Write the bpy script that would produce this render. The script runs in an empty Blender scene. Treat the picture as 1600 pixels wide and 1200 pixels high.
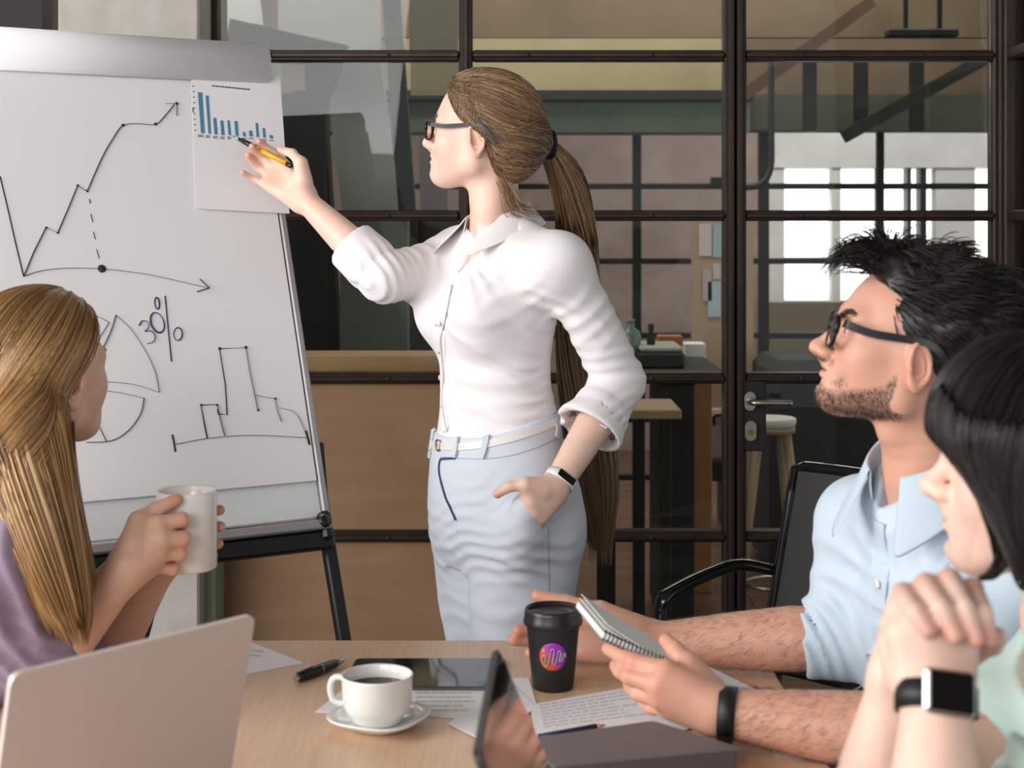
import bpy, bmesh, math, random
import numpy as np
from mathutils import Vector, Matrix

SC = bpy.context.scene
COL = SC.collection
rnd = random.Random(7)

# ------------------------------------------------------------------ camera
CAM_H = 1.40
FPX = 2400.0
HOR = 350.0
cam_d = bpy.data.cameras.new('camera')
cam = bpy.data.objects.new('camera', cam_d)
COL.objects.link(cam)
cam.location = (0, 0, CAM_H)
cam.rotation_euler = (math.pi / 2, 0, 0)
cam_d.sensor_width = 36
cam_d.lens = FPX / 1600 * 36
cam_d.shift_y = -(600 - HOR) / 1600
cam_d.clip_start = 0.05
cam_d.dof.use_dof = True
cam_d.dof.focus_distance = 2.95
cam_d.dof.aperture_fstop = 6.5
SC.camera = cam

# ------------------------------------------------------------------ colour handling
vs = SC.view_settings
vs.view_transform = 'Standard'
try:
    vs.look = 'None'
except Exception:
    pass
vs.gamma = 1.0
vs.use_curve_mapping = False
vs.exposure = 0.06

# ------------------------------------------------------------------ world: soft overcast daylight
W = bpy.data.worlds.new('overcast_sky')
SC.world = W
W.use_nodes = True
wn = W.node_tree.nodes
wn['Background'].inputs[0].default_value = (0.93, 0.97, 1.0, 1)
wn['Background'].inputs[1].default_value = 0.8


def area(name, loc, target, sx, sy, power, col=(1, 1, 1)):
    l = bpy.data.lights.new(name, 'AREA')
    l.shape = 'RECTANGLE'
    l.size, l.size_y = sx, sy
    l.energy = power
    l.color = col
    o = bpy.data.objects.new(name, l)
    COL.objects.link(o)
    o.location = loc
    d = Vector(target) - Vector(loc)
    o.rotation_euler = d.to_track_quat('-Z', 'Y').to_euler()
    return o


area('window_light_left', (-3.3, 0.9, 2.0), (0.1, 2.6, 1.1), 2.6, 2.0, 140, (1.0, 0.985, 0.97))
area('window_light_back', (-2.0, -2.6, 2.7), (0.2, 2.4, 1.0), 2.6, 1.6, 110, (1.0, 0.99, 0.98))
area('far_room_fill', (0.4, 6.6, 2.85), (0.4, 6.8, 0.0), 3.0, 2.0, 85, (1.0, 0.93, 0.84))  # unseen area light put in to brighten the far room
area('far_left_fill', (-1.0, 4.75, 3.0), (-0.8, 5.3, 0.8), 1.2, 0.5, 16, (1.0, 0.98, 0.95))  # fill light added to lift the left bay behind the glass
area('far_wall_fill', (2.0, 8.0, 2.95), (2.2, 9.6, 1.6), 2.6, 0.5, 32, (0.97, 0.98, 1.0))  # added fill, aimed at the pale wall around the far windows

# ------------------------------------------------------------------ helpers


def lin(h):
    h = h.lstrip('#')
    out = []
    for i in (0, 2, 4):
        c = int(h[i:i + 2], 16) / 255
        out.append(c / 12.92 if c <= 0.04045 else ((c + 0.055) / 1.055) ** 2.4)
    return tuple(out)


def P(px, py, Y):
    return np.array([(px - 800) * Y / FPX, Y, CAM_H - (py - HOR) * Y / FPX])


def on_z(px, py, z):
    return P(px, py, (CAM_H - z) * FPX / (py - HOR))


MATS = {}


def mat(name, color, rough=0.5, metal=0.0, noise=None, bump=None, coat=0.0, spec=0.5, emit=None, sheen=0.0,
        sss=0.0, attr=False, trans=0.0):
    """Principled material; noise=(scale,(sx,sy,sz),colour2,contrast) mixes a second colour; bump=(scale,strength)."""
    m = bpy.data.materials.new(name)
    m.use_nodes = True
    nt = m.node_tree
    b = nt.nodes['Principled BSDF']
    c = lin(color) if isinstance(color, str) else color
    b.inputs['Base Color'].default_value = (*c, 1)
    b.inputs['Roughness'].default_value = rough
    b.inputs['Metallic'].default_value = metal
    b.inputs['Specular IOR Level'].default_value = spec
    b.inputs['Coat Weight'].default_value = coat
    b.inputs['Transmission Weight'].default_value = trans
    if sheen:
        b.inputs['Sheen Weight'].default_value = sheen
    if sss:
        b.inputs['Subsurface Weight'].default_value = sss
        b.inputs['Subsurface Radius'].default_value = (0.012, 0.005, 0.003)
        b.inputs['Subsurface Scale'].default_value = 1.0
    if emit:
        b.inputs['Emission Color'].default_value = (*c, 1)
        b.inputs['Emission Strength'].default_value = emit
    tc = None
    if noise or bump:
        tc = nt.nodes.new('ShaderNodeTexCoord')
    if attr:
        a = nt.nodes.new('ShaderNodeVertexColor')
        a.layer_name = 'tint'
        nt.links.new(a.outputs[0], b.inputs['Base Color'])
    if noise:
        sc, stretch, c2, con = noise
        mp = nt.nodes.new('ShaderNodeMapping')
        mp.inputs['Scale'].default_value = stretch
        nz = nt.nodes.new('ShaderNodeTexNoise')
        nz.inputs['Scale'].default_value = sc
        nz.inputs['Detail'].default_value = 6
        rp = nt.nodes.new('ShaderNodeValToRGB')
        rp.color_ramp.elements[0].position = 0.5 - con
        rp.color_ramp.elements[1].position = 0.5 + con
        rp.color_ramp.elements[0].color = (*c, 1)
        c2 = lin(c2) if isinstance(c2, str) else c2
        rp.color_ramp.elements[1].color = (*c2, 1)
        nt.links.new(tc.outputs['Object'], mp.inputs[0])
        nt.links.new(mp.outputs[0], nz.inputs[0])
        nt.links.new(nz.outputs[0], rp.inputs[0])
        nt.links.new(rp.outputs[0], b.inputs['Base Color'])
    if bump:
        nz2 = nt.nodes.new('ShaderNodeTexNoise')
        nz2.inputs['Scale'].default_value = bump[0]
        nz2.inputs['Detail'].default_value = 4
        bp = nt.nodes.new('ShaderNodeBump')
        bp.inputs['Strength'].default_value = bump[1]
        bp.inputs['Distance'].default_value = 0.004
        nt.links.new(tc.outputs['Object'], nz2.inputs[0])
        nt.links.new(nz2.outputs[0], bp.inputs['Height'])
        nt.links.new(bp.outputs[0], b.inputs['Normal'])
    MATS[name] = m
    return m


def glass_mat(name, tint=(0.86, 0.9, 0.87), ior=1.5, rough=0.0):
    m = bpy.data.materials.new(name)
    m.use_nodes = True
    nt = m.node_tree
    nt.nodes.clear()
    out = nt.nodes.new('ShaderNodeOutputMaterial')
    t = nt.nodes.new('ShaderNodeBsdfTransparent')
    t.inputs[0].default_value = (*tint, 1)
    g = nt.nodes.new('ShaderNodeBsdfGlossy')
    g.inputs['Roughness'].default_value = rough
    f = nt.nodes.new('ShaderNodeFresnel')
    f.inputs['IOR'].default_value = ior
    mx = nt.nodes.new('ShaderNodeMixShader')
    nt.links.new(f.outputs[0], mx.inputs[0])
    nt.links.new(t.outputs[0], mx.inputs[1])
    nt.links.new(g.outputs[0], mx.inputs[2])
    nt.links.new(mx.outputs[0], out.inputs[0])
    return m


def unit(v):
    v = np.asarray(v, float)
    return v / (np.linalg.norm(v) + 1e-12)


class MB:
    """collects simple solids into one mesh"""

    def __init__(self):
        self.v = []
        self.f = []
        self.smooth = []

    def add(self, verts, faces, smooth=False):
        n = len(self.v)
        self.v.extend([tuple(map(float, p)) for p in verts])
        self.f.extend([tuple(i + n for i in q) for q in faces])
        self.smooth.extend([smooth] * len(faces))
        return self

    def box(self, c, s, axes=None, ch=0.0):
        """box centred c with full sizes s; axes = 3 unit vectors; ch = chamfer"""
        c = np.asarray(c, float)
        A = np.eye(3) if axes is None else np.asarray(axes, float)
        h = np.asarray(s, float) / 2
        if ch <= 0:
            vs_ = []
            for i in (-1, 1):
                for j in (-1, 1):
                    for k in (-1, 1):
                        vs_.append(c + i * h[0] * A[0] + j * h[1] * A[1] + k * h[2] * A[2])
            fs = [(0, 1, 3, 2), (4, 6, 7, 5), (0, 4, 5, 1), (2, 3, 7, 6), (0, 2, 6, 4), (1, 5, 7, 3)]
            if np.linalg.det(A) < 0:
                fs = [q[::-1] for q in fs]
            return self.add(vs_, fs)
        ch = min(ch, 0.49 * 2 * min(h))
        idx = {}
        vs_ = []
        for i in (-1, 1):
            for j in (-1, 1):
                for k in (-1, 1):
                    for ax in range(3):
                        o = [i * (h[0] - ch), j * (h[1] - ch), k * (h[2] - ch)]
                        o[ax] = (i, j, k)[ax] * h[ax]
                        idx[(i, j, k, ax)] = len(vs_)
                        vs_.append(c + o[0] * A[0] + o[1] * A[1] + o[2] * A[2])
        fs = []
        cyc = [(-1, -1), (1, -1), (1, 1), (-1, 1)]
        for ax in range(3):
            o1, o2 = [(1, 2), (2, 0), (0, 1)][ax]
            for sgn in (-1, 1):
                q = []
                for a, b in cyc:
                    t = [0, 0, 0]
                    t[ax], t[o1], t[o2] = sgn, a, b
                    q.append(idx[(*t, ax)])
                fs.append(tuple(q) if sgn > 0 else tuple(q[::-1]))
        for ax in range(3):
            o1, o2 = [(1, 2), (2, 0), (0, 1)][ax]
            for a in (-1, 1):
                for b in (-1, 1):
                    def I(e, which):
                        t = [0, 0, 0]
                        t[ax], t[o1], t[o2] = e, a, b
                        return idx[(*t, which)]
                    q = (I(-1, o1), I(1, o1), I(1, o2), I(-1, o2))
                    fs.append(q if a * b < 0 else q[::-1])
        for i in (-1, 1):
            for j in (-1, 1):
                for k in (-1, 1):
                    q = (idx[(i, j, k, 0)], idx[(i, j, k, 1)], idx[(i, j, k, 2)])
                    fs.append(q if i * j * k > 0 else q[::-1])
        if np.linalg.det(A) < 0:
            fs = [q[::-1] for q in fs]
        return self.add(vs_, fs)

    def bar(self, p, q, w, h, up=(0, 0, 1), ch=0.0, ext=0.0):
        p, q = np.asarray(p, float), np.asarray(q, float)
        d = unit(q - p)
        up = np.asarray(up, float)
        s = np.cross(d, up)
        if np.linalg.norm(s) < 1e-6:
            s = np.cross(d, (1, 0, 0))
        s = unit(s)
        u = np.cross(s, d)
        return self.box((p + q) / 2, (np.linalg.norm(q - p) + 2 * ext, w, h), (d, s, u), ch)

    def tube(self, pts, r, n=10, caps=True, closed=False, flat=None):
        pts = np.asarray(pts, float)
        m = len(pts)
        r = np.full(m, r) if np.isscalar(r) else np.asarray(r, float)
        t = np.gradient(pts, axis=0)
        if closed:
            t = np.roll(pts, -1, 0) - np.roll(pts, 1, 0)
        t /= np.linalg.norm(t, axis=1)[:, None] + 1e-12
        u = np.cross(t[0], (0, 0, 1))
        if np.linalg.norm(u) < 0.1:
            u = np.cross(t[0], (0, 1, 0))
        u = unit(u)
        vs_ = []
        for i in range(m):
            u = unit(u - t[i] * np.dot(u, t[i]))
            w = np.cross(t[i], u)
            for k in range(n):
                a = 2 * math.pi * k / n
                fl = 1.0 if flat is None else flat
                vs_.append(pts[i] + r[i] * (math.cos(a) * u + math.sin(a) * w * fl))
        fs = []
        for i in range(m if closed else m - 1):
            j = (i + 1) % m
            for k in range(n):
                k2 = (k + 1) % n
                fs.append((i * n + k, i * n + k2, j * n + k2, j * n + k))
        self.add(vs_, fs, True)
        if caps and not closed:
            b = len(self.v) - len(vs_)
            self.f.append(tuple(b + k for k in range(n))[::-1])
            self.f.append(tuple(b + (m - 1) * n + k for k in range(n)))
            self.smooth += [False, False]
        return self

    def lathe(self, prof, c=(0, 0, 0), n=40, shape=None, axes=None):
        """prof: (r,z) pairs bottom->top on the outside; axes optional"""
        c = np.asarray(c, float)
        A = np.eye(3) if axes is None else np.asarray(axes, float)
        vs_ = []
        for r, z in prof:
            for k in range(n):
                a = 2 * math.pi * k / n
                rr = max(r, 1e-5) * (shape(a, r) if shape else 1)
                vs_.append(c + rr * math.cos(a) * A[0] + rr * math.sin(a) * A[1] + z * A[2])
        fs = []
        for i in range(len(prof) - 1):
            for k in range(n):
                k2 = (k + 1) % n
                fs.append((i * n + k, i * n + k2, (i + 1) * n + k2, (i + 1) * n + k))
        return self.add(vs_, fs, True)

    def sheet(self, quad, th, up):
        """thin slab from 4 corner points (ccw seen from up)"""
        q = [np.asarray(p, float) for p in quad]
        u = unit(up) * th
        vs_ = q + [p + u for p in q]
        n = len(q)
        fs = [tuple(range(n))[::-1], tuple(range(n, 2 * n))]
        for i in range(n):
            j = (i + 1) % n
            fs.append((i, j, j + n, i + n))
        return self.add(vs_, fs)


LOC = {}


def wloc(o):
    return LOC.get(o.name, np.zeros(3))


def link_mesh(name, me, m, parent, origin):
    o = bpy.data.objects.new(name, me)
    COL.objects.link(o)
    if m:
        me.materials.append(m)
    if parent is not None:
        o.parent = parent
        o.location = Vector(origin - wloc(parent))
    else:
        o.location = Vector(origin)
    LOC[o.name] = np.asarray(origin, float)
    return o


def obj(name, mb, m, parent=None, origin=None, label=None, cat=None, group=None, kind=None):
    v = np.array(mb.v, float)
    if origin is None:
        lo, hi = v.min(0), v.max(0)
        origin = np.array([(lo[0] + hi[0]) / 2, (lo[1] + hi[1]) / 2, lo[2]])
    origin = np.asarray(origin, float)
    me = bpy.data.meshes.new(name)
    me.from_pydata([tuple(p) for p in (v - origin)], [], mb.f)
    me.polygons.foreach_set('use_smooth', mb.smooth)
    me.update()
    o = link_mesh(name, me, m, parent, origin)
    tag(o, label, cat, group, kind)
    return o


def tag(o, label=None, cat=None, group=None, kind=None):
    if label:
        o['label'] = label
    if cat:
        o['category'] = cat
    if group:
        o['group'] = group
    if kind:
        o['kind'] = kind
    return o


def thing(name, loc, label=None, cat=None, group=None, kind=None):
    o = bpy.data.objects.new(name, None)
    o.empty_display_size = 0.05
    COL.objects.link(o)
    o.location = Vector(loc)
    LOC[o.name] = np.asarray(loc, float)
    return tag(o, label, cat, group, kind)


def copy_tree(o, parent=None):
    c = o.copy()
    COL.objects.link(c)
    LOC[c.name] = LOC.get(o.name, np.zeros(3))
    if parent is not None:
        c.parent = parent
    for ch in o.children:
        copy_tree(ch, c)
    return c


def smooth_path(pts, n=24):
    """Catmull-Rom through points"""
    p = np.asarray(pts, float)
    p = np.vstack([2 * p[0] - p[1], p, 2 * p[-1] - p[-2]])
    m = len(p) - 3
    out = []
    for t in np.linspace(0, m - 1e-6, n):
        i = int(t)
        u = t - i
        a, b, c, d = p[i], p[i + 1], p[i + 2], p[i + 3]
        out.append(0.5 * ((2 * b) + (-a + c) * u + (2 * a - 5 * b + 4 * c - d) * u * u + (-a + 3 * b - 3 * c + d) * u ** 3))
    return np.array(out)
# ------------------------------------------------------------------ materials of the room
steel = mat('dark_rusty_steel', '#221b18', 0.42, 0.35, noise=(9, (1, 1, 0.4), '#3a271f', 0.22), bump=(60, 0.25))
steel2 = mat('dark_olive_steel', '#23231f', 0.5, 0.3)
pane_m = glass_mat('clear_pane_glass', (0.93, 0.95, 0.93), 1.27)
concrete = mat('painted_concrete', '#b5b0aa', 0.85, noise=(14, (1, 1, 1), '#a39d96', 0.25), bump=(30, 0.5))
green_paint = mat('sage_painted_edge', '#8f9683', 0.8, bump=(25, 0.5))
plywood = mat('plywood', '#977657', 0.6, noise=(5, (0.5, 1, 3.2), '#836347', 0.25))
ledge_m = mat('pale_ledge_wood', '#b18a62', 0.5, noise=(6, (0.6, 1, 6), '#9c7650', 0.2))
plank_m = mat('brown_floorboard', '#6b5240', 0.4, noise=(6, (0.5, 6, 1), '#58412f', 0.25))
ceil_m = mat('grey_ceiling_plaster', '#8c8880', 0.9)
dark_m = mat('matt_charcoal', '#1c1b1a', 0.7)
plaster_m = mat('off_white_plaster', '#b9b5ae', 0.9, noise=(5, (1, 1, 1), '#aca7a0', 0.2))
pinkwall = mat('pinkish_concrete', '#9d8a83', 0.9, noise=(5, (1, 1, 1), '#7f6e68', 0.3), bump=(20, 0.4))
greenbeam = mat('sage_green_beam', '#73806f', 0.7, noise=(4, (1, 1, 1), '#64705f', 0.2))
tanwall = mat('ochre_plaster', '#9c9273', 0.9, noise=(3, (1, 1, 1), '#877c5e', 0.25))
brownwall = mat('brown_plaster', '#6e5d4b', 0.9, noise=(3, (1, 1, 1), '#5a4b3c', 0.25))
parapet_m = mat('olive_brown_parapet', '#6d6252', 0.9)
greywall = mat('pale_grey_plaster', '#dcd8d5', 0.9, noise=(4, (1, 1, 1), '#c4bfbd', 0.25))
daylight = mat('daylight_pane', (1, 1, 1), 0.5, emit=2.2)

WY = 4.2                       # plane of the glazed partition


def wx(px, Y=WY):
    return (px - 800) * Y / FPX


def wz(py, Y=WY):
    return CAM_H - (py - HOR) * Y / FPX


# floor of real boards, ceiling, walls
fl = MB().box((0.2, 3.6, -0.06), (9.0, 14.0, 0.1))
floor = obj('floor', fl, dark_m, kind='structure')
base_plank = None
yy = -3.2
k = 0
while yy < 10.4:
    n = 3
    off = rnd.uniform(-1.2, 1.2)
    xs = [-4.3, -1.6 + off, 1.4 + off, 4.7]
    for i in range(n):
        if base_plank is None:
            b = MB().box((0, 0, 0.005), (1.0, 0.176, 0.02), ch=0.002)
            base_plank = obj('plank', b, plank_m, floor, origin=(0, 0, 0))
            o = base_plank
        else:
            o = base_plank.copy()
            COL.objects.link(o)
            o.parent = floor
        x0, x1 = xs[i] + 0.002, xs[i + 1] - 0.002
        o.location = Vector(np.array([(x0 + x1) / 2, yy + 0.09, -0.015]) - wloc(floor))
        o.scale = (x1 - x0, 1, 1)
    yy += 0.18
obj('ceiling', MB().box((0.2, 3.6, 3.25), (9.0, 14.0, 0.1)), ceil_m, kind='structure')
obj('wall_back', MB().box((wx(300, 9.6) / 2 - 2.1, 9.7, 1.6), (0.1, 0.1, 0.1)), pinkwall) if False else None

# concrete column left of the glazing
colm = obj('trim_1', MB().box(((wx(90, 4.0) + wx(311, 4.0)) / 2, 4.2, 1.6), (wx(311, 4.0) - wx(90, 4.0), 0.4, 3.2), ch=0.006), concrete, kind='structure')
obj('trim_2', MB().box(((wx(312, 4.05) + wx(334, 4.05)) / 2 + 0.0, 4.2, 0.8), (wx(334, 4.05) - wx(312, 4.05), 0.26, 1.6)), green_paint, kind='structure')
wl = MB().box((-2.9, 4.3, 1.6), (3.2, 0.1, 3.2))
obj('wall_left', wl, dark_m, kind='structure')

# ---- glazed partition: window_1 (two bays), door_1, window_2 (return wall on the right)
VX = [332, 728, 1140, 1558]
HZ = [wz(-162), wz(88), wz(337), wz(590), wz(836)]
FW = 0.037


def glazing(name, x0, x1, zs, posts, wood_bays=(), top=3.2):
    root = thing(name, ((x0 + x1) / 2, WY, 0), kind='structure')
    for x in posts:
        b = MB().box((x, WY, top / 2), (FW, 0.06, top), ch=0.004)
        b.box((x, WY - 0.036, top / 2), (FW * 0.42, 0.02, top), ch=0.003)
        obj('post', b, steel, root)
    for z in zs:
        for i in range(len(posts) - 1):
            a, c = posts[i] + FW / 2, posts[i + 1] - FW / 2
            b = MB().box(((a + c) / 2, WY, z), (c - a, 0.05, FW * 0.8), ch=0.004)
            b.box(((a + c) / 2, WY - 0.03, z), (c - a, 0.018, FW * 0.36), ch=0.003)
            mu = obj('mullion', b, steel, root)
            for t in (0.22, 0.71):
                bx = a + (c - a) * t
                bb = MB().lathe([(0.0065, -0.002), (0.006, 0.003), (0.003, 0.005), (0, 0.0055)], (bx, WY - 0.039, z), 8, axes=((1, 0, 0), (0, 0, 1), (0, -1, 0)))
                obj('bolt', bb, steel2, mu)
    edges = [0.06] + sorted(zs) + [top]
    for i in range(len(posts) - 1):
        for j in range(len(edges) - 1):
            a, c = posts[i] + FW / 2, posts[i + 1] - FW / 2
            za, zb = edges[j] + FW * 0.4, edges[j + 1] - FW * 0.4
            if (i, j) in wood_bays:
                b = MB().box(((a + c) / 2, WY + 0.005, (za + zb) / 2), (c - a, 0.018, zb - za), ch=0.002)
                obj('wood_panel', b, plywood, root)
            else:
                b = MB().box(((a + c) / 2, WY + 0.004, (za + zb) / 2), (c - a, 0.005, zb - za))
                obj('pane', b, pane_m, root)
    b = MB().box(((x0 + x1) / 2, WY, 0.04), (x1 - x0, 0.07, 0.08), ch=0.004)
    obj('sill', b, steel, root)
    return root


glazing('window_1', wx(VX[0]), wx(VX[2]), HZ, [wx(v) for v in VX[:3]], wood_bays={(0, 0), (0, 1)})
# door
dr = glazing('door_1', wx(VX[2]) + FW, wx(VX[3]), HZ, [wx(VX[2]) + FW * 0.62, wx(VX[3])], top=3.2)
# lock stile with lever handle
sx0, sx1 = wx(1153), wx(1194)
obj('lock_plate', MB().box(((sx0 + sx1) / 2, WY - 0.012, (wz(592) + wz(702)) / 2), (sx1 - sx0, 0.05, wz(592) - wz(702)), ch=0.004), dark_m, dr)
chrome = mat('brushed_nickel', '#b9b4ab', 0.28, 1.0)
brass = mat('brass_lock', '#b0893f', 0.3, 1.0)


def oval(px, py, w, h, d=0.008):
    mb_ = MB()
    pts = []
    X, Z = wx(px), wz(py)
    n = 24
    vs_ = []
    for y, s in ((WY - 0.037, 1.0), (WY - 0.037 - d, 0.94)):
        for k in range(n):
            a = 2 * math.pi * k / n
            xx = w * math.cos(a)
            zz = (h - w) * (1 if math.sin(a) >= 0 else -1) + w * math.sin(a)
            vs_.append((X + xx * s, y, Z + zz * s))
    fs = [(k, (k + 1) % n, (k + 1) % n + n, k + n) for k in range(n)]
    fs += [tuple(range(n)), tuple(range(n, 2 * n))[::-1]]
    return mb_.add(vs_, fs)


hd = obj('door_handle', oval(1168, 624, 0.0165, 0.027), chrome, dr)
p0 = np.array([wx(1168), WY - 0.04, wz(624)])
obj('lever', MB().tube(smooth_path([p0, p0 + (0, -0.03, 0), p0 + (0.012, -0.046, 0), p0 + (0.06, -0.048, 0.0), p0 + (0.107, -0.047, -0.001)], 18), [0.0085] * 4 + [0.0075] * 14, 10), chrome, hd)
kp = obj('keyhole_plate', oval(1169, 670, 0.0165, 0.029), chrome, dr)
obj('lock_cylinder', MB().tube([(wx(1169), WY - 0.044, wz(672)), (wx(1169), WY - 0.05, wz(672))], 0.008, 12), brass, kp)

# return wall on the right, coming towards the camera
rx = wx(1574)
w2 = thing('window_2', (rx, 3.1, 0), kind='structure')
for y in (WY - 0.04, 3.5, 2.8, 2.1):
    obj('post', MB().box((rx, y, 1.6), (0.05, FW, 3.2), ch=0.004), steel, w2)
ys = [WY - 0.04, 3.5, 2.8, 2.1]
for z in HZ:
    for i in range(3):
        obj('mullion', MB().box((rx, (ys[i] + ys[i + 1]) / 2, z), (0.045, ys[i] - ys[i + 1] - FW, FW * 0.8), ch=0.004), steel, w2)
zz = [0.06] + sorted(HZ) + [3.2]
for i in range(3):
    for j in range(len(zz) - 1):
        obj('pane', MB().box((rx + 0.004, (ys[i] + ys[i + 1]) / 2, (zz[j] + zz[j + 1]) / 2), (0.005, ys[i] - ys[i + 1] - FW, zz[j + 1] - zz[j] - FW * 0.8)), pane_m, w2)

# ------------------------------------------------------------------ the room beyond the glass
# far wall: concrete on the left, windows on the right
FY = 9.5
fwx = lambda px: wx(px, FY)
fwz = lambda py: wz(py, FY)
obj('wall_back', MB().box(((fwx(1186) - 4.2) / 2, FY + 0.1, 1.6), (fwx(1186) + 4.2, 0.2, 3.2)), pinkwall, kind='structure')
w3 = thing('window_3', (fwx(1365), FY, 0), kind='structure')
obj('parapet', MB().box(((fwx(1186) + 4.6) / 2, FY + 0.1, fwz(472) / 2), (4.6 - fwx(1186), 0.24, fwz(472))), parapet_m, w3)
obj('lintel', MB().box(((fwx(1186) + 4.6) / 2, FY + 0.1, (3.2 + fwz(262)) / 2), (4.6 - fwx(1186), 0.24, 3.2 - fwz(262))), greywall, w3)
cells = [(1190, 1224), (1228, 1300), (1314, 1372), (1378, 1418), (1424, 1438), (1448, 1462), (1468, 1518), (1524, 1600), (1610, 1680), (1690, 1760)]
rows = [(264, 287), (292, 402), (408, 470)]
for a, c in cells:
    for (t, bt) in rows:
        if a in (1190, 1468) :
            continue
        obj('pane', MB().box(((fwx(a) + fwx(c)) / 2, FY + 0.12, (fwz(t) + fwz(bt)) / 2), (fwx(c) - fwx(a), 0.01, fwz(t) - fwz(bt))), daylight, w3)
for a, c in ((1186, 1226), (1300, 1314), (1372, 1378), (1418, 1424), (1438, 1448), (1462, 1524), (1600, 1610), (1680, 1690)):
    obj('mullion', MB().box(((fwx(a) + fwx(c)) / 2, FY + 0.05, (fwz(262) + fwz(472)) / 2), (fwx(c) - fwx(a), 0.1, fwz(262) - fwz(472))), greywall if c - a > 12 else steel2, w3)
for y in (289, 405):
    obj('mullion', MB().box(((fwx(1186) + 4.6) / 2, FY + 0.045, fwz(y)), (4.6 - fwx(1186), 0.08, 0.018)), steel2, w3)

# a second steel lattice in front of the concrete wall
LY = 6.8
lx = lambda px: wx(px, LY)
lz = lambda py: wz(py, LY)
w4 = thing('window_4', (lx(990), LY, 0), kind='structure')
for px, wd in ((620, 0.05), (690, 0.05), (995, 0.038), (1193, 0.045), (1375, 0.03), (1558, 0.045)):
    obj('post', MB().box((lx(px), LY, 1.0), (wd, 0.04, 2.0), ch=0.003), steel2, w4)
for py in (291, 408, 524, 655, 745):
    obj('mullion', MB().box(((lx(600) + lx(1560)) / 2, LY, lz(py)), (lx(1560) - lx(600), 0.035, 0.026), ch=0.003), steel2, w4)
obj('hinge_box', MB().box((lx(1122), LY - 0.03, lz(285)), (0.075, 0.03, 0.045), ch=0.003), steel2, w4)
# beams and upper plaster
BY = 6.6
bz = lambda py: wz(py, BY)
bx_ = lambda px: wx(px, BY)
obj('trim_3', MB().box(((bx_(470) + bx_(1165)) / 2, BY, (bz(163) + bz(209)) / 2), (bx_(1165) - bx_(470), 0.25, bz(163) - bz(209))), greenbeam, kind='structure')
obj('trim_4', MB().box(((bx_(1165) + bx_(1900)) / 2, BY + 0.02, (bz(150) + bz(205)) / 2), (bx_(1900) - bx_(1165), 0.2, bz(150) - bz(205))), mat('shaded_green_beam', '#46493f', 0.8), kind='structure')  # same green beam, its shade put into a darker colour
obj('trim_5', MB().box(((bx_(470) + bx_(1165)) / 2, BY - 0.08, (bz(148) + bz(162)) / 2), (bx_(1165) - bx_(470), 0.3, bz(148) - bz(162))), steel2, kind='structure')
obj('trim_6', MB().box(((bx_(628) + bx_(1165)) / 2, BY + 0.05, (bz(60) + bz(147)) / 2), (bx_(1165) - bx_(628), 0.1, bz(60) - bz(147))), tanwall, kind='structure')
obj('trim_7', MB().box(((bx_(1165) + bx_(1900)) / 2, BY + 0.06, (bz(60) + bz(149)) / 2), (bx_(1900) - bx_(1165), 0.1, bz(60) - bz(149))), brownwall, kind='structure')
obj('trim_8', MB().box(((bx_(470) + bx_(1900)) / 2, BY + 0.06, (3.2 + bz(58)) / 2), (bx_(1900) - bx_(470), 0.1, 3.2 - bz(58))), brownwall, kind='structure')
# bars built in place of reflected posts, and a diagonal brace
n_t = 9
for px in (1265, 1345, 1432):
    obj('trim_%d' % n_t, MB().box((wx(px, 6.3), 6.3, (wz(90, 6.3) + wz(206, 6.3)) / 2), (0.05, 0.05, wz(90, 6.3) - wz(206, 6.3))), steel2, kind='structure')
    n_t += 1
obj('trim_%d' % n_t, MB().bar(P(1318, 214, 6.2), P(1545, 88, 6.2), 0.05, 0.055, (0, 1, 0)), steel2, kind='structure')
obj('trim_%d' % (n_t + 1), MB().bar(P(1160, 150, 6.25), P(1362, 2, 6.25), 0.05, 0.05, (0, 1, 0)), mat('brown_steel_brace', '#4c3627', 0.7), kind='structure')
obj('trim_%d' % (n_t + 2), MB().tube(smooth_path([P(1205, 90, 6.0), P(1205, 200, 6.0), P(1204, 262, 6.0), P(1188, 288, 6.0), P(1158, 293, 6.0)], 24), 0.013, 8), steel2, kind='structure')
sprinkler = thing('sprinkler_fixture', P(1440, 62, 5.6), 'dark ceiling sprinkler fixture high behind the glass door', 'fixture')  # sprinkler fixture drawn as a dark box, gives no light
obj('sprinkler_body', MB().box(P(1440, 52, 5.6), (0.26, 0.06, 0.03), ch=0.006), steel2, sprinkler)
obj('sprinkler_bracket', MB().bar(P(1415, 45, 5.6), P(1415, -30, 5.6), 0.015, 0.015, (0, 1, 0)), steel2, sprinkler)
obj('sprinkler_bracket', MB().bar(P(1468, 45, 5.6), P(1468, -30, 5.6), 0.015, 0.015, (0, 1, 0)), steel2, sprinkler)

# left bay: panels added behind the pane, standing for reflections in the glass
pale = mat('pale_grey_reflection', '#a3a39e', 0.8, noise=(3, (1, 1, 1), '#8d8d87', 0.3))
pale2 = mat('white_reflection_and_carton', '#d6d6d4', 0.8)
greyg = mat('grey_green_reflection', '#6f756c', 0.8, noise=(2.5, (1, 1, 1), '#5c625a', 0.3))
tanb = mat('dull_tan_reflection', '#7a6f61', 0.8)
lilac = mat('dull_lilac_reflection', '#8e8080', 0.8)


def panel(name, pts, Y, m, label, cat, th=0.02, group=None):
    q = [P(px, py, Y) for px, py in pts]
    return obj(name, MB().sheet(q, th, (0, -1, 0)), m, label=label, cat=cat, group=group)


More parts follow.
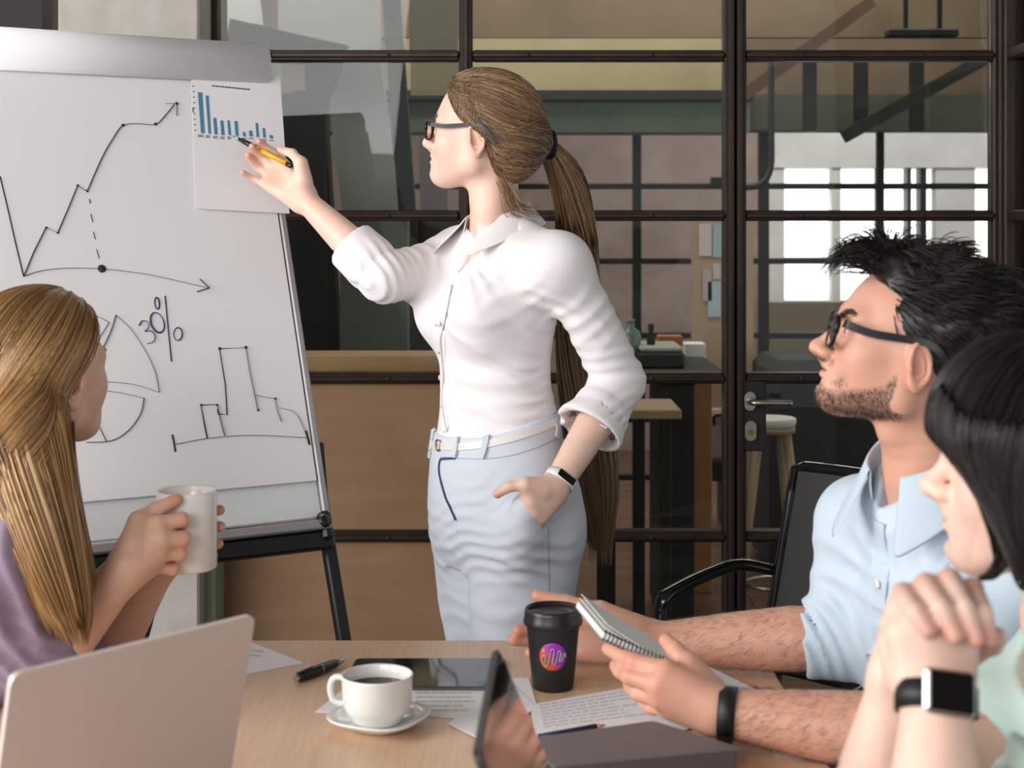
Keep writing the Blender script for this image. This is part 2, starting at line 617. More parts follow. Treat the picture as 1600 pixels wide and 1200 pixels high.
panel('pale_reflection_panel', [(436, -60), (592, -60), (596, 84), (520, 84), (436, 60)][::-1], 5.2, pale, 'pale grey panel standing for a reflection in the upper left pane', 'board')
panel('white_reflection_panel', [(340, -60), (400, -60), (412, 40), (362, 34), (352, 86), (342, 96)][::-1], 5.0, pale2, 'white panel standing for a bright reflection beside the concrete column', 'sheet')
panel('pointed_reflection_panel', [(350, 96), (361, 30), (420, 44), (480, 58), (545, 72), (520, 146), (510, 180), (510, 1030), (480, 1030), (478, 102), (420, 98)][::-1], 4.9, dark_m, 'black pointed panel standing for a dark reflection in the upper left pane', 'cloth')
panel('tall_reflection_panel', [(520, 96), (596, 96), (626, 330), (626, 984), (540, 984), (536, 330), (512, 140)][::-1], 5.3, pale, 'tall pale grey panel standing for a reflection in the second left pane', 'board')
panel('dark_reflection_strip', [(594, -60), (622, -60), (652, 345), (690, 1000), (670, 1000), (626, 345)][::-1], 5.1, dark_m, 'dark leaning strip standing for a reflection between the pale panels', 'post', th=0.06)
panel('tan_reflection_panel', [(640, -60), (716, -60), (716, 80), (640, 80)][::-1], 5.6, tanb, 'dull tan panel standing for a reflection at the top of the left bay', 'board')
panel('ochre_reflection_panel', [(642, 98), (730, 98), (730, 150), (642, 150)][::-1], 5.6, tanwall, 'ochre tan panel standing for a reflection beside the standing woman', 'board')
panel('lilac_reflection_panel', [(655, 212), (700, 212), (700, 950), (668, 950)][::-1], 5.6, lilac, 'dull lilac panel standing for a reflection behind the standing woman chin', 'board')
panel('green_reflection_panel', [(538, 345), (640, 345), (640, 1033), (538, 1033)][::-1], 4.9, greyg, 'grey green panel standing for a reflection in the third left pane', 'cabinet', th=0.12)
panel('dark_reflection_panel', [(440, 150), (512, 150), (536, 548), (536, 1000), (470, 1000), (470, 548)][::-1], 5.15, dark_m, 'tall dark panel standing for a reflection beside the flip chart', 'cabinet', th=0.1)
panel('grey_reflection_panel', [(330, 96), (440, 96), (440, 950), (330, 950)][::-1], 5.5, greyg, 'grey green panel standing for reflections behind the flip chart', 'screen')
panel('black_reflection_panel', [(640, 345), (760, 345), (760, 990), (640, 990)][::-1], 5.2, dark_m, 'black panel standing for dark reflections behind the standing woman chest', 'cabinet', th=0.1)
obj('counter_ledge', MB().box(((wx(350) + wx(722)) / 2, WY + 0.12, (wz(557) + wz(584)) / 2), (wx(722) - wx(350) - 0.05, 0.16, wz(557) - wz(584)), ch=0.003), ledge_m, label='pale wooden counter ledge behind the glass above the plywood panel', cat='ledge')
obj('dark_cupboard', MB().box(((wx(350, 5.5) + wx(720, 5.5)) / 2, 6.2, 0.55), (wx(720, 5.5) - wx(350, 5.5), 0.3, 1.1), ch=0.01), dark_m, label='low dark cupboard standing behind the counter ledge', cat='cupboard')

# right part of the far room: worktable, cabinet, boxes, jug, stool, notice board
tanboard = mat('pale_tan_panel', '#b59d86', 0.8, noise=(3, (1, 1, 0.4), '#a58b72', 0.2))
nb = panel('notice_board', [(1080, 345), (1176, 345), (1176, 640), (1080, 640)][::-1], 6.6, tanboard, 'pale tan upright board with pinned prints left of the door', 'board')
for px in (1084, 1172):
    obj('leg', MB().box((wx(px, 6.6), 6.6, wz(640, 6.6) / 2), (0.025, 0.025, wz(640, 6.6))), tanboard, nb)
for (a, b, c, d, m_) in ((1092, 350, 1112, 400, '#c9b9be'), (1114, 350, 1128, 402, '#9fb0b5'), (1098, 420, 1112, 470, '#b9a2a0'), (1106, 440, 1126, 495, '#a9bdc4'), (1114, 412, 1126, 436, '#c4b3ad')):
    pm = mat('pinned_print', m_, 0.8)
    obj('pinned_print', MB().sheet([P(a, b, 6.575), P(c, b, 6.575), P(c, d, 6.575), P(a, d, 6.575)][::-1], 0.004, (0, -1, 0)), pm, nb)
wood_l = mat('light_table_wood', '#9d8466', 0.5)
dt = thing('dark_worktable', (wx(1035, 5.4), 5.4, 0), 'black worktable with boxes on top seen through the glass beside the door', 'table')
obj('tabletop', MB().box((wx(1028, 5.4), 5.5, wz(581, 5.4)), (0.42, 0.6, 0.04), ch=0.004), dark_m, dt)
obj('drawer_block', MB().box((wx(1053, 5.4), 5.5, 0.44), (0.11, 0.5, 0.85), ch=0.004), dark_m, dt)
for dx in (-0.18, -0.08):
    obj('leg', MB().box((wx(1028, 5.4) + dx, 5.25, 0.43), (0.04, 0.04, 0.84), ch=0.003), dark_m, dt)
pr = thing('printer', (wx(1030, 5.4), 5.45, wz(577, 5.4)), 'dark grey printer with pale lid on the black worktable', 'printer')
zt = wz(572, 5.4)
obj('body', MB().box((wx(1030, 5.4), 5.45, zt + 0.028), (0.16, 0.3, 0.056), ch=0.008), steel2, pr)
obj('lid', MB().box((wx(1030, 5.4), 5.45, zt + 0.066), (0.15, 0.28, 0.016), ch=0.005), mat('pale_sage_plastic', '#9aa395', 0.4), pr)
jug = MB().lathe([(0, 0), (0.034, 0), (0.036, 0.01), (0.036, 0.1), (0.03, 0.118), (0.014, 0.13), (0.013, 0.15), (0.016, 0.152), (0.016, 0.158), (0, 0.158)], (wx(986, 5.4), 5.42, zt + 0.005), 20)
obj('water_jug', jug, mat('sage_glass_jug', '#7f9082', 0.25, trans=0.3), label='sage green jug at the left end of the black worktable', cat='jug')
fig = MB().lathe([(0, 0), (0.014, 0), (0.016, 0.01), (0.011, 0.03), (0.008, 0.045), (0.012, 0.06), (0.01, 0.072), (0, 0.076)], (wx(1018, 5.4), 5.42, zt + 0.074), 12)
obj('small_bottle', fig, dark_m, label='small dark bottle standing on the printer lid', cat='bottle')
obj('cardboard_box', MB().box((wx(1058, 5.4), 5.66, zt + 0.045), (0.09, 0.08, 0.09), ch=0.003), mat('orange_cardboard', '#a5653a', 0.7), label='orange brown cardboard box behind the printer on the worktable', cat='box')
obj('white_carton', MB().box((wx(1084, 5.9), 5.9, wz(580, 5.9) + 0.04), (0.08, 0.1, 0.14), ch=0.003), pale2, label='white carton right of the printer beside the tan board', cat='carton')
obj('carton_shelf', MB().box((wx(1084, 5.9), 5.9, (wz(580, 5.9) - 0.03) / 2), (0.12, 0.16, wz(580, 5.9) - 0.03), ch=0.003), mat('honey_wood', '#a8793f', 0.6), label='honey wooden pedestal under the white carton', cat='pedestal')
lt = thing('side_table', (wx(985, 5.0), 5.0, 0), 'low wooden side table with pale top behind the standing woman elbow', 'table')
obj('tabletop', MB().box((wx(985, 5.0), 4.9, wz(633, 5.0)), (0.28, 0.3, 0.03), ch=0.004), wood_l, lt)
for dx in (-0.1, 0.1):
    obj('leg', MB().box((wx(985, 5.0) + dx, 4.85, wz(640, 5.0) / 2), (0.035, 0.035, wz(640, 5.0)), ch=0.003), dark_m, lt)
bag = MB().box((wx(1120, 6.0), 6.0, wz(655, 6.0) - 0.06), (0.1, 0.12, 0.2), ch=0.02)
bg = thing('pink_bag', (wx(1120, 6.0), 6.0, wz(655, 6.0) - 0.16), 'dusty pink bag on a shelf left of the door post', 'bag')
obj('bag_body', bag, mat('dusty_pink_canvas', '#a58b88', 0.8), bg)
obj('handle', MB().tube(smooth_path([(wx(1112, 6.0), 5.93, wz(660, 6.0)), (wx(1112, 6.0), 5.9, wz(645, 6.0)), (wx(1128, 6.0), 5.9, wz(645, 6.0)), (wx(1128, 6.0), 5.93, wz(660, 6.0))], 14), 0.006, 6), dark_m, bg)
obj('bag_shelf', MB().box((wx(1125, 6.0), 6.05, wz(655, 6.0) - 0.195), (0.14, 0.26, 0.07)), dark_m, label='dark shelf under the pink bag', cat='shelf')
# stool
SY = 5.3
sc_ = np.array([wx(1206, SY), SY, 0])
sh = wz(652, SY)
st = thing('wooden_stool', sc_, 'wooden stool with round white seat behind the glass door', 'stool')
obj('seat', MB().lathe([(0, -0.03), (0.075, -0.03), (0.082, -0.024), (0.084, -0.004), (0.078, 0), (0, 0)], sc_ + (0, 0, sh), 28), mat('white_stool_seat', '#c9c6bf', 0.4), st)
obj('seat_ring', MB().lathe([(0.03, -0.05), (0.08, -0.05), (0.08, -0.031), (0.03, -0.031)], sc_ + (0, 0, sh), 24), wood_l, st)
for (tx, ty) in ((-0.13, -0.06), (0.12, -0.09), (0.1, 0.12), (-0.1, 0.13)):
    obj('leg', MB().tube([sc_ + (tx * 0.35, ty * 0.35, sh - 0.03), sc_ + (tx, ty, 0.0)], [0.017, 0.013], 10), wood_l, st)
rg = [sc_ + (0.095 * math.cos(a), 0.095 * math.sin(a), 0.16) for a in np.linspace(0, 2 * math.pi, 24, endpoint=False)]
obj('foot_ring', MB().tube(rg, 0.006, 6, closed=True), chrome, st)
obj('storage_crate', MB().box((wx(1240, 6.4), 7.1, 0.22), (0.4, 0.4, 0.44), ch=0.01), steel2, label='dark storage crate on the floor behind the stool', cat='crate')
obj('dark_sofa', MB().box((wx(1330, 6.2), 6.3, 0.43), (0.7, 0.5, 0.86), ch=0.04), dark_m, label='dark upholstered block behind the door below the windows', cat='sofa')
# ------------------------------------------------------------------ flip chart on its easel
paper_m = mat('white_paper', '#e6e4e5', 0.75)
paper2_m = mat('printed_paper', '#efecee', 0.7)
board_m = mat('whiteboard_enamel', '#dcdfdf', 0.35)
alu = mat('satin_aluminium', '#a39fa1', 0.5, 0.4)
blackp = mat('black_plastic', '#121213', 0.35)
ink = mat('black_marker_ink', '#26262b', 0.7)
ink_thin = mat('grey_marker_ink', '#56565c', 0.7)
ink_blue = mat('blue_marker_ink', '#2b2f5e', 0.7)
print_ink = mat('dark_print', '#4a4a50', 0.8)
bar_blue = mat('blue_print', '#4b87a6', 0.7)

P0 = P(405, 120, 3.2)                       # top right corner of the visible page
AZ, TILT = math.radians(31), math.radians(20.9)
wv = np.array([-math.cos(AZ), -math.sin(AZ), 0])                 # along the board to its left end
nh = np.array([math.sin(AZ), -math.cos(AZ), 0])                  # horizontal facing direction
dn = nh * math.sin(TILT) + np.array([0, 0, -1]) * math.cos(TILT)   # down the board
nb_ = nh * math.cos(TILT) + np.array([0, 0, 1]) * math.sin(TILT)   # out of the board
BAX = (wv, dn, nb_)


def board(px, py, off=0.0):
    """point of the board plane seen at a picture position"""
    o = np.array([0, 0, CAM_H])
    d = P(px, py, 1.0) - o
    t = np.dot(P0 + nb_ * off - o, nb_) / np.dot(d, nb_)
    return o + d * t


def B(s, t, off=0.0):
    return P0 + wv * s + dn * t + nb_ * off


fc_base = B(0.35, 1.75)
fc_base[2] = 0
fc = thing('flip_chart', fc_base, 'white flip chart with hand drawn graphs on a black easel beside the standing woman', 'flip chart')
tpage = float(np.dot(board(497, 751) - P0, dn))
trail = float(np.dot(board(500, 842) - P0, dn))
print('TP', tpage, trail)
obj('whiteboard', MB().box(B(0.35, (trail - 0.05) / 2 - 0.02, -0.012), (0.70, trail + 0.01, 0.012), BAX, 0.003), board_m, fc)
fr = MB()
for s in (-0.006, 0.706):
    fr.box(B(s, (trail - 0.05) / 2 - 0.02, -0.008), (0.014, trail + 0.03, 0.022), BAX, 0.003)
fr.box(B(0.35, -0.06, -0.008), (0.72, 0.02, 0.022), BAX, 0.003)
obj('board_frame', fr, alu, fc)
tr = MB()
tr.box(B(0.35, trail - 0.024, 0.008), (0.71, 0.018, 0.03), BAX, 0.003)
obj('marker_ledge', tr, alu, fc)
obj('lower_rail', MB().box(B(0.35, trail + 0.003, -0.004), (0.72, 0.034, 0.03), BAX, 0.004), blackp, fc)
# the pad: page in front, more pages under it, and the flipped over sheets
obj('page', MB().box(B(0.35, tpage / 2 - 0.01, -0.0005), (0.692, tpage + 0.02, 0.004), BAX, 0.001), paper_m, fc)
obj('under_page', MB().box(B(0.35, tpage / 2 - 0.012, -0.0045), (0.690, tpage + 0.015, 0.003), BAX, 0.001), paper_m, fc)
# roll: sheets folded over the top
prof = [(0.016, 0.006), (0.010, 0.020), (-0.006, 0.036), (-0.028, 0.043), (-0.052, 0.036), (-0.066, 0.016), (-0.068, -0.01), (-0.06, -0.03), (-0.03, -0.045), (0.06, -0.06), (0.2, -0.07)]
pr_ = smooth_path([(a, b, 0) for a, b in prof], 40)[:, :2]
vs_, fs_ = [], []
for s in (-0.012, 0.70):
    for (t, o_) in pr_:
        vs_.append(B(s, t, o_))
    for i, (t, o_) in enumerate(pr_):
        j = min(i + 1, len(pr_) - 1)
        k_ = max(i - 1, 0)
        tg = unit(np.array([pr_[j][0] - pr_[k_][0], pr_[j][1] - pr_[k_][1]]))
        vs_.append(B(s, t + tg[1] * 0.003, o_ - tg[0] * 0.003))
m_ = len(pr_)
for i in range(m_ - 1):
    fs_.append((i, i + 1, 2 * m_ + i + 1, 2 * m_ + i))
    fs_.append((m_ + i, 3 * m_ + i, 3 * m_ + i + 1, m_ + i + 1))
    fs_.append((i, m_ + i, m_ + i + 1, i + 1))
    fs_.append((2 * m_ + i, 2 * m_ + i + 1, 3 * m_ + i + 1, 3 * m_ + i))
fs_.append((0, 2 * m_, 3 * m_, m_))
obj('flipped_sheets', MB().add(vs_, fs_, True), paper_m, fc)
# easel legs
topR, kneeR = board(478, 640, -0.03), board(508, 822, -0.022)
footR = kneeR + (board(537, 1000, -0.022) - kneeR) * (kneeR[2] / (kneeR[2] - board(537, 1000, -0.022)[2]))
topL = B(0.6, 0.55, -0.03)
kneeL = board(245, 905, -0.022)
fl_ = board(219, 1000, -0.022)
footL = kneeL + (fl_ - kneeL) * (kneeL[2] / (kneeL[2] - fl_[2]))
for a, kn, b in ((topR, kneeR, footR), (topL, kneeL, footL)):
    lg = MB().bar(kn + (kn - b) * 0.22, b, 0.024, 0.022, nb_, 0.003)
    lgo = obj('leg', lg, blackp, fc)
    obj('rubber_foot', MB().lathe([(0, 0), (0.018, 0), (0.018, 0.02), (0.012, 0.03), (0, 0.03)], b - (0, 0, 0.002), 12), dark_m, lgo)
rear_top = B(0.35, 0.02, -0.04)
rear_foot = np.array([*(B(0.35, 0.5)[:2] - nh[:2] * 0.62), 0])
obj('leg', MB().bar(rear_top, rear_foot, 0.024, 0.022, wv, 0.003), blackp, fc)
kb = obj('leg_bracket', MB().box(board(508, 822, 0.004), (0.022, 0.055, 0.03), BAX, 0.006), blackp, fc)
obj('bracket_knob', MB().lathe([(0, 0), (0.012, 0), (0.012, 0.006), (0.008, 0.009), (0, 0.009)], board(507, 815, 0.018), 14, axes=(wv, dn, nb_)), blackp, kb)
obj('stand_bar', MB().bar(board(497, 692, -0.026), board(508, 830, -0.024), 0.018, 0.02, nb_, 0.003), blackp, fc)


def stroke(mb_, pts, w=0.0035, off=0.0025, n=None):
    pp = [board(x, y, off) for x, y in pts]
    if n:
        pp = smooth_path(pp, n)
    mb_.tube(pp, w / 2, 6, flat=0.3)


def dot(mb_, x, y, r=0.005):
    mb_.lathe([(0, 0.001), (r, 0.001), (r * 0.8, 0.0022), (0, 0.0024)], board(x, y, 0.0015), 10, axes=(wv, dn, nb_))


g1 = MB()
stroke(g1, [(0, 275), (12, 325), (24, 378), (37, 432)], 0.0030, n=14)
stroke(g1, [(37, 432), (52, 395), (72, 355), (90, 364), (108, 322), (121, 290), (136, 299)], 0.0030)
stroke(g1, [(136, 299), (160, 245), (178, 214), (192, 196), (215, 193), (243, 194), (260, 178), (272, 163)], 0.0030, n=40)
stroke(g1, [(259, 162), (276, 161), (276, 181)], 0.003)
for x, y in ((192, 196), (243, 194), (276, 162), (121, 290), (136, 299), (72, 356), (90, 364)):
    dot(g1, x, y, 0.0034 if x > 180 else 0.0024)
obj('line_graph', g1, ink, fc, label='hand drawn rising line graph with an arrow head')
g2 = MB()
stroke(g2, [(37, 432), (60, 424), (100, 419), (159, 420), (220, 427), (270, 437), (326, 450)], 0.0030, n=40)
stroke(g2, [(312, 436), (327, 450), (308, 456)], 0.006)
g2.lathe([(0, 0.001), (0.008, 0.001), (0.0065, 0.0024), (0, 0.0026)], board(159, 420, 0.0015), 14, axes=(wv, dn, nb_))
for a, b in (((140, 311), (141, 318)), ((142, 334), (145, 347)), ((146, 362), (149, 374)), ((151, 389), (155, 404))):
    stroke(g2, [a, b], 0.002)
obj('curved_axis_arrow', g2, ink, fc)
g3 = MB()
stroke(g3, [(121, 491), (140, 491), (156, 496), (170, 504)], 0.003, n=16)
stroke(g3, [(170, 504), (160, 520), (145, 542)], 0.0018)
stroke(g3, [(181, 492), (174, 515), (160, 545), (147, 568)], 0.0028, n=16)
stroke(g3, [(181, 492), (205, 515), (228, 550), (242, 580), (249, 613)], 0.0028, n=24)
stroke(g3, [(249, 613), (215, 602), (180, 597), (155, 597)], 0.0024, n=16)
stroke(g3, [(155, 609), (190, 614), (225, 622)], 0.0024, n=12)
stroke(g3, [(225, 622), (220, 645), (205, 668), (185, 684), (165, 690), (135, 691)], 0.0024, n=24)
stroke(g3, [(150, 657), (158, 673), (166, 689)], 0.0030)
obj('pie_drawing', g3, ink_thin, fc, label='hand drawn grey pie chart with a separated slice')
g4 = MB()
stroke(g4, [(217, 509), (222, 501), (231, 503), (232, 512), (226, 518), (236, 517), (242, 525), (239, 534), (230, 537)], 0.0036, n=30)
el = lambda cx, cy, rx_, ry_, rot, n=28: [(cx + rx_ * math.cos(a) * math.cos(rot) - ry_ * math.sin(a) * math.sin(rot), cy + rx_ * math.cos(a) * math.sin(rot) + ry_ * math.sin(a) * math.cos(rot)) for a in np.linspace(0, 2 * math.pi, n)]
stroke(g4, el(246, 504, 10, 16.5, -0.35), 0.0036)
stroke(g4, el(245.5, 474, 3.5, 9, -0.1), 0.003)
stroke(g4, [(258, 462), (262, 505), (268, 565)], 0.0026)
stroke(g4, el(278, 522, 6.5, 10, 0.05), 0.0030)
obj('percent_writing', g4, ink_blue, fc, label='handwritten 30% in blue marker')
g5 = MB()
stroke(g5, [(269, 679), (272, 692), (274, 706)], 0.004)
stroke(g5, [(273, 694), (330, 684), (400, 680), (482, 684)], 0.0024, n=30)
stroke(g5, [(478, 673), (481, 684), (484, 695)], 0.006)
stroke(g5, [(324, 685), (319, 660), (314, 633), (339, 632), (344, 655), (351, 681)], 0.003)
stroke(g5, [(340, 640), (341, 647), (355, 648), (352, 600), (343, 545), (384, 543), (391, 585), (403, 641)], 0.0030)
stroke(g5, [(397, 617), (430, 623), (433, 640), (440, 659)], 0.0024)
stroke(g5, [(436, 637), (455, 641), (465, 648), (480, 680)], 0.002)
for x, y in ((343, 545), (384, 543), (339, 633), (314, 633), (403, 641), (430, 623)):
    dot(g5, x, y, 0.0033 if y < 560 else 0.0024)
obj('bar_outline_drawing', g5, ink, fc, label='hand drawn outline of five bars on a base line')

# printed sheet taped to the pad (a separate thing)
ps_c = [board(298, 108, 0.0065), board(305, 326, 0.0065), board(452, 334, 0.0065), board(437, 118, 0.0065)]
ps = obj('chart_sheet', MB().sheet(ps_c, 0.0012, nb_), paper2_m, label='printed white sheet with a blue bar chart stuck to the flip chart', cat='paper')
bars = [(309, 317, 144, 208), (321, 327, 149, 209), (333, 339, 184, 210), (344, 350, 188, 211), (355, 360, 188, 211), (366, 372, 189, 212), (379, 384, 206, 213), (389, 395, 204, 213), (399, 404, 192, 214), (410, 415, 200, 215), (421, 427, 211, 216)]
for a, c, t, bt in bars:
    sl = 0.5 * (bt - t) / 6.5
    q = [board(a, t, 0.0078), board(a + sl, bt, 0.0078), board(c + sl * 0.6, bt + 0.5, 0.0078), board(c - 1, t + 0.5, 0.0078)]
    obj('printed_bar', MB().sheet(q, 0.0004, nb_), bar_blue, ps)
pt = MB()
for i in range(12):
    x = 331 + i * 5
    pt.sheet([board(x, 133 + i * 0.5, 0.0078), board(x, 135 + i * 0.5, 0.0078), board(x + 4.2, 135.4 + i * 0.5, 0.0078), board(x + 4.2, 133.4 + i * 0.5, 0.0078)], 0.0004, nb_)
for i in range(9):
    y = 134 + i * 8.6
    pt.sheet([board(300.5 + i * 0.4, y, 0.0078), board(300.5 + i * 0.4, y + 1.2, 0.0078), board(303.5 + i * 0.4, y + 1.2, 0.0078), board(303.5 + i * 0.4, y, 0.0078)], 0.0004, nb_)
pt.sheet([board(300.5, 168, 0.0078), board(301, 176, 0.0078), board(302.5, 176, 0.0078), board(302, 168, 0.0078)], 0.0004, nb_)
for i, (a, c, t, bt) in enumerate(bars):
    for k_ in (0, 3):
        if rnd.random() < 0.8:
            pt.sheet([board(a, bt + 2.5 + k_ * 0.8, 0.0078), board(a, bt + 3.7 + k_ * 0.8, 0.0078), board(c + 1, bt + 3.9 + k_ * 0.8, 0.0078), board(c + 1, bt + 2.7 + k_ * 0.8, 0.0078)], 0.0003, nb_)
obj('printed_text', pt, print_ink, ps, kind='stuff', label='fine dark print of a title, axis marks and captions')

# ------------------------------------------------------------------ meeting table
TZ = 0.75
oak = mat('pale_oak_laminate', '#deba9a', 0.36, noise=(10, (22, 0.9, 1), '#cda584', 0.28), bump=(90, 0.05))
tb = thing('meeting_table', (-0.25, 1.55, 0), 'pale oak meeting table in the foreground covered with papers and cups', 'table')
TX0, TX1, TY0, TY1 = -0.92, 0.382, 0.78, 2.4
obj('tabletop', MB().box(((TX0 + TX1) / 2, (TY0 + TY1) / 2, TZ - 0.0125), (TX1 - TX0, TY1 - TY0, 0.025), ch=0.003), oak, tb)
obj('apron', MB().box(((TX0 + TX1) / 2, (TY0 + TY1) / 2, TZ - 0.045), (TX1 - TX0 - 0.3, TY1 - TY0 - 0.3, 0.04), ch=0.003), steel2, tb)
for x in (TX0 + 0.18, TX1 - 0.18):
    for y in (TY0 + 0.18, TY1 - 0.18):
        obj('leg', MB().box((x, y, 0.3625), (0.05, 0.05, 0.725), ch=0.004), steel2, tb)


def T(px, py, dz=0.0):
    return on_z(px, py, TZ + dz)


def table_sheet(name, pix, dz, m, label, cat, th=0.0008, group=None):
    q = [T(x, y, dz) for x, y in pix]
    a = np.cross(q[1] - q[0], q[2] - q[0])
    if a[2] < 0:
        q = q[::-1]
    return obj(name, MB().sheet(q, th, (0, 0, 1)), m, label=label, cat=cat, group=group)


def text_rows(sheet_o, a, b, c, d, rows, dz, lw=0.35, name='printed_text', seed=1, frac=(0.6, 1.0)):
    """rows of fine print between corners a(top left) b(top right) c(bottom right) d(bottom left), all on the table plane"""
    r_ = random.Random(seed)
    mb_ = MB()
    for i in range(rows):
        t0 = (i + 0.5) / rows
        L0, R0 = a + (d - a) * t0, b + (c - b) * t0
        h = np.linalg.norm(d - a) / rows * lw
        dv = unit(d - a) * h
        u = 0.0
        end = r_.uniform(*frac)
        while u < end:
            w_ = r_.uniform(0.03, 0.12)
            p, q = L0 + (R0 - L0) * u, L0 + (R0 - L0) * min(u + w_, end)
            z = np.array([0, 0, dz])
            mb_.sheet([p + z, p + dv + z, q + dv + z, q + z], 0.0003, (0, 0, 1))
            u += w_ + 0.018
    return obj(name, mb_, light_print, sheet_o, kind='stuff')


light_print = mat('grey_print', '#c4c2c7', 0.8)
s1 = table_sheet('paper_sheet', [(300, 1000), (392, 1004), (474, 1036), (330, 1064)], 0.0004, paper2_m, 'white paper sheet half hidden behind the left silver laptop', 'paper')
text_rows(s1, T(392, 1012), T(425, 1018), T(415, 1030), T(386, 1028), 2, 0.0016, 0.2, seed=4)
s2 = table_sheet('paper_sheet', [(556, 1062), (826, 1060), (840, 1106), (760, 1124), (492, 1113)], 0.0004, paper2_m, 'white printed sheet under the tablet and behind the coffee cup', 'paper')
text_rows(s2, T(650, 1080), T(752, 1080), T(752, 1114), T(650, 1114), 5, 0.0016, 0.3, seed=5)
s3 = table_sheet('paper_sheet', [(700, 1131), (797, 1066), (838, 1104), (770, 1165)], 0.0016, paper2_m, 'white printed sheet showing left of the open side-on laptop', 'paper')
s4 = table_sheet('paper_sheet', [(828, 1102), (985, 1074), (1120, 1092), (1075, 1140), (838, 1156)], 0.0028, paper2_m, 'white sheet with rows of print under the bearded man left hand', 'paper')
text_rows(s4, T(842, 1104), T(985, 1080), T(1040, 1118), T(850, 1142), 8, 0.0038, 0.3, seed=6)

# pen
pn_a, pn_b = T(461, 1061, 0.008), T(541, 1030, 0.008)
pd_ = unit(pn_b - pn_a)
pnt = thing('ballpoint_pen', (pn_a + pn_b) / 2 - (0, 0, 0.008), 'black ballpoint pen with silver tip lying left of the tablet', 'pen')
LL = np.linalg.norm(pn_b - pn_a)
pp_ = lambda t: pn_a + pd_ * LL * t
obj('barrel', MB().tube([pp_(0.05), pp_(0.1), pp_(0.47), pp_(0.48), pp_(0.78)], [0.0062, 0.0072, 0.0078, 0.0078, 0.0064], 14), blackp, pnt)
obj('metal_tip', MB().tube([pp_(0.78), pp_(0.86), pp_(0.93), pp_(1.0)], [0.006, 0.005, 0.003, 0.001], 12), chrome, pnt)
obj('metal_ring', MB().tube([pp_(0.465), pp_(0.485)], 0.0081, 14), chrome, pnt)
obj('push_button', MB().tube([pp_(0.0), pp_(0.05)], [0.0042, 0.0058], 12), chrome, pnt)
obj('clip', MB().bar(pp_(0.02) + (0, 0, 0.0085), pp_(0.34) + (0, 0, 0.0095), 0.004, 0.0015, (0, 0, 1), 0.0005), chrome, pnt)

# tablet
glossb = mat('black_glass', '#060607', 0.06, spec=0.6)
tq = [T(533, 1073, 0.006), T(778, 1074, 0.006), T(792, 1029, 0.006), T(556, 1029, 0.006)]
tab = thing('tablet', sum(tq) / 4 - (0, 0, 0.006), 'black tablet lying flat on the table behind the coffee cup', 'tablet')


def rquad(q, r, n=5):
    out = []
    for i in range(4):
        p, a, c = q[i], q[i - 1], q[(i + 1) % 4]
        u, w_ = unit(a - p), unit(c - p)
        for t in np.linspace(0, 1, n):
            s = p + u * r * (1 - t) ** 2 + w_ * r * t ** 2
            out.append(s)
    return out


obj('tablet_body', MB().sheet(rquad(tq, 0.01), 0.005, (0, 0, -1)) if False else MB().sheet([p - (0, 0, 0.0055) for p in rquad(tq, 0.01)], 0.0055, (0, 0, 1)), mat('grey_tablet_edge', '#6f6c6e', 0.3, 0.7), tab)
cq = sum(tq) / 4
obj('screen', MB().sheet(rquad([cq + (p - cq) * 0.985 for p in tq], 0.009), 0.0008, (0, 0, 1)), glossb, tab)

# coffee cup and saucer
china = mat('white_china', '#e4e3df', 0.16, coat=0.4)
coffee = mat('black_coffee', '#150a05', 0.12, spec=0.12)
cc = T(593, 1136)
sq = lambda a, r: 1 + 0.055 * (math.cos(4 * (a - 0.35))) * min(1, r / 0.06)
sau = thing('saucer', cc, 'white rounded square saucer under the coffee cup', 'saucer')
obj('dish', MB().lathe([(0, 0.002), (0.03, 0.002), (0.034, 0.0), (0.037, 0.003), (0.052, 0.009), (0.064, 0.0155), (0.0655, 0.0175), (0.063, 0.0185), (0.05, 0.0125), (0.034, 0.0075), (0.026, 0.0075), (0, 0.0075)], cc, 56, sq), china, sau)
cup = thing('coffee_cup', cc + (-0.003, 0, 0.0078), 'white china cup of black coffee standing on a saucer', 'cup')
cup_c = cc + (-0.003, 0, 0.0078)
obj('cup_body', MB().lathe([(0, 0.0), (0.031, 0.0), (0.033, 0.003), (0.034, 0.007), (0.0405, 0.014), (0.0445, 0.024), (0.0455, 0.04), (0.0462, 0.058), (0.0465, 0.0605), (0.045, 0.0615), (0.0432, 0.059), (0.0425, 0.045), (0.04, 0.025), (0.03, 0.012), (0, 0.01)], cup_c, 56), china, cup)
obj('coffee', MB().lathe([(0.042, 0.0445), (0, 0.0446)], cup_c, 40), coffee, cup)
hv = unit(np.array([-0.9, 0.12, 0]))
hpts = [cup_c + hv * a + (0, 0, b) for a, b in ((0.043, 0.054), (0.054, 0.055), (0.061, 0.048), (0.062, 0.036), (0.057, 0.024), (0.043, 0.02))]
obj('handle', MB().tube(smooth_path(hpts, 20), 0.0042, 10), china, cup)

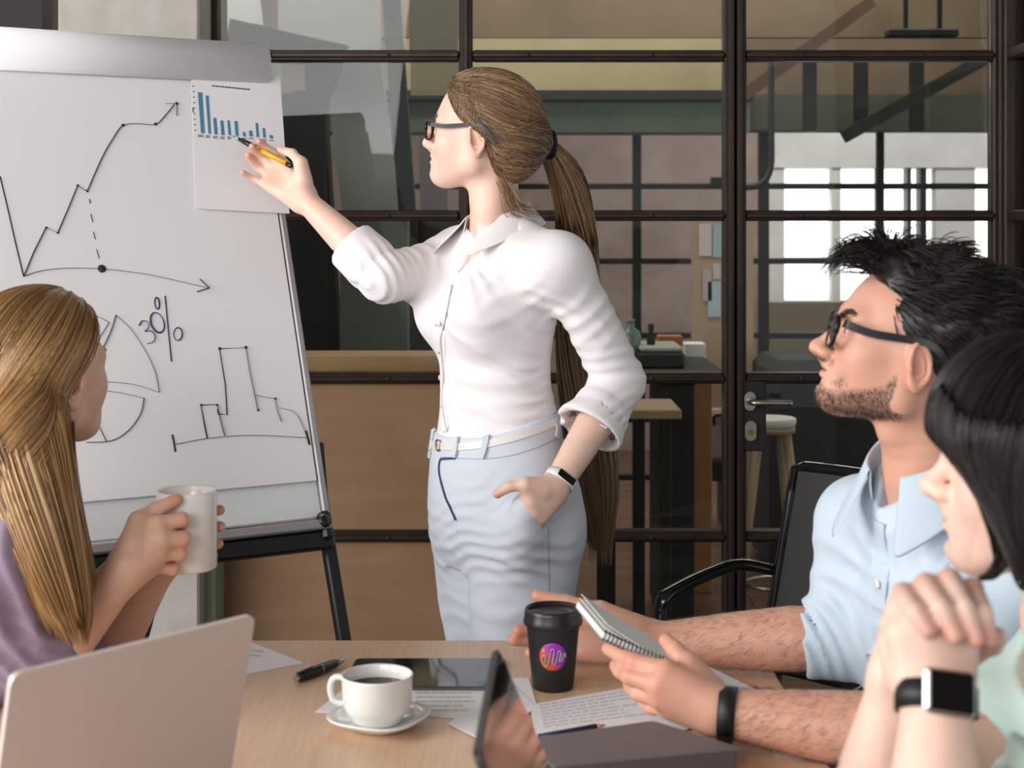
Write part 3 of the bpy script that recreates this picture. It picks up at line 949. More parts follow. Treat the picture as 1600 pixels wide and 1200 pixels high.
# takeaway cup with emblem
matteb = mat('matt_black_card', '#19181a', 0.55)
lidm = mat('dark_brown_lid', '#241c1f', 0.32)
tc_ = T(864, 1074)
tcup = thing('takeaway_cup', tc_, 'matt black takeaway coffee cup with a round colourful emblem', 'cup')
obj('cup_wall', MB().lathe([(0, 0.003), (0.026, 0.003), (0.0275, 0), (0.029, 0.003), (0.0375, 0.092), (0.0382, 0.094), (0.036, 0.095), (0, 0.095)], tc_, 48), matteb, tcup)
obj('lid', MB().lathe([(0.0375, 0.089), (0.0412, 0.09), (0.042, 0.094), (0.0405, 0.098), (0.0398, 0.107), (0.039, 0.1115), (0.0375, 0.1125), (0.036, 0.1105), (0.034, 0.106), (0.02, 0.1055), (0, 0.1055)], tc_, 48), lidm, tcup)
# emblem: curved disc on the front of the cup, orange to purple, with a silver squiggle
em = bpy.data.materials.new('emblem_gradient')
em.use_nodes = True
nt = em.node_tree
tcn = nt.nodes.new('ShaderNodeTexCoord')
mp = nt.nodes.new('ShaderNodeMapping')
mp.inputs['Rotation'].default_value = (0, math.radians(35), 0)
mp.inputs['Location'].default_value = (0.5, 0, 0)
mp.inputs['Scale'].default_value = (22, 22, 22)
gr = nt.nodes.new('ShaderNodeTexGradient')
rp = nt.nodes.new('ShaderNodeValToRGB')
rp.color_ramp.elements[0].color = (*lin('#c8531f'), 1)
rp.color_ramp.elements[0].position = 0.3
rp.color_ramp.elements[1].color = (*lin('#9a28b4'), 1)
rp.color_ramp.elements[1].position = 0.6
nt.links.new(tcn.outputs['Object'], mp.inputs[0])
nt.links.new(mp.outputs[0], gr.inputs[0])
nt.links.new(gr.outputs[0], rp.inputs[0])
nt.links.new(rp.outputs[0], nt.nodes['Principled BSDF'].inputs['Base Color'])
ez0 = 0.052


def on_cup(x, z, off):
    """x along the circumference, z above the emblem centre"""
    zz_ = ez0 + z
    r = 0.029 + (0.0375 - 0.029) * (zz_ - 0.003) / 0.089 + off
    a = -math.pi / 2 + x / r - 0.03
    return tc_ + np.array([r * math.cos(a), r * math.sin(a), zz_])


ev, ef = [], []
NR, NA = 6, 36
for off in (0.0001, 0.0008):
    for i in range(NR + 1):
        for k_ in range(NA):
            a = 2 * math.pi * k_ / NA
            rr = 0.0196 * i / NR
            ev.append(on_cup(rr * math.cos(a), rr * math.sin(a), off))
n1 = (NR + 1) * NA
for i in range(NR):
    for k_ in range(NA):
        k2 = (k_ + 1) % NA
        ef.append((n1 + i * NA + k_, n1 + (i + 1) * NA + k_, n1 + (i + 1) * NA + k2, n1 + i * NA + k2))
for k_ in range(NA):
    k2 = (k_ + 1) % NA
    ef.append((NR * NA + k_, NR * NA + k2, n1 + NR * NA + k2, n1 + NR * NA + k_))
emb = obj('emblem', MB().add(ev, ef, True), em, tcup, origin=on_cup(0, 0, 0), label='round orange and purple emblem')
sqm = MB()
sil = mat('silver_print', '#b9b6bb', 0.4)
path = [(-0.013, -0.009), (-0.0155, -0.003), (-0.0115, 0.003), (-0.0095, -0.004), (-0.012, -0.0115), (-0.0075, -0.0115), (-0.004, 0.0), (-0.002, 0.0105), (0.0015, 0.0105), (0.0005, 0.0), (-0.001, -0.008), (0.003, -0.009), (0.006, 0.0), (0.0075, 0.008), (0.011, 0.0075), (0.0095, -0.001), (0.0085, -0.006), (0.012, -0.005), (0.0145, 0.001), (0.0165, 0.0055), (0.018, 0.0)]
sp2 = smooth_path([(a, b, 0) for a, b in path], 90)
sqm.tube([on_cup(a, b, 0.0009) for a, b, _ in sp2], 0.0034, 6, flat=0.2)
sqm.lathe([(0, 0), (0.0021, 0), (0.0018, 0.0006), (0, 0.0007)], on_cup(-0.0125, 0.0085, 0.0007), 10, axes=((1, 0, 0), (0, 0, 1), (0, -1, 0)))
obj('emblem_script', sqm, sil, emb)

# grey hardback notebook, navy pencil, pink marker
greyb = mat('grey_book_cloth', '#766b6c', 0.6, bump=(120, 0.15))
gq = [on_z(832, 1153, 0.782), on_z(1020, 1126, 0.782), on_z(1158, 1168, 0.782), on_z(862, 1196, 0.782)]
gq = gq[::-1] if np.cross(gq[1] - gq[0], gq[2] - gq[0])[2] < 0 else gq
bk = thing('grey_book', sum(gq) / 4 - (0, 0, 0.032), 'thick grey cloth covered book lying in the front right of the table', 'book')
obj('cover', MB().sheet(rquad(gq, 0.006), 0.003, (0, 0, -1)).sheet([p - (0, 0, 0.0315) for p in rquad(gq, 0.006)], 0.003, (0, 0, 1)), greyb, bk)
cq = sum(gq) / 4
obj('page_block', MB().sheet([cq + (p - cq) * 0.975 - (0, 0, 0.0285) for p in rquad(gq, 0.004)], 0.0255, (0, 0, 1)), mat('grey_page_edge', '#5d5455', 0.8), bk)
na, nbq = T(842, 1152, 0.0075), T(946, 1133, 0.0075)
pc = thing('navy_pencil', (na + nbq) / 2 - (0, 0, 0.0075), 'navy blue pencil lying behind the grey book', 'pencil')
obj('pencil_body', MB().tube([na, na + (nbq - na) * 0.86], 0.0042, 6), mat('navy_lacquer', '#23294b', 0.35), pc)
obj('pencil_tip', MB().tube([na + (nbq - na) * 0.86, nbq], [0.0042, 0.0006], 8), mat('bare_pencil_wood', '#b08f78', 0.7), pc)

# left laptop, seen from behind its lid
lapm = mat('warm_silver_aluminium', '#d9cbc5', 0.42, 0.2)
lapk = mat('laptop_keys', '#1b1b1d', 0.5)


def laptop(name, top_a, top_b, facing, lean, h, depth, label, lapm=lapm):
    """top_a, top_b: upper lid corners; facing: horizontal direction the screen faces"""
    ax = unit(top_b - top_a)
    f = unit(np.array([facing[0], facing[1], 0]))
    f = unit(f - ax * np.dot(f, ax))
    dnv = unit(f * math.sin(lean) - np.array([0, 0, 1]) * math.cos(lean))
    nrm = np.cross(ax, dnv)
    if np.dot(nrm, f) < 0:
        nrm = -nrm
    a2, b2 = top_a + dnv * h, top_b + dnv * h
    root = thing(name, (a2 + b2) / 2 * np.array([1, 1, 0]) + (0, 0, TZ), label, 'laptop')
    q = [top_a, top_b, b2, a2]
    obj('lid', MB().sheet(rquad([p - nrm * 0.003 for p in q], 0.012), 0.0055, nrm), lapm, root)
    c_ = sum(q) / 4
    sc = obj('screen', MB().sheet(rquad([c_ + (p - c_) * 0.97 + nrm * 0.0026 for p in q], 0.008), 0.0008, nrm), glossb, root)
    bq = [a2, b2, b2 + f * depth, a2 + f * depth]
    zb = TZ + 0.004
    bq = [np.array([p[0], p[1], zb]) for p in bq]
    base = obj('base', MB().sheet(rquad(bq if np.cross(bq[1] - bq[0], bq[2] - bq[0])[2] > 0 else bq[::-1], 0.01), 0.012, (0, 0, 1)), lapm, root)
    kb_ = MB()
    o_ = np.array([a2[0], a2[1], zb + 0.012])
    wl_ = np.linalg.norm(b2 - a2)
    for r_ in range(5):
        for c2 in range(12):
            kb_.box(o_ + ax * (wl_ * (0.06 + 0.88 * (c2 + 0.5) / 12)) + f * (0.03 + 0.019 * r_), (wl_ * 0.88 / 12 - 0.003, 0.016, 0.002), (ax, f, np.array([0, 0, 1])))
    obj('keyboard', kb_, lapk, base, kind='stuff')
    obj('trackpad', MB().box(o_ + ax * wl_ * 0.5 + f * (depth - 0.055), (0.1, 0.07, 0.001), (ax, f, np.array([0, 0, 1]))), alu, base)
    hg = MB().tube([a2 + ax * wl_ * 0.1 + (0, 0, 0.004), b2 - ax * wl_ * 0.1 + (0, 0, 0.004)], 0.006, 10)
    obj('hinge', hg, lapk, root)
    return root


la, lb = P(397, 964, 1.6), P(16, 1046, 1.385)
lb[2] = la[2] = (la[2] + lb[2]) / 2
laptop('laptop', la, lb, (-0.73, 0.68), math.radians(13), (la[2] - TZ - 0.012) / math.cos(math.radians(13)), 0.215, 'silver laptop with open lid turned away, at the lower left')
# side-on open laptop in the centre foreground
ca = P(774, 1012, 1.5)
lean2 = math.radians(24)
cb = ca + np.array([-0.0125, -0.3, 0])
laptop('laptop', ca, cb, (1, 0), lean2, (ca[2] - TZ - 0.012) / math.cos(lean2), 0.2, 'open laptop seen edge-on with a glossy dark screen in the centre foreground', mat('dark_grey_metal', '#3a3839', 0.4, 0.5))
# ------------------------------------------------------------------ implicit modelling kit (smooth solids -> one continuous mesh)
F4 = np.float32


def smin(a, b, k):
    if k <= 0:
        return np.minimum(a, b)
    h = np.maximum(k - np.abs(a - b), 0) / k
    return np.minimum(a, b) - h * h * (k * 0.25)


def smax(a, b, k):
    return -smin(-a, -b, k)


class Sdf:
    def __init__(self):
        self.ops = []

    def op(self, fn, lo, hi, k=0.0, mode='add'):
        self.ops.append((fn, np.asarray(lo, float), np.asarray(hi, float), k, mode))
        return self

    def cone(self, a, b, ra, rb, k=0.01, mode='add'):
        a, b = np.asarray(a, float), np.asarray(b, float)
        ba = b - a
        L2 = float(ba @ ba) + 1e-12
        a4, ba4 = a.astype(F4), ba.astype(F4)

        def fn(p):
            q = p - a4
            h = np.clip(q @ ba4 / F4(L2), 0, 1)
            d = q - h[:, None] * ba4
            return np.sqrt((d * d).sum(1)) - (F4(ra) + F4(rb - ra) * h)
        r = max(ra, rb)
        return self.op(fn, np.minimum(a, b) - r, np.maximum(a, b) + r, k, mode)

    def chain(self, pts, radii, k=0.01, mode='add', n=None):
        """tube through points with changing radius, one primitive"""
        pts = np.asarray(pts, float)
        radii = np.asarray(radii, float)
        if n:
            t = np.linspace(0, len(pts) - 1, n)
            radii = np.interp(t, np.arange(len(radii)), radii)
            pts = smooth_path(pts, n)
        segs = [(pts[i].astype(F4), (pts[i + 1] - pts[i]).astype(F4), radii[i], radii[i + 1]) for i in range(len(pts) - 1)]

        def fn(p):
            out = None
            for a, ba, r0, r1 in segs:
                q = p - a
                h = np.clip(q @ ba / F4(float(ba @ ba) + 1e-12), 0, 1)
                d = q - h[:, None] * ba
                v = np.sqrt((d * d).sum(1)) - (F4(r0) + F4(r1 - r0) * h)
                out = v if out is None else np.minimum(out, v)
            return out
        r = radii.max()
        return self.op(fn, pts.min(0) - r, pts.max(0) + r, k, mode)

    def ell(self, c, r, k=0.01, mode='add', R=None):
        """ellipsoid; R rows = its axes"""
        c = np.asarray(c, float).astype(F4)
        r = np.asarray(r, float).astype(F4)
        R4 = None if R is None else np.asarray(R, float).astype(F4)

        def fn(p):
            q = p - c
            if R4 is not None:
                q = q @ R4.T
            k0 = np.sqrt(((q / r) ** 2).sum(1))
            k1 = np.sqrt(((q / (r * r)) ** 2).sum(1)) + F4(1e-9)
            return k0 * (k0 - 1) / k1
        m = float(r.max())
        return self.op(fn, c - m, c + m, k, mode)

    def sph(self, c, r, k=0.01, mode='add'):
        return self.cone(c, np.asarray(c, float) + (0, 0, 1e-5), r, r, k, mode)

    def loft(self, o, axes, st, k=0.01, mode='add', grow=0.0, pw=2.0):
        """stack of ellipses. axes rows = (left, front, up); st rows = (z, cl, cf, a, b) in local units, z rising"""
        st = np.asarray(st, float)
        A = np.asarray(axes, float).astype(F4)
        o4 = np.asarray(o, float).astype(F4)
        zs = np.linspace(st[0, 0], st[-1, 0], 80)
        tab = np.array([np.interp(zs, st[:, 0], st[:, i]) for i in range(1, 5)])
        ker = np.array([1, 2, 3, 2, 1]) / 9
        for i in range(4):
            e = np.concatenate([[tab[i, 0]] * 2, tab[i], [tab[i, -1]] * 2])
            tab[i] = np.convolve(e, ker, 'valid')
        z0, z1 = st[0, 0], st[-1, 0]

        def fn(p):
            q = (p - o4) @ A.T
            z = np.clip(q[:, 2], z0, z1)
            u = (z - z0) / (z1 - z0) * 79
            i = np.clip(u.astype(int), 0, 78)
            w = (u - i).astype(F4)
            T4 = tab.astype(F4)
            cl, cf, a, b = [T4[j, i] * (1 - w) + T4[j, i + 1] * w for j in range(4)]
            a = a + F4(grow)
            b = b + F4(grow)
            x, y = np.abs(q[:, 0] - cl) / a, np.abs(q[:, 1] - cf) / b
            f = (x ** F4(pw) + y ** F4(pw)) ** F4(1 / pw) + F4(1e-6)
            g = np.sqrt((x / a) ** 2 + (y / b) ** 2) / np.sqrt(x * x + y * y + F4(1e-9)) + F4(1e-6)
            dxy = (f - 1) / g
            dz = np.abs(q[:, 2] - z)
            return np.where(dz > 0, np.where(dxy > 0, np.sqrt(np.maximum(dxy, 0) ** 2 + dz * dz), np.maximum(dz, dxy)), np.maximum(dxy, np.maximum(z0 - q[:, 2], q[:, 2] - z1)))
        m = max(np.abs(st[:, 1:3]).max() + st[:, 3:5].max() + grow, 0.05)
        c0, c1 = np.asarray(o) + A[2] * z0, np.asarray(o) + A[2] * z1
        return self.op(fn, np.minimum(c0, c1) - m, np.maximum(c0, c1) + m, k, mode)

    def local(self, other, O, R, rad, k=0.01, mode='add', c=(0, 0, 0)):
        """another field placed with origin O and axes R (rows)"""
        O4, R4 = np.asarray(O, float).astype(F4), np.asarray(R, float).astype(F4)
        C = np.asarray(O, float) + np.asarray(c, float) @ np.asarray(R, float)
        return self.op(lambda p: other.ev((p - O4) @ R4.T), C - rad, C + rad, k, mode)

    def field(self, other, k=0.01, mode='add'):
        lo, hi = other.bounds()
        return self.op(lambda p: other.ev(p), lo, hi, k, mode)

    def disp(self, fn, lo=(-9, -9, -9), hi=(9, 9, 9)):
        return self.op(fn, lo, hi, 0, 'disp')

    def bounds(self):
        los = [o[1] for o in self.ops if o[4] == 'add']
        his = [o[2] for o in self.ops if o[4] == 'add']
        return np.min(los, 0), np.max(his, 0)

    def ev(self, p, lo=None, hi=None, pad=0.0):
        p = np.asarray(p, F4)
        d = np.full(len(p), 9.0, F4)
        if len(p) == 0:
            return d
        if lo is None:
            lo, hi = p.min(0), p.max(0)
        for fn, l, h, k, mode in self.ops:
            if np.any(l - k - pad > hi) or np.any(h + k + pad < lo):
                if mode == 'and':
                    d = np.maximum(d, F4(9))
                continue
            v = fn(p)
            if mode == 'add':
                d = smin(d, v, k)
            elif mode == 'sub':
                d = smax(d, -v, k)
            elif mode == 'and':
                d = smax(d, v, k)
            else:
                d = d + v
        return d


def net(field, h, lo=None, hi=None, keep=None, relax=1):
    """surface nets over the sparse shell of a field -> (verts, quads)"""
    if lo is None:
        lo, hi = field.bounds()
    lo = np.asarray(lo, float) - 3 * h
    hi = np.asarray(hi, float) + 3 * h
    Bk = 12
    nb = np.maximum(np.ceil((hi - lo) / (h * Bk)).astype(int), 1)
    n = nb * Bk + 1
    gx, gy, gz = np.meshgrid(*[np.arange(m) for m in nb], indexing='ij')
    bi = np.stack([gx.ravel(), gy.ravel(), gz.ravel()], 1)
    cen = lo + (bi + 0.5) * Bk * h
    dc = np.concatenate([field.ev(c, pad=0.25) for c in np.array_split(cen, max(1, len(cen) // 4000))])
    act = bi[np.abs(dc) < Bk * h * 0.5 * 1.7321 * 1.25 + 0.012]
    vol = np.full(n, 1.0, F4)
    sgn = bi[dc < 0]
    for b in sgn:
        s = b * Bk
        vol[s[0]:s[0] + Bk + 1, s[1]:s[1] + Bk + 1, s[2]:s[2] + Bk + 1] = -1.0
    r = np.arange(Bk + 1)
    ox, oy, oz = np.meshgrid(r, r, r, indexing='ij')
    offs = np.stack([ox.ravel(), oy.ravel(), oz.ravel()], 1)
    for b in act:
        s = b * Bk
        pts = lo + (s + offs) * h
        v = field.ev(pts, pts[0], pts[-1], pad=h * 6)
        vol[s[0]:s[0] + Bk + 1, s[1]:s[1] + Bk + 1, s[2]:s[2] + Bk + 1] = v.reshape(Bk + 1, Bk + 1, Bk + 1)
    s = vol < 0
    c8 = [s[i:n[0] - 1 + i, j:n[1] - 1 + j, k:n[2] - 1 + k] for i in (0, 1) for j in (0, 1) for k in (0, 1)]
    allv = c8[0].copy()
    anyv = c8[0].copy()
    for c in c8[1:]:
        allv &= c
        anyv |= c
    cells = np.argwhere(anyv & ~allv)
    del allv, anyv
    cor = np.array([(i, j, k) for i in (0, 1) for j in (0, 1) for k in (0, 1)])
    val = np.stack([vol[cells[:, 0] + c[0], cells[:, 1] + c[1], cells[:, 2] + c[2]] for c in cor], 1)
    acc = np.zeros((len(cells), 3))
    cnt = np.zeros(len(cells))
    for a in range(8):
        for b in range(a + 1, 8):
            if np.abs(cor[a] - cor[b]).sum() != 1:
                continue
            va, vb = val[:, a], val[:, b]
            m = (va < 0) != (vb < 0)
            t = np.where(m, va / np.where(m, va - vb, 1), 0)
            acc += np.where(m[:, None], cor[a] + t[:, None] * (cor[b] - cor[a]), 0)
            cnt += m
    verts = lo + (cells + acc / cnt[:, None]) * h
    dims = n - 1
    key = (cells[:, 0].astype(np.int64) * dims[1] + cells[:, 1]) * dims[2] + cells[:, 2]

    def ids(c):
        k = (c[:, 0].astype(np.int64) * dims[1] + c[:, 1]) * dims[2] + c[:, 2]
        return np.searchsorted(key, k)
    quads = []
    for ax in range(3):
        sl0 = [slice(1, m - 1) for m in n]
        sl1 = [slice(1, m - 1) for m in n]
        sl0[ax] = slice(0, n[ax] - 1)
        sl1[ax] = slice(1, n[ax])
        A, Bv = s[tuple(sl0)], s[tuple(sl1)]
        e = np.argwhere(A != Bv)
        if len(e) == 0:
            continue
        add = np.array([1, 1, 1])
        add[ax] = 0
        e = e + add
        fl = s[e[:, 0], e[:, 1], e[:, 2]]
        u, w = [(1, 2), (2, 0), (0, 1)][ax]
        eu = np.zeros(3, int)
        eu[u] = 1
        ew = np.zeros(3, int)
        ew[w] = 1
        q = np.stack([ids(e - eu - ew), ids(e - ew), ids(e), ids(e - eu)], 1)
        q[~fl] = q[~fl][:, ::-1]
        quads.append(q)
    quads = np.concatenate(quads)
    for _ in range(relax):
        sm = np.zeros_like(verts)
        ct = np.zeros(len(verts))
        for a in range(4):
            b = (a + 1) % 4
            np.add.at(sm, quads[:, a], verts[quads[:, b]])
            np.add.at(ct, quads[:, a], 1)
        verts = verts * 0.5 + 0.5 * sm / np.maximum(ct, 1)[:, None]
    if keep is not None:
        m = keep(verts[quads].mean(1))
        quads = quads[m]
        used = np.unique(quads)
        mp_ = np.zeros(len(verts), int)
        mp_[used] = np.arange(len(used))
        verts, quads = verts[used], mp_[quads]
    return verts, quads


def mesh_np(name, verts, faces, m, parent=None, tint=None, smooth=True, origin=None, label=None, kind=None, cat=None, group=None):
    """mesh from arrays; tint: (n,3) linear colours"""
    if origin is None:
        lo, hi = verts.min(0), verts.max(0)
        origin = np.array([(lo[0] + hi[0]) / 2, (lo[1] + hi[1]) / 2, lo[2]])
    me = bpy.data.meshes.new(name)
    nv, nf, w = len(verts), len(faces), faces.shape[1]
    me.vertices.add(nv)
    me.vertices.foreach_set('co', (verts - origin).astype(F4).ravel())
    me.loops.add(nf * w)
    me.loops.foreach_set('vertex_index', faces.astype(np.int32).ravel())
    me.polygons.add(nf)
    me.polygons.foreach_set('loop_start', np.arange(0, nf * w, w, dtype=np.int32))
    me.polygons.foreach_set('use_smooth', np.full(nf, smooth))
    me.update(calc_edges=True)
    if tint is not None:
        a = me.color_attributes.new('tint', 'FLOAT_COLOR', 'POINT')
        a.data.foreach_set('color', np.concatenate([tint, np.ones((nv, 1))], 1).astype(F4).ravel())
    o = link_mesh(name, me, m, parent, np.asarray(origin, float))
    tag(o, label, cat, group, kind)
    return o


def cast(field, px, py, Y0=0.8, Y1=4.0):
    """first point of a field's surface seen at a picture position"""
    o = np.array([0, 0, CAM_H])
    d = unit(P(px, py, 1.0) - o)
    t = Y0
    best = (9.0, None)
    for _ in range(120):
        v = float(field.ev((o + d * t)[None], pad=0.6)[0])
        if abs(v) < best[0]:
            best = (abs(v), t)
        if abs(v) < 0.0004:
            break
        t += max(min(v, 0.5), -0.05) * 0.8
        if t > Y1:
            break
    return o + d * best[1]


def grad(field, p, e=0.0012):
    p = np.asarray(p, float)
    g = np.stack([field.ev(p + np.eye(3)[i] * e) - field.ev(p - np.eye(3)[i] * e) for i in range(3)], 1)
    return g / (np.linalg.norm(g, axis=1)[:, None] + 1e-9)


def project(field, p, off=0.0, it=4):
    p = np.array(p, float)
    for _ in range(it):
        d = field.ev(p)
        p = p - grad(field, p) * (d - off)[:, None]
    return p


def on_surf(field, pix, off=0.001, n=None):
    if n:
        pix = smooth_path([(x, y, 0) for x, y in pix], n)[:, :2]
    pts = np.array([cast(field, x, y) for x, y in pix])
    return project(field, pts, off, 2)


def ribbon(mb_, pts, nrm, w, th):
    """flat band lying on a surface"""
    pts = np.asarray(pts)
    t = np.gradient(pts, axis=0)
    t /= np.linalg.norm(t, axis=1)[:, None] + 1e-9
    s = np.cross(t, nrm)
    s /= np.linalg.norm(s, axis=1)[:, None] + 1e-9
    w = np.full(len(pts), w) if np.isscalar(w) else np.asarray(w)
    vs_, fs = [], []
    for i in range(len(pts)):
        a, b = pts[i] - s[i] * w[i] / 2, pts[i] + s[i] * w[i] / 2
        vs_ += [a, b, b + nrm[i] * th, a + nrm[i] * th]
    for i in range(len(pts) - 1):
        for k in range(4):
            k2 = (k + 1) % 4
            fs.append((4 * i + k, 4 * i + k2, 4 * i + 4 + k2, 4 * i + 4 + k)[::-1])
    e = 4 * (len(pts) - 1)
    fs += [(0, 1, 2, 3), (e + 3, e + 2, e + 1, e)]
    return mb_.add(vs_, fs, False)


def surf_ribbon(mb_, field, pix, w, th=0.0012, n=30, off=0.0):
    pts = on_surf(field, pix, off, n)
    return ribbon(mb_, pts, grad(field, pts), w, th)


def strands(paths, radii, tints, sides=3):
    """paths (N,S,3), radii (N,S) -> verts, quads, tint"""
    N, S, _ = paths.shape
    t = np.gradient(paths, axis=1)
    t /= np.linalg.norm(t, axis=2)[..., None] + 1e-9
    ref = np.where(np.abs(t[..., 2:3]) > 0.9, np.array([1.0, 0, 0]), np.array([0, 0, 1.0]))
    u = np.cross(t, ref)
    u /= np.linalg.norm(u, axis=2)[..., None] + 1e-9
    w = np.cross(t, u)
    ring = []
    for k in range(sides):
        a = 2 * math.pi * k / sides
        ring.append(paths + radii[..., None] * (math.cos(a) * u + math.sin(a) * w))
    V = np.stack(ring, 2)                                   # N,S,sides,3
    idx = np.arange(N * S * sides).reshape(N, S, sides)
    q = []
    for k in range(sides):
        k2 = (k + 1) % sides
        q.append(np.stack([idx[:, :-1, k], idx[:, :-1, k2], idx[:, 1:, k2], idx[:, 1:, k]], -1).reshape(-1, 4))
    tint = np.repeat(tints[:, None, :], S * sides, 1).reshape(-1, 3)
    return V.reshape(-1, 3), np.concatenate(q), tint


NPR = np.random.RandomState(11)


def wave_noise(seed, scale, n=7):
    r = np.random.RandomState(seed)
    K = r.normal(size=(n, 3)) * scale
    ph = r.uniform(0, 6.28, n)
    K4, ph4 = K.astype(F4), ph.astype(F4)
    return lambda p: np.sin(p @ K4.T + ph4).sum(1) / F4(n ** 0.5 * 1.2)


def folds(center, rad, direction, wl, amp, seed=0, warp=0.35):
    """cloth folds running across 'direction' with wavelength wl, fading out at rad from a centre"""
    c = np.asarray(center, float).astype(F4)
    d = unit(direction).astype(F4)
    nz = wave_noise(seed, 22)

    def fn(p):
        q = p - c
        r2 = (q * q).sum(1) / F4(rad * rad)
        m = np.maximum(1 - r2, 0) ** 2
        ph = (q @ d) * F4(2 * math.pi / wl) + F4(warp * 6) * nz(p)
        s = np.sin(ph)
        return F4(amp) * m * (s - F4(0.35) * s * s)
    return fn, c - rad, c + rad


def rot_frame(fwd, up):
    """rows (forward, left, up)"""
    f = unit(fwd)
    u = np.asarray(up, float)
    u = unit(u - f * (f @ u))
    return np.array([f, np.cross(u, f), u])


def make_head(female=True, s=1.0, mouth=0.0):
    """head in its own frame: x forward, y left, z up, origin between the ear canals"""
    H = Sdf()
    w = 0.96 if female else 1.03
    H.ell((-0.012, 0, 0.046), (0.098, 0.074 * w, 0.085), 0)
    H.ell((0.026, 0, 0.048), (0.06, 0.062 * w, 0.066), 0.03)
    H.cone((0.045, 0, 0.015), (0.058, 0, -0.045), 0.050 * w, 0.030, 0.03)
    jr = 0.015 if female else 0.018
    for sd in (1, -1):
        H.cone((0.002, sd * 0.05 * w, -0.042 if female else -0.05), (0.078, sd * 0.012, -0.068), jr, 0.013, 0.028)
        H.cone((0.0, sd * 0.058 * w, 0.01), (0.004, sd * 0.052 * w, -0.042), 0.014, 0.014, 0.03)
        H.sph((0.062, sd * 0.044 * w, -0.004), 0.018, 0.03)
        H.ell((0.04, sd * 0.034 * w, -0.024), (0.036, 0.027, 0.036), 0.03)
    H.ell((0.084, 0, -0.066), (0.0135, 0.018, 0.0135) if female else (0.0155, 0.021, 0.016), 0.022)
    H.cone((0.0, 0, -0.045), (0.06, 0, -0.06), 0.034, 0.022, 0.03)
    br = 0.0 if female else 0.0035
    for sd in (1, -1):
        H.cone((0.083 + br, sd * 0.012, 0.036), (0.072 + br, sd * 0.046, 0.038), 0.0125, 0.010, 0.018)
        H.sph((0.1, sd * 0.031, 0.021), 0.014, 0.016, 'sub')
    # mouth barrel and lips
    H.ell((0.077, 0, -0.037), (0.022, 0.03, 0.024), 0.022)
    H.ell((0.0985, 0, -0.0312), (0.0074, 0.019, 0.0052), 0.005)
    H.ell((0.0972, 0, -0.0448), (0.0074, 0.0175, 0.0060), 0.005)
    H.ell((0.1055, 0, -0.0378), (0.012, 0.022, 0.0011 + mouth), 0.0022, 'sub')
    H.cone((0.1005, -0.012, -0.0545), (0.1005, 0.012, -0.0545), 0.005, 0.005, 0.007, 'sub')
    H.cone((0.0925, 0, 0.0275), (0.0925, 0, 0.0275 + 1e-4), 0.001, 0.001, 0.001)
    # nose
    nt = (0.1185, 0, -0.008) if female else (0.121, 0, -0.013)
    H.cone((0.088, 0, 0.028), (nt[0] - 0.005, 0, nt[2] + 0.003), 0.0075, 0.0085, 0.012)
    H.sph((nt[0] - 0.0035, 0, nt[2]), 0.0092, 0.008)
    for sd in (1, -1):
        H.ell((nt[0] - 0.016, sd * 0.0125, nt[2] - 0.004), (0.011, 0.0075, 0.0085), 0.007)
        H.ell((nt[0] - 0.0105, sd * 0.0065, nt[2] - 0.0125), (0.0055, 0.0032, 0.004), 0.003, 'sub')
    H.cone((nt[0] - 0.012, 0, nt[2] - 0.01), (0.096, 0, -0.028), 0.005, 0.004, 0.008)
    # eyeballs and lids
    for sd in (1, -1):
        H.sph((0.0785, sd * 0.031, 0.0215), 0.0118, 0.003)
        H.cone((0.0865, sd * 0.021, 0.0275), (0.0835, sd * 0.042, 0.0275), 0.0042, 0.0042, 0.006)
        H.cone((0.0865, sd * 0.022, 0.0135), (0.0835, sd * 0.041, 0.0145), 0.0036, 0.0036, 0.006)
    # ears
    for sd in (1, -1):
        e = Sdf()
        # local ear frame: x forward, y outwards, z up
        e.ell((0, 0, 0.002), (0.0165, 0.0055, 0.029), 0)
        e.ell((0.003, 0, -0.022), (0.0095, 0.0055, 0.0105), 0.006)
        e.ell((0.000, 0.0055, 0.0015), (0.0105, 0.0062, 0.0195), 0.003, 'sub')
        e.chain([(0.0105, 0.002, 0.002), (0.0105, 0.004, 0.018), (0.003, 0.005, 0.0285), (-0.009, 0.006, 0.0245), (-0.0145, 0.0065, 0.009), (-0.0125, 0.006, -0.008), (-0.004, 0.0045, -0.02)], [0.003, 0.0032, 0.0032, 0.0032, 0.0032, 0.0031, 0.0034], 0.0015, n=18)
        e.chain([(0.002, 0.002, 0.018), (-0.0065, 0.0035, 0.008), (-0.0065, 0.003, -0.006), (0.001, 0.002, -0.0125)], [0.0022, 0.0024, 0.0024, 0.0022], 0.002, n=12)
        e.sph((0.0105, 0.0025, -0.004), 0.0042, 0.004)
        e.ell((0.0045, 0.001, -0.003), (0.0048, 0.008, 0.0062), 0.002, 'sub')
        fl = unit((0.35, 0, 1))
        xa = unit(np.array([0.93, sd * 0.36, -0.14]))
        ya = unit(np.array([-0.36, sd * 0.93, 0.12]))
        za = unit(np.array([-0.15, sd * 0.03, 1.0]))
        H.local(e, np.array([-0.004, sd * 0.0765 * w, 0.002]), np.array([xa, ya, za]), 0.05, 0.004)
    if s != 1.0:
        G = Sdf()
        G.op(lambda p: H.ev(p / F4(s)) * F4(s), np.full(3, -0.14 * s), np.full(3, 0.15 * s))
        return G
    return H


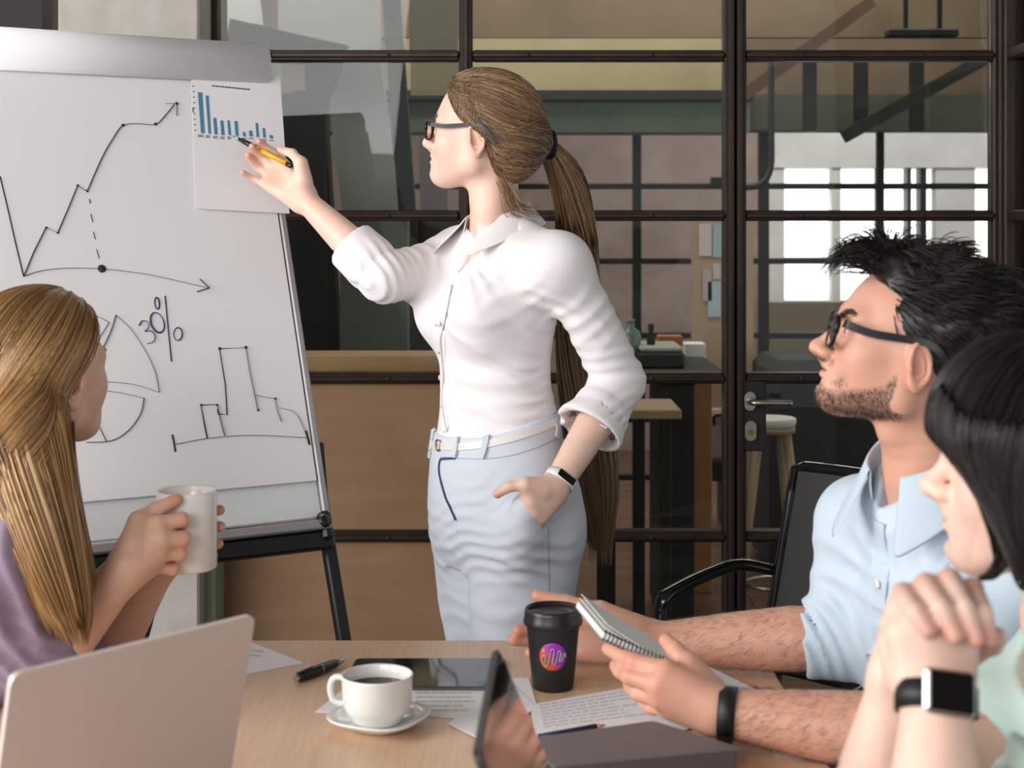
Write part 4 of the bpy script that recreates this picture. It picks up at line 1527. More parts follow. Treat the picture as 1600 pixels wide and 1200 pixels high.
def add_hand(S, wrist, mcps, fingers, thumb, rp=0.0125, rf=0.0082, k=0.012, wr=None):
    """hand from joints: wrist point, four knuckles (index..little), four lists [pip, dip, tip], thumb [cmc, mcp, ip, tip]"""
    wrist = np.asarray(wrist, float)
    for i, mpt in enumerate(mcps):
        m_ = np.asarray(mpt, float)
        base = wrist + (m_ - wrist) * 0.12 + (m_ - np.mean(mcps, 0)) * 0.45
        S.cone(base, m_, rp * 1.1, rp * (0.92 if i < 3 else 0.84), 0.016)
    for i, fg in enumerate(fingers):
        r0 = rf * (1.06, 1.06, 1.0, 0.86)[i]
        S.chain([mcps[i], *fg], [r0 * 1.22, r0 * 1.05, r0 * 0.93, r0 * 0.82], 0.0045)
        S.sph(fg[0], r0 * 1.1, 0.004)
    t = [np.asarray(p, float) for p in thumb]
    S.cone(wrist + (t[0] - wrist) * 0.5, t[1], rp * 1.25, rf * 1.4, 0.014)
    S.cone(t[0], t[1], rp * 1.28, rf * 1.38, 0.012)
    S.chain(t[1:], [rf * 1.38, rf * 1.16, rf * 0.98], 0.005)
    S.sph(t[2], rf * 1.2, 0.004)


def skin_tint(V, base, spots=(), seed=3):
    """per vertex skin colour: base plus soft mottling; spots = (centre, radius, colour, strength)"""
    nz = wave_noise(seed, 60)(V.astype(F4)) * 0.025 + wave_noise(seed + 1, 240)(V.astype(F4)) * 0.02
    c = np.array(lin(base))[None] * (1 + nz[:, None] * np.array([0.6, 1.0, 1.1]))
    for cen, rad, col, stg in spots:
        cen = np.asarray(cen, float)
        rad = np.asarray(rad, float)
        d = ((V - cen) ** 2).sum(1) ** 0.5 / rad if rad.ndim == 0 else None
        m = np.clip(1.4 - 1.4 * d, 0, 1)[:, None] * stg
        c = c * (1 - m) + np.array(lin(col))[None] * m
    return np.clip(c, 0, 1)


skin_m = mat('skin', '#d9a88f', 0.45, sss=0.12, attr=True, spec=0.4)
eye_white = mat('eye_white', '#e8e2dc', 0.1)
hair_m = mat('hair_strands', '#7a5231', 0.38, attr=True, spec=0.5)
# ------------------------------------------------------------------ person 1: the woman standing at the flip chart
HEAD_F = make_head(True, 1.0, 0.0012)


def rotv(v, axis, ang):
    return np.array(Matrix.Rotation(ang, 3, Vector(axis)) @ Vector(v))


def body_mesh(fields_fine, regions, coarse, h, hc, base, spots, post=None):
    """one skin mesh: fine inside the regions, coarse elsewhere"""
    Vs, Qs, n = [], [], 0

    def inside(c, m=0.0):
        r = np.zeros(len(c), bool)
        for lo, hi in regions:
            r |= np.all((c > np.asarray(lo) - m) & (c < np.asarray(hi) + m), 1)
        return r
    V, Q = net(coarse, hc, keep=lambda c: ~inside(c, -hc))
    Vs.append(V)
    Qs.append(Q)
    n = len(V)
    for lo, hi in regions:
        V, Q = net(fields_fine, h, lo, hi, keep=lambda c: np.all((c > np.asarray(lo)) & (c < np.asarray(hi)), 1))
        Vs.append(V)
        Qs.append(Q + n)
        n += len(V)
    V, Q = np.concatenate(Vs), np.concatenate(Qs)
    t_ = skin_tint(V, base, spots)
    return V, Q, (post(V, t_) if post else t_)


def wearing_glasses(parent, O, R, m, lens_m, label, w=0.068, zt=0.033, zb=-0.001, fx=0.1035, thick=0.0032, tip_drop=0.02, th=None):
    """spectacles in the head frame R (rows forward,left,up)"""
    L = lambda x, y, z: O + x * R[0] + y * R[1] + z * R[2]
    g = thing('glasses', L(fx, 0, 0.02), label, 'glasses')
    fr = MB()
    cx = 0.0335
    lens = []
    for sd in (1, -1):
        pts = []
        for a in np.linspace(0, 2 * math.pi, 40, endpoint=False):
            ca_, sa_ = math.cos(a), math.sin(a)
            e = 0.55
            yy_ = cx + 0.0265 * math.copysign(abs(ca_) ** e, ca_)
            zz_ = (zt + zb) / 2 + (zt - zb) / 2 * math.copysign(abs(sa_) ** e, sa_)
            if zz_ < 0.01:
                yy_ = cx + (yy_ - cx) * (0.9)
            pts.append(L(fx - 0.10 * max(yy_ - 0.02, 0) ** 1.3 * 2.2, sd * yy_, zz_))
        lens.append(pts)
        fr.tube(pts, thick * 0.72, 8, closed=True)
        fr.tube(pts[:1] + pts[1:20] + pts[20:21], thick * 0.95, 8)
    fr.tube(smooth_path([L(fx - 0.001, 0.009, 0.018), L(fx + 0.002, 0, 0.021), L(fx - 0.001, -0.009, 0.018)], 10), thick * 0.8, 8)
    obj('frame', fr, m, g)
    for sd in (1, -1):
        tp = smooth_path([L(fx - 0.010, sd * (0.0615), zt - 0.005), L(fx - 0.016, sd * (w + 0.001), zt - 0.006), L(0.06, sd * (w + 0.006), zt - 0.008), L(0.014, sd * (w + 0.0095), zt - 0.003), L(-0.010, sd * (w + 0.015), zt - 0.002), L(-0.028, sd * (w + 0.0185), zt - 0.012), L(-0.048, sd * (w + 0.0185), zt - 0.018 - tip_drop)], 26)
        mb_ = MB()
        ribbon(mb_, tp, np.repeat((sd * R[1])[None], len(tp), 0), np.linspace(thick * 2.6, thick * 1.9, len(tp)), thick)
        obj('temple', mb_, m, g)
    for pts in lens:
        c = np.mean(pts, 0)
        v = [c] + [c + (p - c) * 0.97 for p in pts]
        v2 = [p + R[0] * 0.0015 for p in v]
        n = len(pts)
        fs = [(0, 1 + i, 1 + (i + 1) % n) for i in range(n)] + [(n + 1, n + 2 + (i + 1) % n, n + 2 + i) for i in range(n)]
        obj('lens', MB().add(v + v2, fs, True), lens_m, g)
    return g


def eyes(parent, O, R, iris):
    im = MATS.get('iris_' + iris) or mat('iris_' + iris, iris, 0.1)
    pm = MATS.get('pupil') or mat('pupil', '#060505', 0.05)
    for sd in (1, -1):
        c = O + 0.079 * R[0] + sd * 0.031 * R[1] + 0.021 * R[2]
        e = obj('eye', MB().lathe([(0.0121 * math.sin(a), -0.0121 * math.cos(a)) for a in np.linspace(0, math.pi, 14)], c, 20), eye_white, parent)
        ax = (R[1], R[2], R[0])
        obj('iris', MB().lathe([(0.0056, 0.0107), (0.004, 0.0117), (0.0022, 0.0122)], c, 18, axes=ax).lathe([(0.0023, 0.0121), (0.0001, 0.0126)], c, 14, axes=ax), im, e)


def brow_strands(O, R, col, n=70, w=1.0):
    paths, cols = [], []
    for sd in (1, -1):
        for i in range(n):
            t = NPR.uniform()
            y = 0.012 + 0.036 * t
            z = 0.0385 + 0.006 * math.sin(t * 2.4) + NPR.uniform(-0.0022, 0.0022) * w
            x = 0.0925 - 0.35 * max(y - 0.01, 0) ** 1.25
            paths.append([(x, sd * y, z), (x - 0.001, sd * (y + 0.005), z + 0.002), (x - 0.003, sd * (y + 0.009), z + 0.0015)])
    return np.array(paths)


# ---- placement
Wy = 2.97
wl_ = np.array([0.57, -0.8216, 0])          # her left
wf_ = np.array([-0.8216, -0.57, 0])         # her front
wu_ = np.array([0, 0, 1.0])
WAX = np.array([wl_, wf_, wu_])
W0 = np.array([0, Wy, 0])


def wst(rows):
    """(py, centre px, a, b, extra front shift) -> loft stations in her frame"""
    out = []
    for y, x, a, b, cf in rows:
        X, z = (x - 800) * Wy / FPX, CAM_H - (y - HOR) * Wy / FPX
        out.append((z, X * wl_[0] , X * wf_[0] + cf, a, b))
    return sorted(out)


shirt_st = wst([(352, 782, .055, .052, 0), (366, 783, .095, .062, 0), (384, 783, .15, .074, 0), (410, 781, .168, .088, 0), (445, 776, .162, .098, 0), (480, 772, .152, .102, 0), (520, 771, .143, .100, 0), (560, 772, .132, .095, 0), (600, 774, .127, .094, 0), (640, 777, .136, .1, 0), (680, 777, .146, .106, 0), (712, 779, .150, .108, 0)])
pant_st = wst([(640, 777, .143, .104, 0), (680, 777, .152, .111, 0), (720, 782, .168, .122, 0), (760, 787, .177, .131, 0), (800, 789, .181, .134, 0), (840, 790, .176, .13, 0), (880, 790, .15, .11, 0)])

sh_l, el_l, wr_l = P(874, 410, 2.845), P(968, 596, 2.90), P(868, 762, 2.775)
sh_r, el_r, wr_r = P(717, 402, 3.08), P(601, 433, 2.93), P(480, 316, 3.0)
w_az = math.radians(15)
hf = np.array([-math.cos(w_az) * math.cos(0.08), math.sin(w_az) * math.cos(0.08), math.sin(0.08)])
WR = rot_frame(hf, (0, 0, 1))
WO = P(757, 224, 2.955)

# skin field
WS = Sdf()
WS.loft(W0, WAX, [(z, a, b, c - .012, d - .012) for z, a, b, c, d in shirt_st if z > 0.96], 0)
neck_b = P(783, 362, 2.985)
WS.chain([WO - 0.018 * WR[0] - 0.03 * WR[2], P(772, 310, 2.965), neck_b], [0.05, 0.0475, 0.058], 0.03, n=8)
WS.cone(P(770, 300, 2.95), P(765, 355, 2.93), 0.03, 0.034, 0.02)
WS.local(HEAD_F, WO, WR, 0.16, 0.018)
for sd in (1, -1):       # breasts
    WS.ell(W0 + np.array([(770 - 800) * Wy / FPX, 0, 0]) + wl_ * 0.068 * sd + wf_ * 0.062 + wu_ * 1.23, (0.05, 0.05, 0.052), 0.04)
WS.chain([sh_r, el_r], [0.043, 0.036], 0.04)
WS.chain([el_r, el_r + (wr_r - el_r) * 0.3, wr_r], [0.036, 0.0365, 0.0225], 0.02)
WS.chain([sh_l, el_l], [0.045, 0.037], 0.04)
WS.chain([el_l, el_l + (wr_l - el_l) * 0.3, wr_l], [0.037, 0.0375, 0.0245], 0.02)
# right hand with the pen, palm towards the camera
add_hand(WS, wr_r, [P(441, 254, 3.045), P(430, 263, 3.052), P(421, 275, 3.05), P(416, 289, 3.04)],
         [[P(425, 238, 3.055), P(413, 228, 3.045), P(405, 221, 3.035)],
          [P(410, 247, 3.055), P(400, 238, 3.043), P(394, 229, 3.03)],
          [P(403, 262, 3.055), P(394, 252, 3.045), P(388, 243, 3.035)],
          [P(400, 281, 3.045), P(390, 276, 3.04), P(380, 270, 3.032)]],
         [P(474, 282, 2.985), P(470, 255, 2.982), P(457, 240, 2.992), P(439, 234, 3.005)], rp=0.0125, rf=0.0079)
WS.ell(P(464, 290, 3.0), (0.022, 0.016, 0.026), 0.015)
# left hand in the pocket
add_hand(WS, wr_l, [P(826, 770, 2.748), P(830, 785, 2.745), P(837, 799, 2.748), P(848, 809, 2.755)],
         [[P(813, 795, 2.765), P(808, 815, 2.78), P(804, 830, 2.79)],
          [P(816, 815, 2.765), P(811, 836, 2.78), P(808, 852, 2.79)],
          [P(824, 828, 2.768), P(818, 848, 2.78), P(815, 862, 2.79)],
          [P(838, 833, 2.775), P(832, 850, 2.785), P(828, 862, 2.79)]],
         [P(846, 764, 2.755), P(822, 757, 2.742), P(797, 760, 2.745), P(777, 772, 2.752)], rp=0.0135, rf=0.0083)

# legs (skin stays under the trousers)
hipL, hipR = P(822, 838, 2.905), P(752, 838, 3.035)
kneeL_, kneeR_ = P(803, 1060, 2.885), P(764, 1065, 3.035)
ankL, ankR = P(806, 1395, 2.92), P(772, 1400, 3.06)
ankL[2] = ankR[2] = 0.085
WL = Sdf()
for hp, kn, an in ((hipL, kneeL_, ankL), (hipR, kneeR_, ankR)):
    WL.chain([hp, kn, kn + (an - kn) * .3, an], [0.075, 0.05, 0.05, 0.035], 0.03)
    WL.chain([an, an + wf_ * 0.12 + (0, 0, -0.05)], [0.035, 0.025], 0.02)
WL.loft(W0, WAX, [(z, a, b, c - .02, d - .02) for z, a, b, c, d in pant_st], 0.04)
wcoarse = Sdf()
wcoarse.field(WS, 0)
wcoarse.field(WL, 0.03)
lip = '#c47a70'
hl = lambda x, y, z: WO + x * WR[0] + y * WR[1] + z * WR[2]
spots = [(hl(.1, 0, -.0315), 0.013, lip, .75), (hl(.1, 0, -.0445), 0.013, lip, .75), (hl(.099, .012, -.037), 0.01, lip, .6),
         (hl(.066, .05, -.014), 0.05, '#e0a596', .1), (hl(.118, 0, -.01), 0.014, '#dfa593', .3), (hl(-.005, .08, 0), 0.034, '#d98f78', .35)]
for p in (P(405, 221, 3.035), P(394, 229, 3.03), P(388, 243, 3.035), P(380, 270, 3.032), P(439, 234, 3.005), P(777, 772, 2.752)):
    spots.append((p, 0.02, '#d58a74', .55))
spots.append((P(428, 275, 3.03), 0.035, '#d9937c', .4))
spots.append((P(758, 300, 2.9), 0.0022, '#4a3328', .9))
regW = [(hl(0, 0, 0) - (.19, .17, .235), hl(0, 0, 0) + (.16, .17, .18)), (P(365, 390, 3.0) - (0, .18, 0), P(575, 195, 3.0) + (0, .16, 0)), (P(755, 850, 2.77) - (0, .1, 0), P(935, 690, 2.78) + (0, .12, 0))]
V, Q, tint = body_mesh(WS, [(np.minimum(a, b), np.maximum(a, b)) for a, b in regW], wcoarse, 0.0022, 0.010, '#e9c3b1', spots)
wbase = np.array([W0[0] - 0.03, Wy, 0])
woman = thing('person', wbase, 'standing woman with ponytail in white shirt and pale blue trousers pointing at the chart', 'person')
mesh_np('body', V, Q, skin_m, woman, tint)
eyes(woman, WO, WR, '#5b6b70')

# ---- shirt
shirt_m = mat('white_ribbed_shirt', '#eae5e6', 0.8, sheen=0.1, spec=0.25)
nt = shirt_m.node_tree
tcn = nt.nodes.new('ShaderNodeTexCoord')
mp = nt.nodes.new('ShaderNodeMapping')
mp.inputs['Rotation'].default_value = (0, 0, math.radians(-55))
wvx = nt.nodes.new('ShaderNodeTexWave')
wvx.inputs['Scale'].default_value = 150
wvx.inputs['Distortion'].default_value = 0.6
wvx.inputs['Detail'].default_value = 1
bp = nt.nodes.new('ShaderNodeBump')
bp.inputs['Strength'].default_value = 0.16
bp.inputs['Distance'].default_value = 0.0008
nt.links.new(tcn.outputs['Object'], mp.inputs[0])
nt.links.new(mp.outputs[0], wvx.inputs[0])
nt.links.new(wvx.outputs[0], bp.inputs['Height'])
nt.links.new(bp.outputs[0], nt.nodes['Principled BSDF'].inputs['Normal'])

SH = Sdf()
SH.loft(W0, WAX, shirt_st, 0)
for sd in (1, -1):
    SH.ell(W0 + np.array([(770 - 800) * Wy / FPX, 0, 0]) + wl_ * 0.066 * sd + wf_ * 0.07 + wu_ * 1.23, (0.058, 0.058, 0.062), 0.055)
SH.ell(sh_l + (-0.014, 0, -0.01), (0.045, 0.045, 0.045), 0.05)
SH.ell(sh_r + (0.012, 0, -0.002), (0.05, 0.05, 0.05), 0.05)
for shp in (sh_l, sh_r):
    SH.cone(neck_b + (shp - neck_b) * 0.25 + (0, 0, 0.0), shp + (0, 0, -0.002), 0.044, 0.046, 0.05)
# sleeves
SH.chain([sh_l, sh_l + (el_l - sh_l) * .5 + (0.004, 0, 0), el_l], [0.05, 0.0485, 0.0475], 0.035, n=7)
cuf_l = el_l + (wr_l - el_l) * 0.47
SH.chain([el_l, el_l + (cuf_l - el_l) * .6, cuf_l], [0.049, 0.048, 0.046], 0.012)
SH.chain([sh_r, sh_r + (el_r - sh_r) * .5 + (0, 0, -0.006), el_r], [0.053, 0.05, 0.0475], 0.035, n=7)
cuf_r = el_r + (wr_r - el_r) * 0.42
SH.chain([el_r, cuf_r], [0.0475, 0.045], 0.012)
# rolled cuffs
dl, dr_ = unit(wr_l - el_l), unit(wr_r - el_r)
c0 = el_l + (wr_l - el_l) * 0.30
SH.chain([c0 + dl * 0.008, cuf_l - dl * 0.002], [0.0565, 0.066], 0.0015)
c0r = el_r + (wr_r - el_r) * 0.17
SH.chain([c0r + dr_ * 0.004, cuf_r], [0.0525, 0.0505], 0.0015)
for (c, d, r, r2) in ((cuf_l, dl, 0.054, 0.034), (cuf_r, dr_, 0.041, 0.0335)):
    def cut(p, c=c.astype(F4), d=d.astype(F4)):
        return F4(0.002) - (p - c) @ d
    lo_, hi_ = c - 0.09, c + 0.09
    SH.op(lambda p, f=cut, c=c.astype(F4): np.maximum(f(p), np.sqrt(((p - c) ** 2).sum(1)) - F4(0.085)), lo_, hi_, 0.003, 'sub')
    SH.cone(c - d * 0.02, c + d * 0.05, r, r + 0.002, 0.002, 'sub')
# V opening at the neck
vb = cast(SH, 703, 440)
vt = P(765, 345, 2.90)


def vcut(p):
    a, b = vt.astype(F4), vb.astype(F4)
    ba = b - a
    q = p - a
    h = np.clip(q @ ba / F4(float(ba @ ba)), -0.4, 1)
    d = q - h[:, None] * ba
    side = d @ (wl_.astype(F4))
    dep = d @ (wf_.astype(F4))
    w = F4(0.034) * (1 - np.maximum(h, 0)) ** F4(1.7) + F4(0.0035) * (1 - h)
    return np.maximum(np.abs(side) - w, np.abs(dep - F4(0.02)) - F4(0.05))


SH.op(vcut, np.minimum(vt, vb) - .06, np.maximum(vt, vb) + .06, 0.004, 'sub')
SH.op(lambda p: np.sqrt(((p - neck_b.astype(F4))[:, :2] ** 2).sum(1)) - F4(0.066), neck_b - (.07, .07, -0.012), neck_b + (.07, .07, .1), 0.004, 'sub')
# folds
SH.disp(*folds(el_r, 0.105, unit(el_r - sh_r), 0.021, 0.0035, 1))
SH.disp(*folds(el_r + (sh_r - el_r) * .55, 0.12, unit(el_r - sh_r) + (0, 0, .6), 0.034, 0.0024, 2))
SH.disp(*folds(el_l + (-0.02, 0, 0.03), 0.11, unit(el_l - sh_l) + (-.3, 0, 0), 0.03, 0.0032, 3))
SH.disp(*folds(sh_l + (el_l - sh_l) * .4, 0.13, unit(el_l - sh_l) + (.5, 0, .2), 0.045, 0.002, 4))
SH.disp(*folds(P(850, 480, 2.83), 0.09, (0.5, 0, 1), 0.03, 0.0025, 5))
SH.disp(*folds(P(760, 630, 2.85), 0.17, (0.25, 0.1, 1), 0.05, 0.003, 6))
SH.disp(*folds(P(850, 640, 2.85), 0.12, (-0.15, 0.1, 1), 0.028, 0.0035, 7))
SH.disp(*folds(P(740, 530, 2.85), 0.14, (0.3, 0, 1), 0.06, 0.0022, 8))
for k_, (x, y, r_, dv, wl2, am) in enumerate(((735, 430, .1, (.8, 0, .6), .03, .0016), (800, 440, .11, (-.6, 0, .8), .035, .0016), (690, 600, .09, (.2, 0, 1), .022, .0018), (820, 560, .1, (.4, 0, 1), .03, .002), (860, 610, .08, (-.3, 0, 1), .02, .0024), (900, 500, .09, (.6, 0, .8), .03, .002), (960, 640, .07, (-.4, 0, 1), .02, .002), (650, 430, .08, (1, 0, .5), .025, .0018))):
    SH.disp(*folds(P(x, y, 2.85), r_, dv, wl2, am, 50 + k_, 0.5))
gn = wave_noise(21, 26)
SH.disp(lambda p: F4(0.0012) * gn(p))
V, Q = net(SH, 0.0038)
mesh_np('shirt', V, Q, shirt_m, woman)

# collar: stand plus fold-over flap, open at the throat
collar_m = mat('white_shirt_collar', '#ece8e8', 0.8, bump=(300, 0.05))


def collar(parent, c, axes, r0, r1, m, hs=0.032, flap=0.034, point=0.03, gap=0.5, tilt=0.35, th=0.0022, rb=1.0, spread=1.2):
    """c neck base centre; axes rows (left, front, up)"""
    n = 44
    rows = []
    for i in range(n + 1):
        t = i / n
        a = -math.pi / 2 + (gap / 2 + (2 * math.pi - gap) * t) + math.pi   # starts at front
        ang = gap / 2 + (2 * math.pi - gap) * t            # 0 = front
        sx, sy = math.sin(ang), math.cos(ang)
        front = max(0.0, math.cos(ang))
        drop = tilt * 0.05 * (1 + math.cos(ang)) / 2
        e = abs(2 * t - 1)
        pt = point * max(0, (e - 0.55) / 0.45) ** 1.5
        prof = [(r0, -0.006), (r0 * 0.985, hs * 0.55), (r1 * 0.985, hs), (r1 * 1.035, hs * 1.06), (r1 * 1.1, hs * 0.85), (r0 * spread + pt * 0.45, hs - flap * 0.7 - pt * 0.45), (r0 * spread * 1.13 + pt * 0.9, hs - flap * 1.05 - pt * 0.85)]
        row = [c + axes[0] * r * sx + axes[1] * r * sy * rb + axes[2] * (z - drop) for r, z in prof]
        rows.append(row)
    k_ = len(rows[0])
    v = [p for r in rows for p in r]
    f = []
    for i in range(n):
        for j in range(k_ - 1):
            f.append((i * k_ + j, i * k_ + j + 1, (i + 1) * k_ + j + 1, (i + 1) * k_ + j))
    o = obj('collar', MB().add(v, f, True), m, parent)
    s_ = o.modifiers.new('solid', 'SOLIDIFY')
    s_.thickness = th
    s_.offset = 0
    sb = o.modifiers.new('sub', 'SUBSURF')
    sb.levels = sb.render_levels = 1
    return o


collar(woman, P(777, 350, 2.97), WAX, 0.066, 0.06, collar_m, hs=0.042, flap=0.036, point=0.04, gap=1.0, tilt=0.7, spread=1.28)

# placket, buttons, seams
pk = MB()
surf_ribbon(pk, SH, [(701, 446), (694, 480), (688, 520), (690, 560), (691, 600), (693, 640), (697, 672)], 0.024, 0.0022, 40, -0.0005)
obj('placket', pk, collar_m, woman)
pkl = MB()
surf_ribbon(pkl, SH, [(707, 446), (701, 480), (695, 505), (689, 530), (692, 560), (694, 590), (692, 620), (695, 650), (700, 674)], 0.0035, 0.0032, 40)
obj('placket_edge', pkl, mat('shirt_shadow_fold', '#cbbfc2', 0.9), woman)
btn_m = mat('pearl_button', '#e9e4e2', 0.2)
for (x, y) in ((697, 462), (690, 505), (688, 548), (691, 590), (694, 634)):
    p = cast(SH, x - 3, y)
    nv_ = grad(SH, p[None])[0]
    u_ = unit(np.cross(nv_, (0, 0, 1)))
    obj('button', MB().lathe([(0.005, 0.0018), (0.0052, 0.003), (0.0035, 0.0036), (0, 0.0034)], p, 14, axes=(u_, np.cross(nv_, u_), nv_)), btn_m, woman)
tab_ = MB()
surf_ribbon(tab_, SH, [(944, 664), (946, 676), (949, 692)], 0.014, 0.003, 14, 0.0015)
obj('cuff_tab', tab_, collar_m, woman)

# ---- trousers
trou_m = mat('pale_blue_cotton', '#d0d6df', 0.75, bump=(220, 0.12), sheen=0.1, noise=(3, (1, 1, 1), '#cad1db', 0.3))
TR = Sdf()
TR.loft(W0, WAX, pant_st, 0)
for hp, kn, an, r0, r1, r2, r3 in ((hipL, kneeL_, ankL, .112, .099, .072, .05), (hipR, kneeR_, ankR, .1, .09, .068, .05)):
    TR.chain([hp, hp + (kn - hp) * .45, kn, an], [r0, r1, r2, r3], 0.022)
# pocket bulge over the fingers
TR.chain([P(824, 796, 2.765), P(820, 828, 2.778), P(818, 855, 2.8)], [0.028, 0.03, 0.024], 0.06)
# pocket opening: cut along a slanted line on the camera side
pa, pb = P(808, 757, 2.72), P(853, 821, 2.72)
pd2 = unit(pb - pa)
pn2 = unit(np.cross(pd2, (0, 1, 0)))
if pn2[0] < 0:
    pn2 = -pn2

pd3 = unit(P(905, 752, 2.72) - pb)
pn3 = unit(np.cross(pd3, (0, 1, 0)))
if pn3[2] < 0:
    pn3 = -pn3


def pocket(p):
    half = -((p - pa.astype(F4)) @ pn2.astype(F4))
    half2 = -((p - pb.astype(F4)) @ pn3.astype(F4))
    return np.maximum(np.maximum(half, half2), WS.ev(p) - F4(0.004))


TR.op(pocket, np.minimum(pa, pb) - (.02, .05, .05), np.maximum(pa, pb) + (.1, .15, .1), 0.003, 'sub')
# slanted waist cut
wz0 = P(670, 677, Wy)


def waist(p):
    q = p - wz0.astype(F4)
    return q[:, 2] - F4(0.20) * q[:, 0] + F4(0.012) * np.sin(q[:, 0] * F4(14))


TR.op(waist, (-1, 2, 0), (1, 4, 1.2), 0.004, 'and')
TR.disp(*folds(P(742, 850, 2.85), 0.16, (-0.45, 0, 1), 0.028, 0.0026, 31, 0.6))
TR.disp(*folds(P(850, 880, 2.8), 0.13, (0.4, 0, 1), 0.034, 0.0022, 32, 0.6))
TR.disp(*folds(P(690, 850, 2.95), 0.12, (0.35, 0, 1), 0.026, 0.002, 33, 0.6))
TR.disp(*folds(P(700, 960, 2.95), 0.12, (0.05, 0, 1), 0.05, 0.0014, 34, 0.6))
TR.disp(*folds(P(820, 985, 2.8), 0.14, (-0.12, 0, 1), 0.055, 0.0015, 35, 0.6))
TR.disp(*folds(P(790, 800, 2.82), 0.12, (-0.5, 0, 1), 0.03, 0.0016, 36, 0.6))
TR.disp(lambda p: F4(0.0012) * gn(p))
V, Q = net(TR, 0.0042)
mesh_np('trousers', V, Q, trou_m, woman)
belt_m = mat('white_belt', '#e2dfde', 0.4)
bm = MB()
surf_ribbon(bm, TR, [(671, 692), (690, 697), (720, 698), (757, 694), (790, 687), (830, 675), (862, 662), (880, 653)], 0.013, 0.0028, 40)
obj('belt', bm, belt_m, woman)
bkp = on_surf(TR, [(687, 696)], 0.004)[0]
bkl = [bkp + wl_ * a * .6 + np.array([a * .5, 0, 0]) * 0 + wu_ * b for a, b in ((-.012, -.01), (.012, -.01), (.012, .01), (-.012, .01))]
gold = mat('rose_gold_buckle', '#b98f78', 0.3, 0.9)
obj('buckle', MB().tube(rquad(bkl, 0.006, 4), 0.0018, 6, closed=True), gold, woman)
for pts in ([(674, 671), (672, 690), (673, 712)], [(762, 680), (758, 698), (753, 716)], [(715, 684), (714, 700), (711, 714)], [(868, 662), (869, 672), (868, 684)]):
    lp = MB()
    surf_ribbon(lp, TR, pts, 0.011, 0.005, 10, 0.001)
    obj('belt_loop', lp, trou_m, woman)
sm = MB()
surf_ribbon(sm, TR, [(688, 714), (760, 717), (820, 706), (885, 680)], 0.0016, 0.0008, 30)
surf_ribbon(sm, TR, [(856, 824), (857, 860), (858, 900), (858, 950), (856, 1000)], 0.0022, 0.0008, 30)
obj('seam', sm, mat('blue_seam_thread', '#9fa9ba', 0.8), woman)
fly = MB()
surf_ribbon(fly, TR, [(712, 716), (694, 717), (688, 720), (687, 740), (696, 775), (705, 795), (712, 812)], 0.0042, 0.002, 60, 0.0005)
obj('fly_piping', fly, mat('navy_piping', '#3a4366', 0.7), woman)
# shoes
for an in (ankL, ankR):
    s_ = Sdf()
    a_ = an * np.array([1, 1, 0])
    s_.ell(a_ - wf_ * 0.02 + (0, 0, 0.04), (0.036, 0.036, 0.045), 0)
    s_.chain([a_ - wf_ * 0.03 + (0, 0, 0.03), a_ + wf_ * 0.1 + (0, 0, 0.032), a_ + wf_ * 0.18 + (0, 0, 0.022)], [0.034, 0.04, 0.022], 0.02)
    s_.op(lambda p: F4(0.0) - p[:, 2], a_ - .3, a_ + .3, 0.004, 'and')
    V, Q = net(s_, 0.006)
    mesh_np('shoe', V, Q, belt_m, woman)

# ---- wrist band (fitness tracker on her left wrist)
band_m = mat('white_silicone', '#e6e3e1', 0.45)


def wristband(name, c, axis, r, width, thick, m, label, screen_dir, sw, sl, scr_m, flat=0.82, case=None, body_m=None):
    """strap around a wrist; screen_dir: direction the display faces; sw across the arm, sl along the strap"""
    ax = unit(axis)
    o_ = unit(np.asarray(screen_dir) - ax * np.dot(screen_dir, ax))
    s_ = np.cross(ax, o_)
    root = thing(name, c, label, 'watch')
    n = 40
    v, f = [], []
    for i in range(n):
        a = 2 * math.pi * i / n
        for (w_, rr) in ((-.5, r), (-.5, r + thick), (.5, r + thick), (.5, r)):
            v.append(c + ax * w_ * width + o_ * math.cos(a) * rr * flat + s_ * math.sin(a) * rr)
    for i in range(n):
        j = (i + 1) % n
        for k in range(4):
            k2 = (k + 1) % 4
            f.append((4 * i + k, 4 * j + k, 4 * j + k2, 4 * i + k2))
    obj('strap', MB().add(v, f, True), m, root)
    cc_ = c + o_ * (r * flat + thick)
    if case:
        obj('watch_case', MB().box(cc_ + o_ * case * 0.35, (sw + 0.005, sl + 0.005, case), (ax, s_, o_), 0.004), body_m, root)
        cc_ = cc_ + o_ * (case * 0.85)
    obj('watch_face', MB().box(cc_ + o_ * 0.0008, (sw, sl, 0.003), (ax, s_, o_), 0.0015), scr_m, root)
    return root


wp = wr_l + (el_l - wr_l) * 0.07
wristband('fitness_band', wp, wr_l - el_l, 0.0275, 0.017, 0.0025, band_m, 'white fitness band with narrow black display on the standing woman left wrist', (0.35, -1, 0.25), 0.0135, 0.036, glossb, flat=0.95)
black_frame = mat('black_acetate', '#151417', 0.38, spec=0.35)
lens_m = glass_mat('spectacle_lens', (0.99, 0.99, 0.99), 1.2)
wearing_glasses(woman, WO, WR, black_frame, lens_m, 'black framed glasses on the standing woman face')

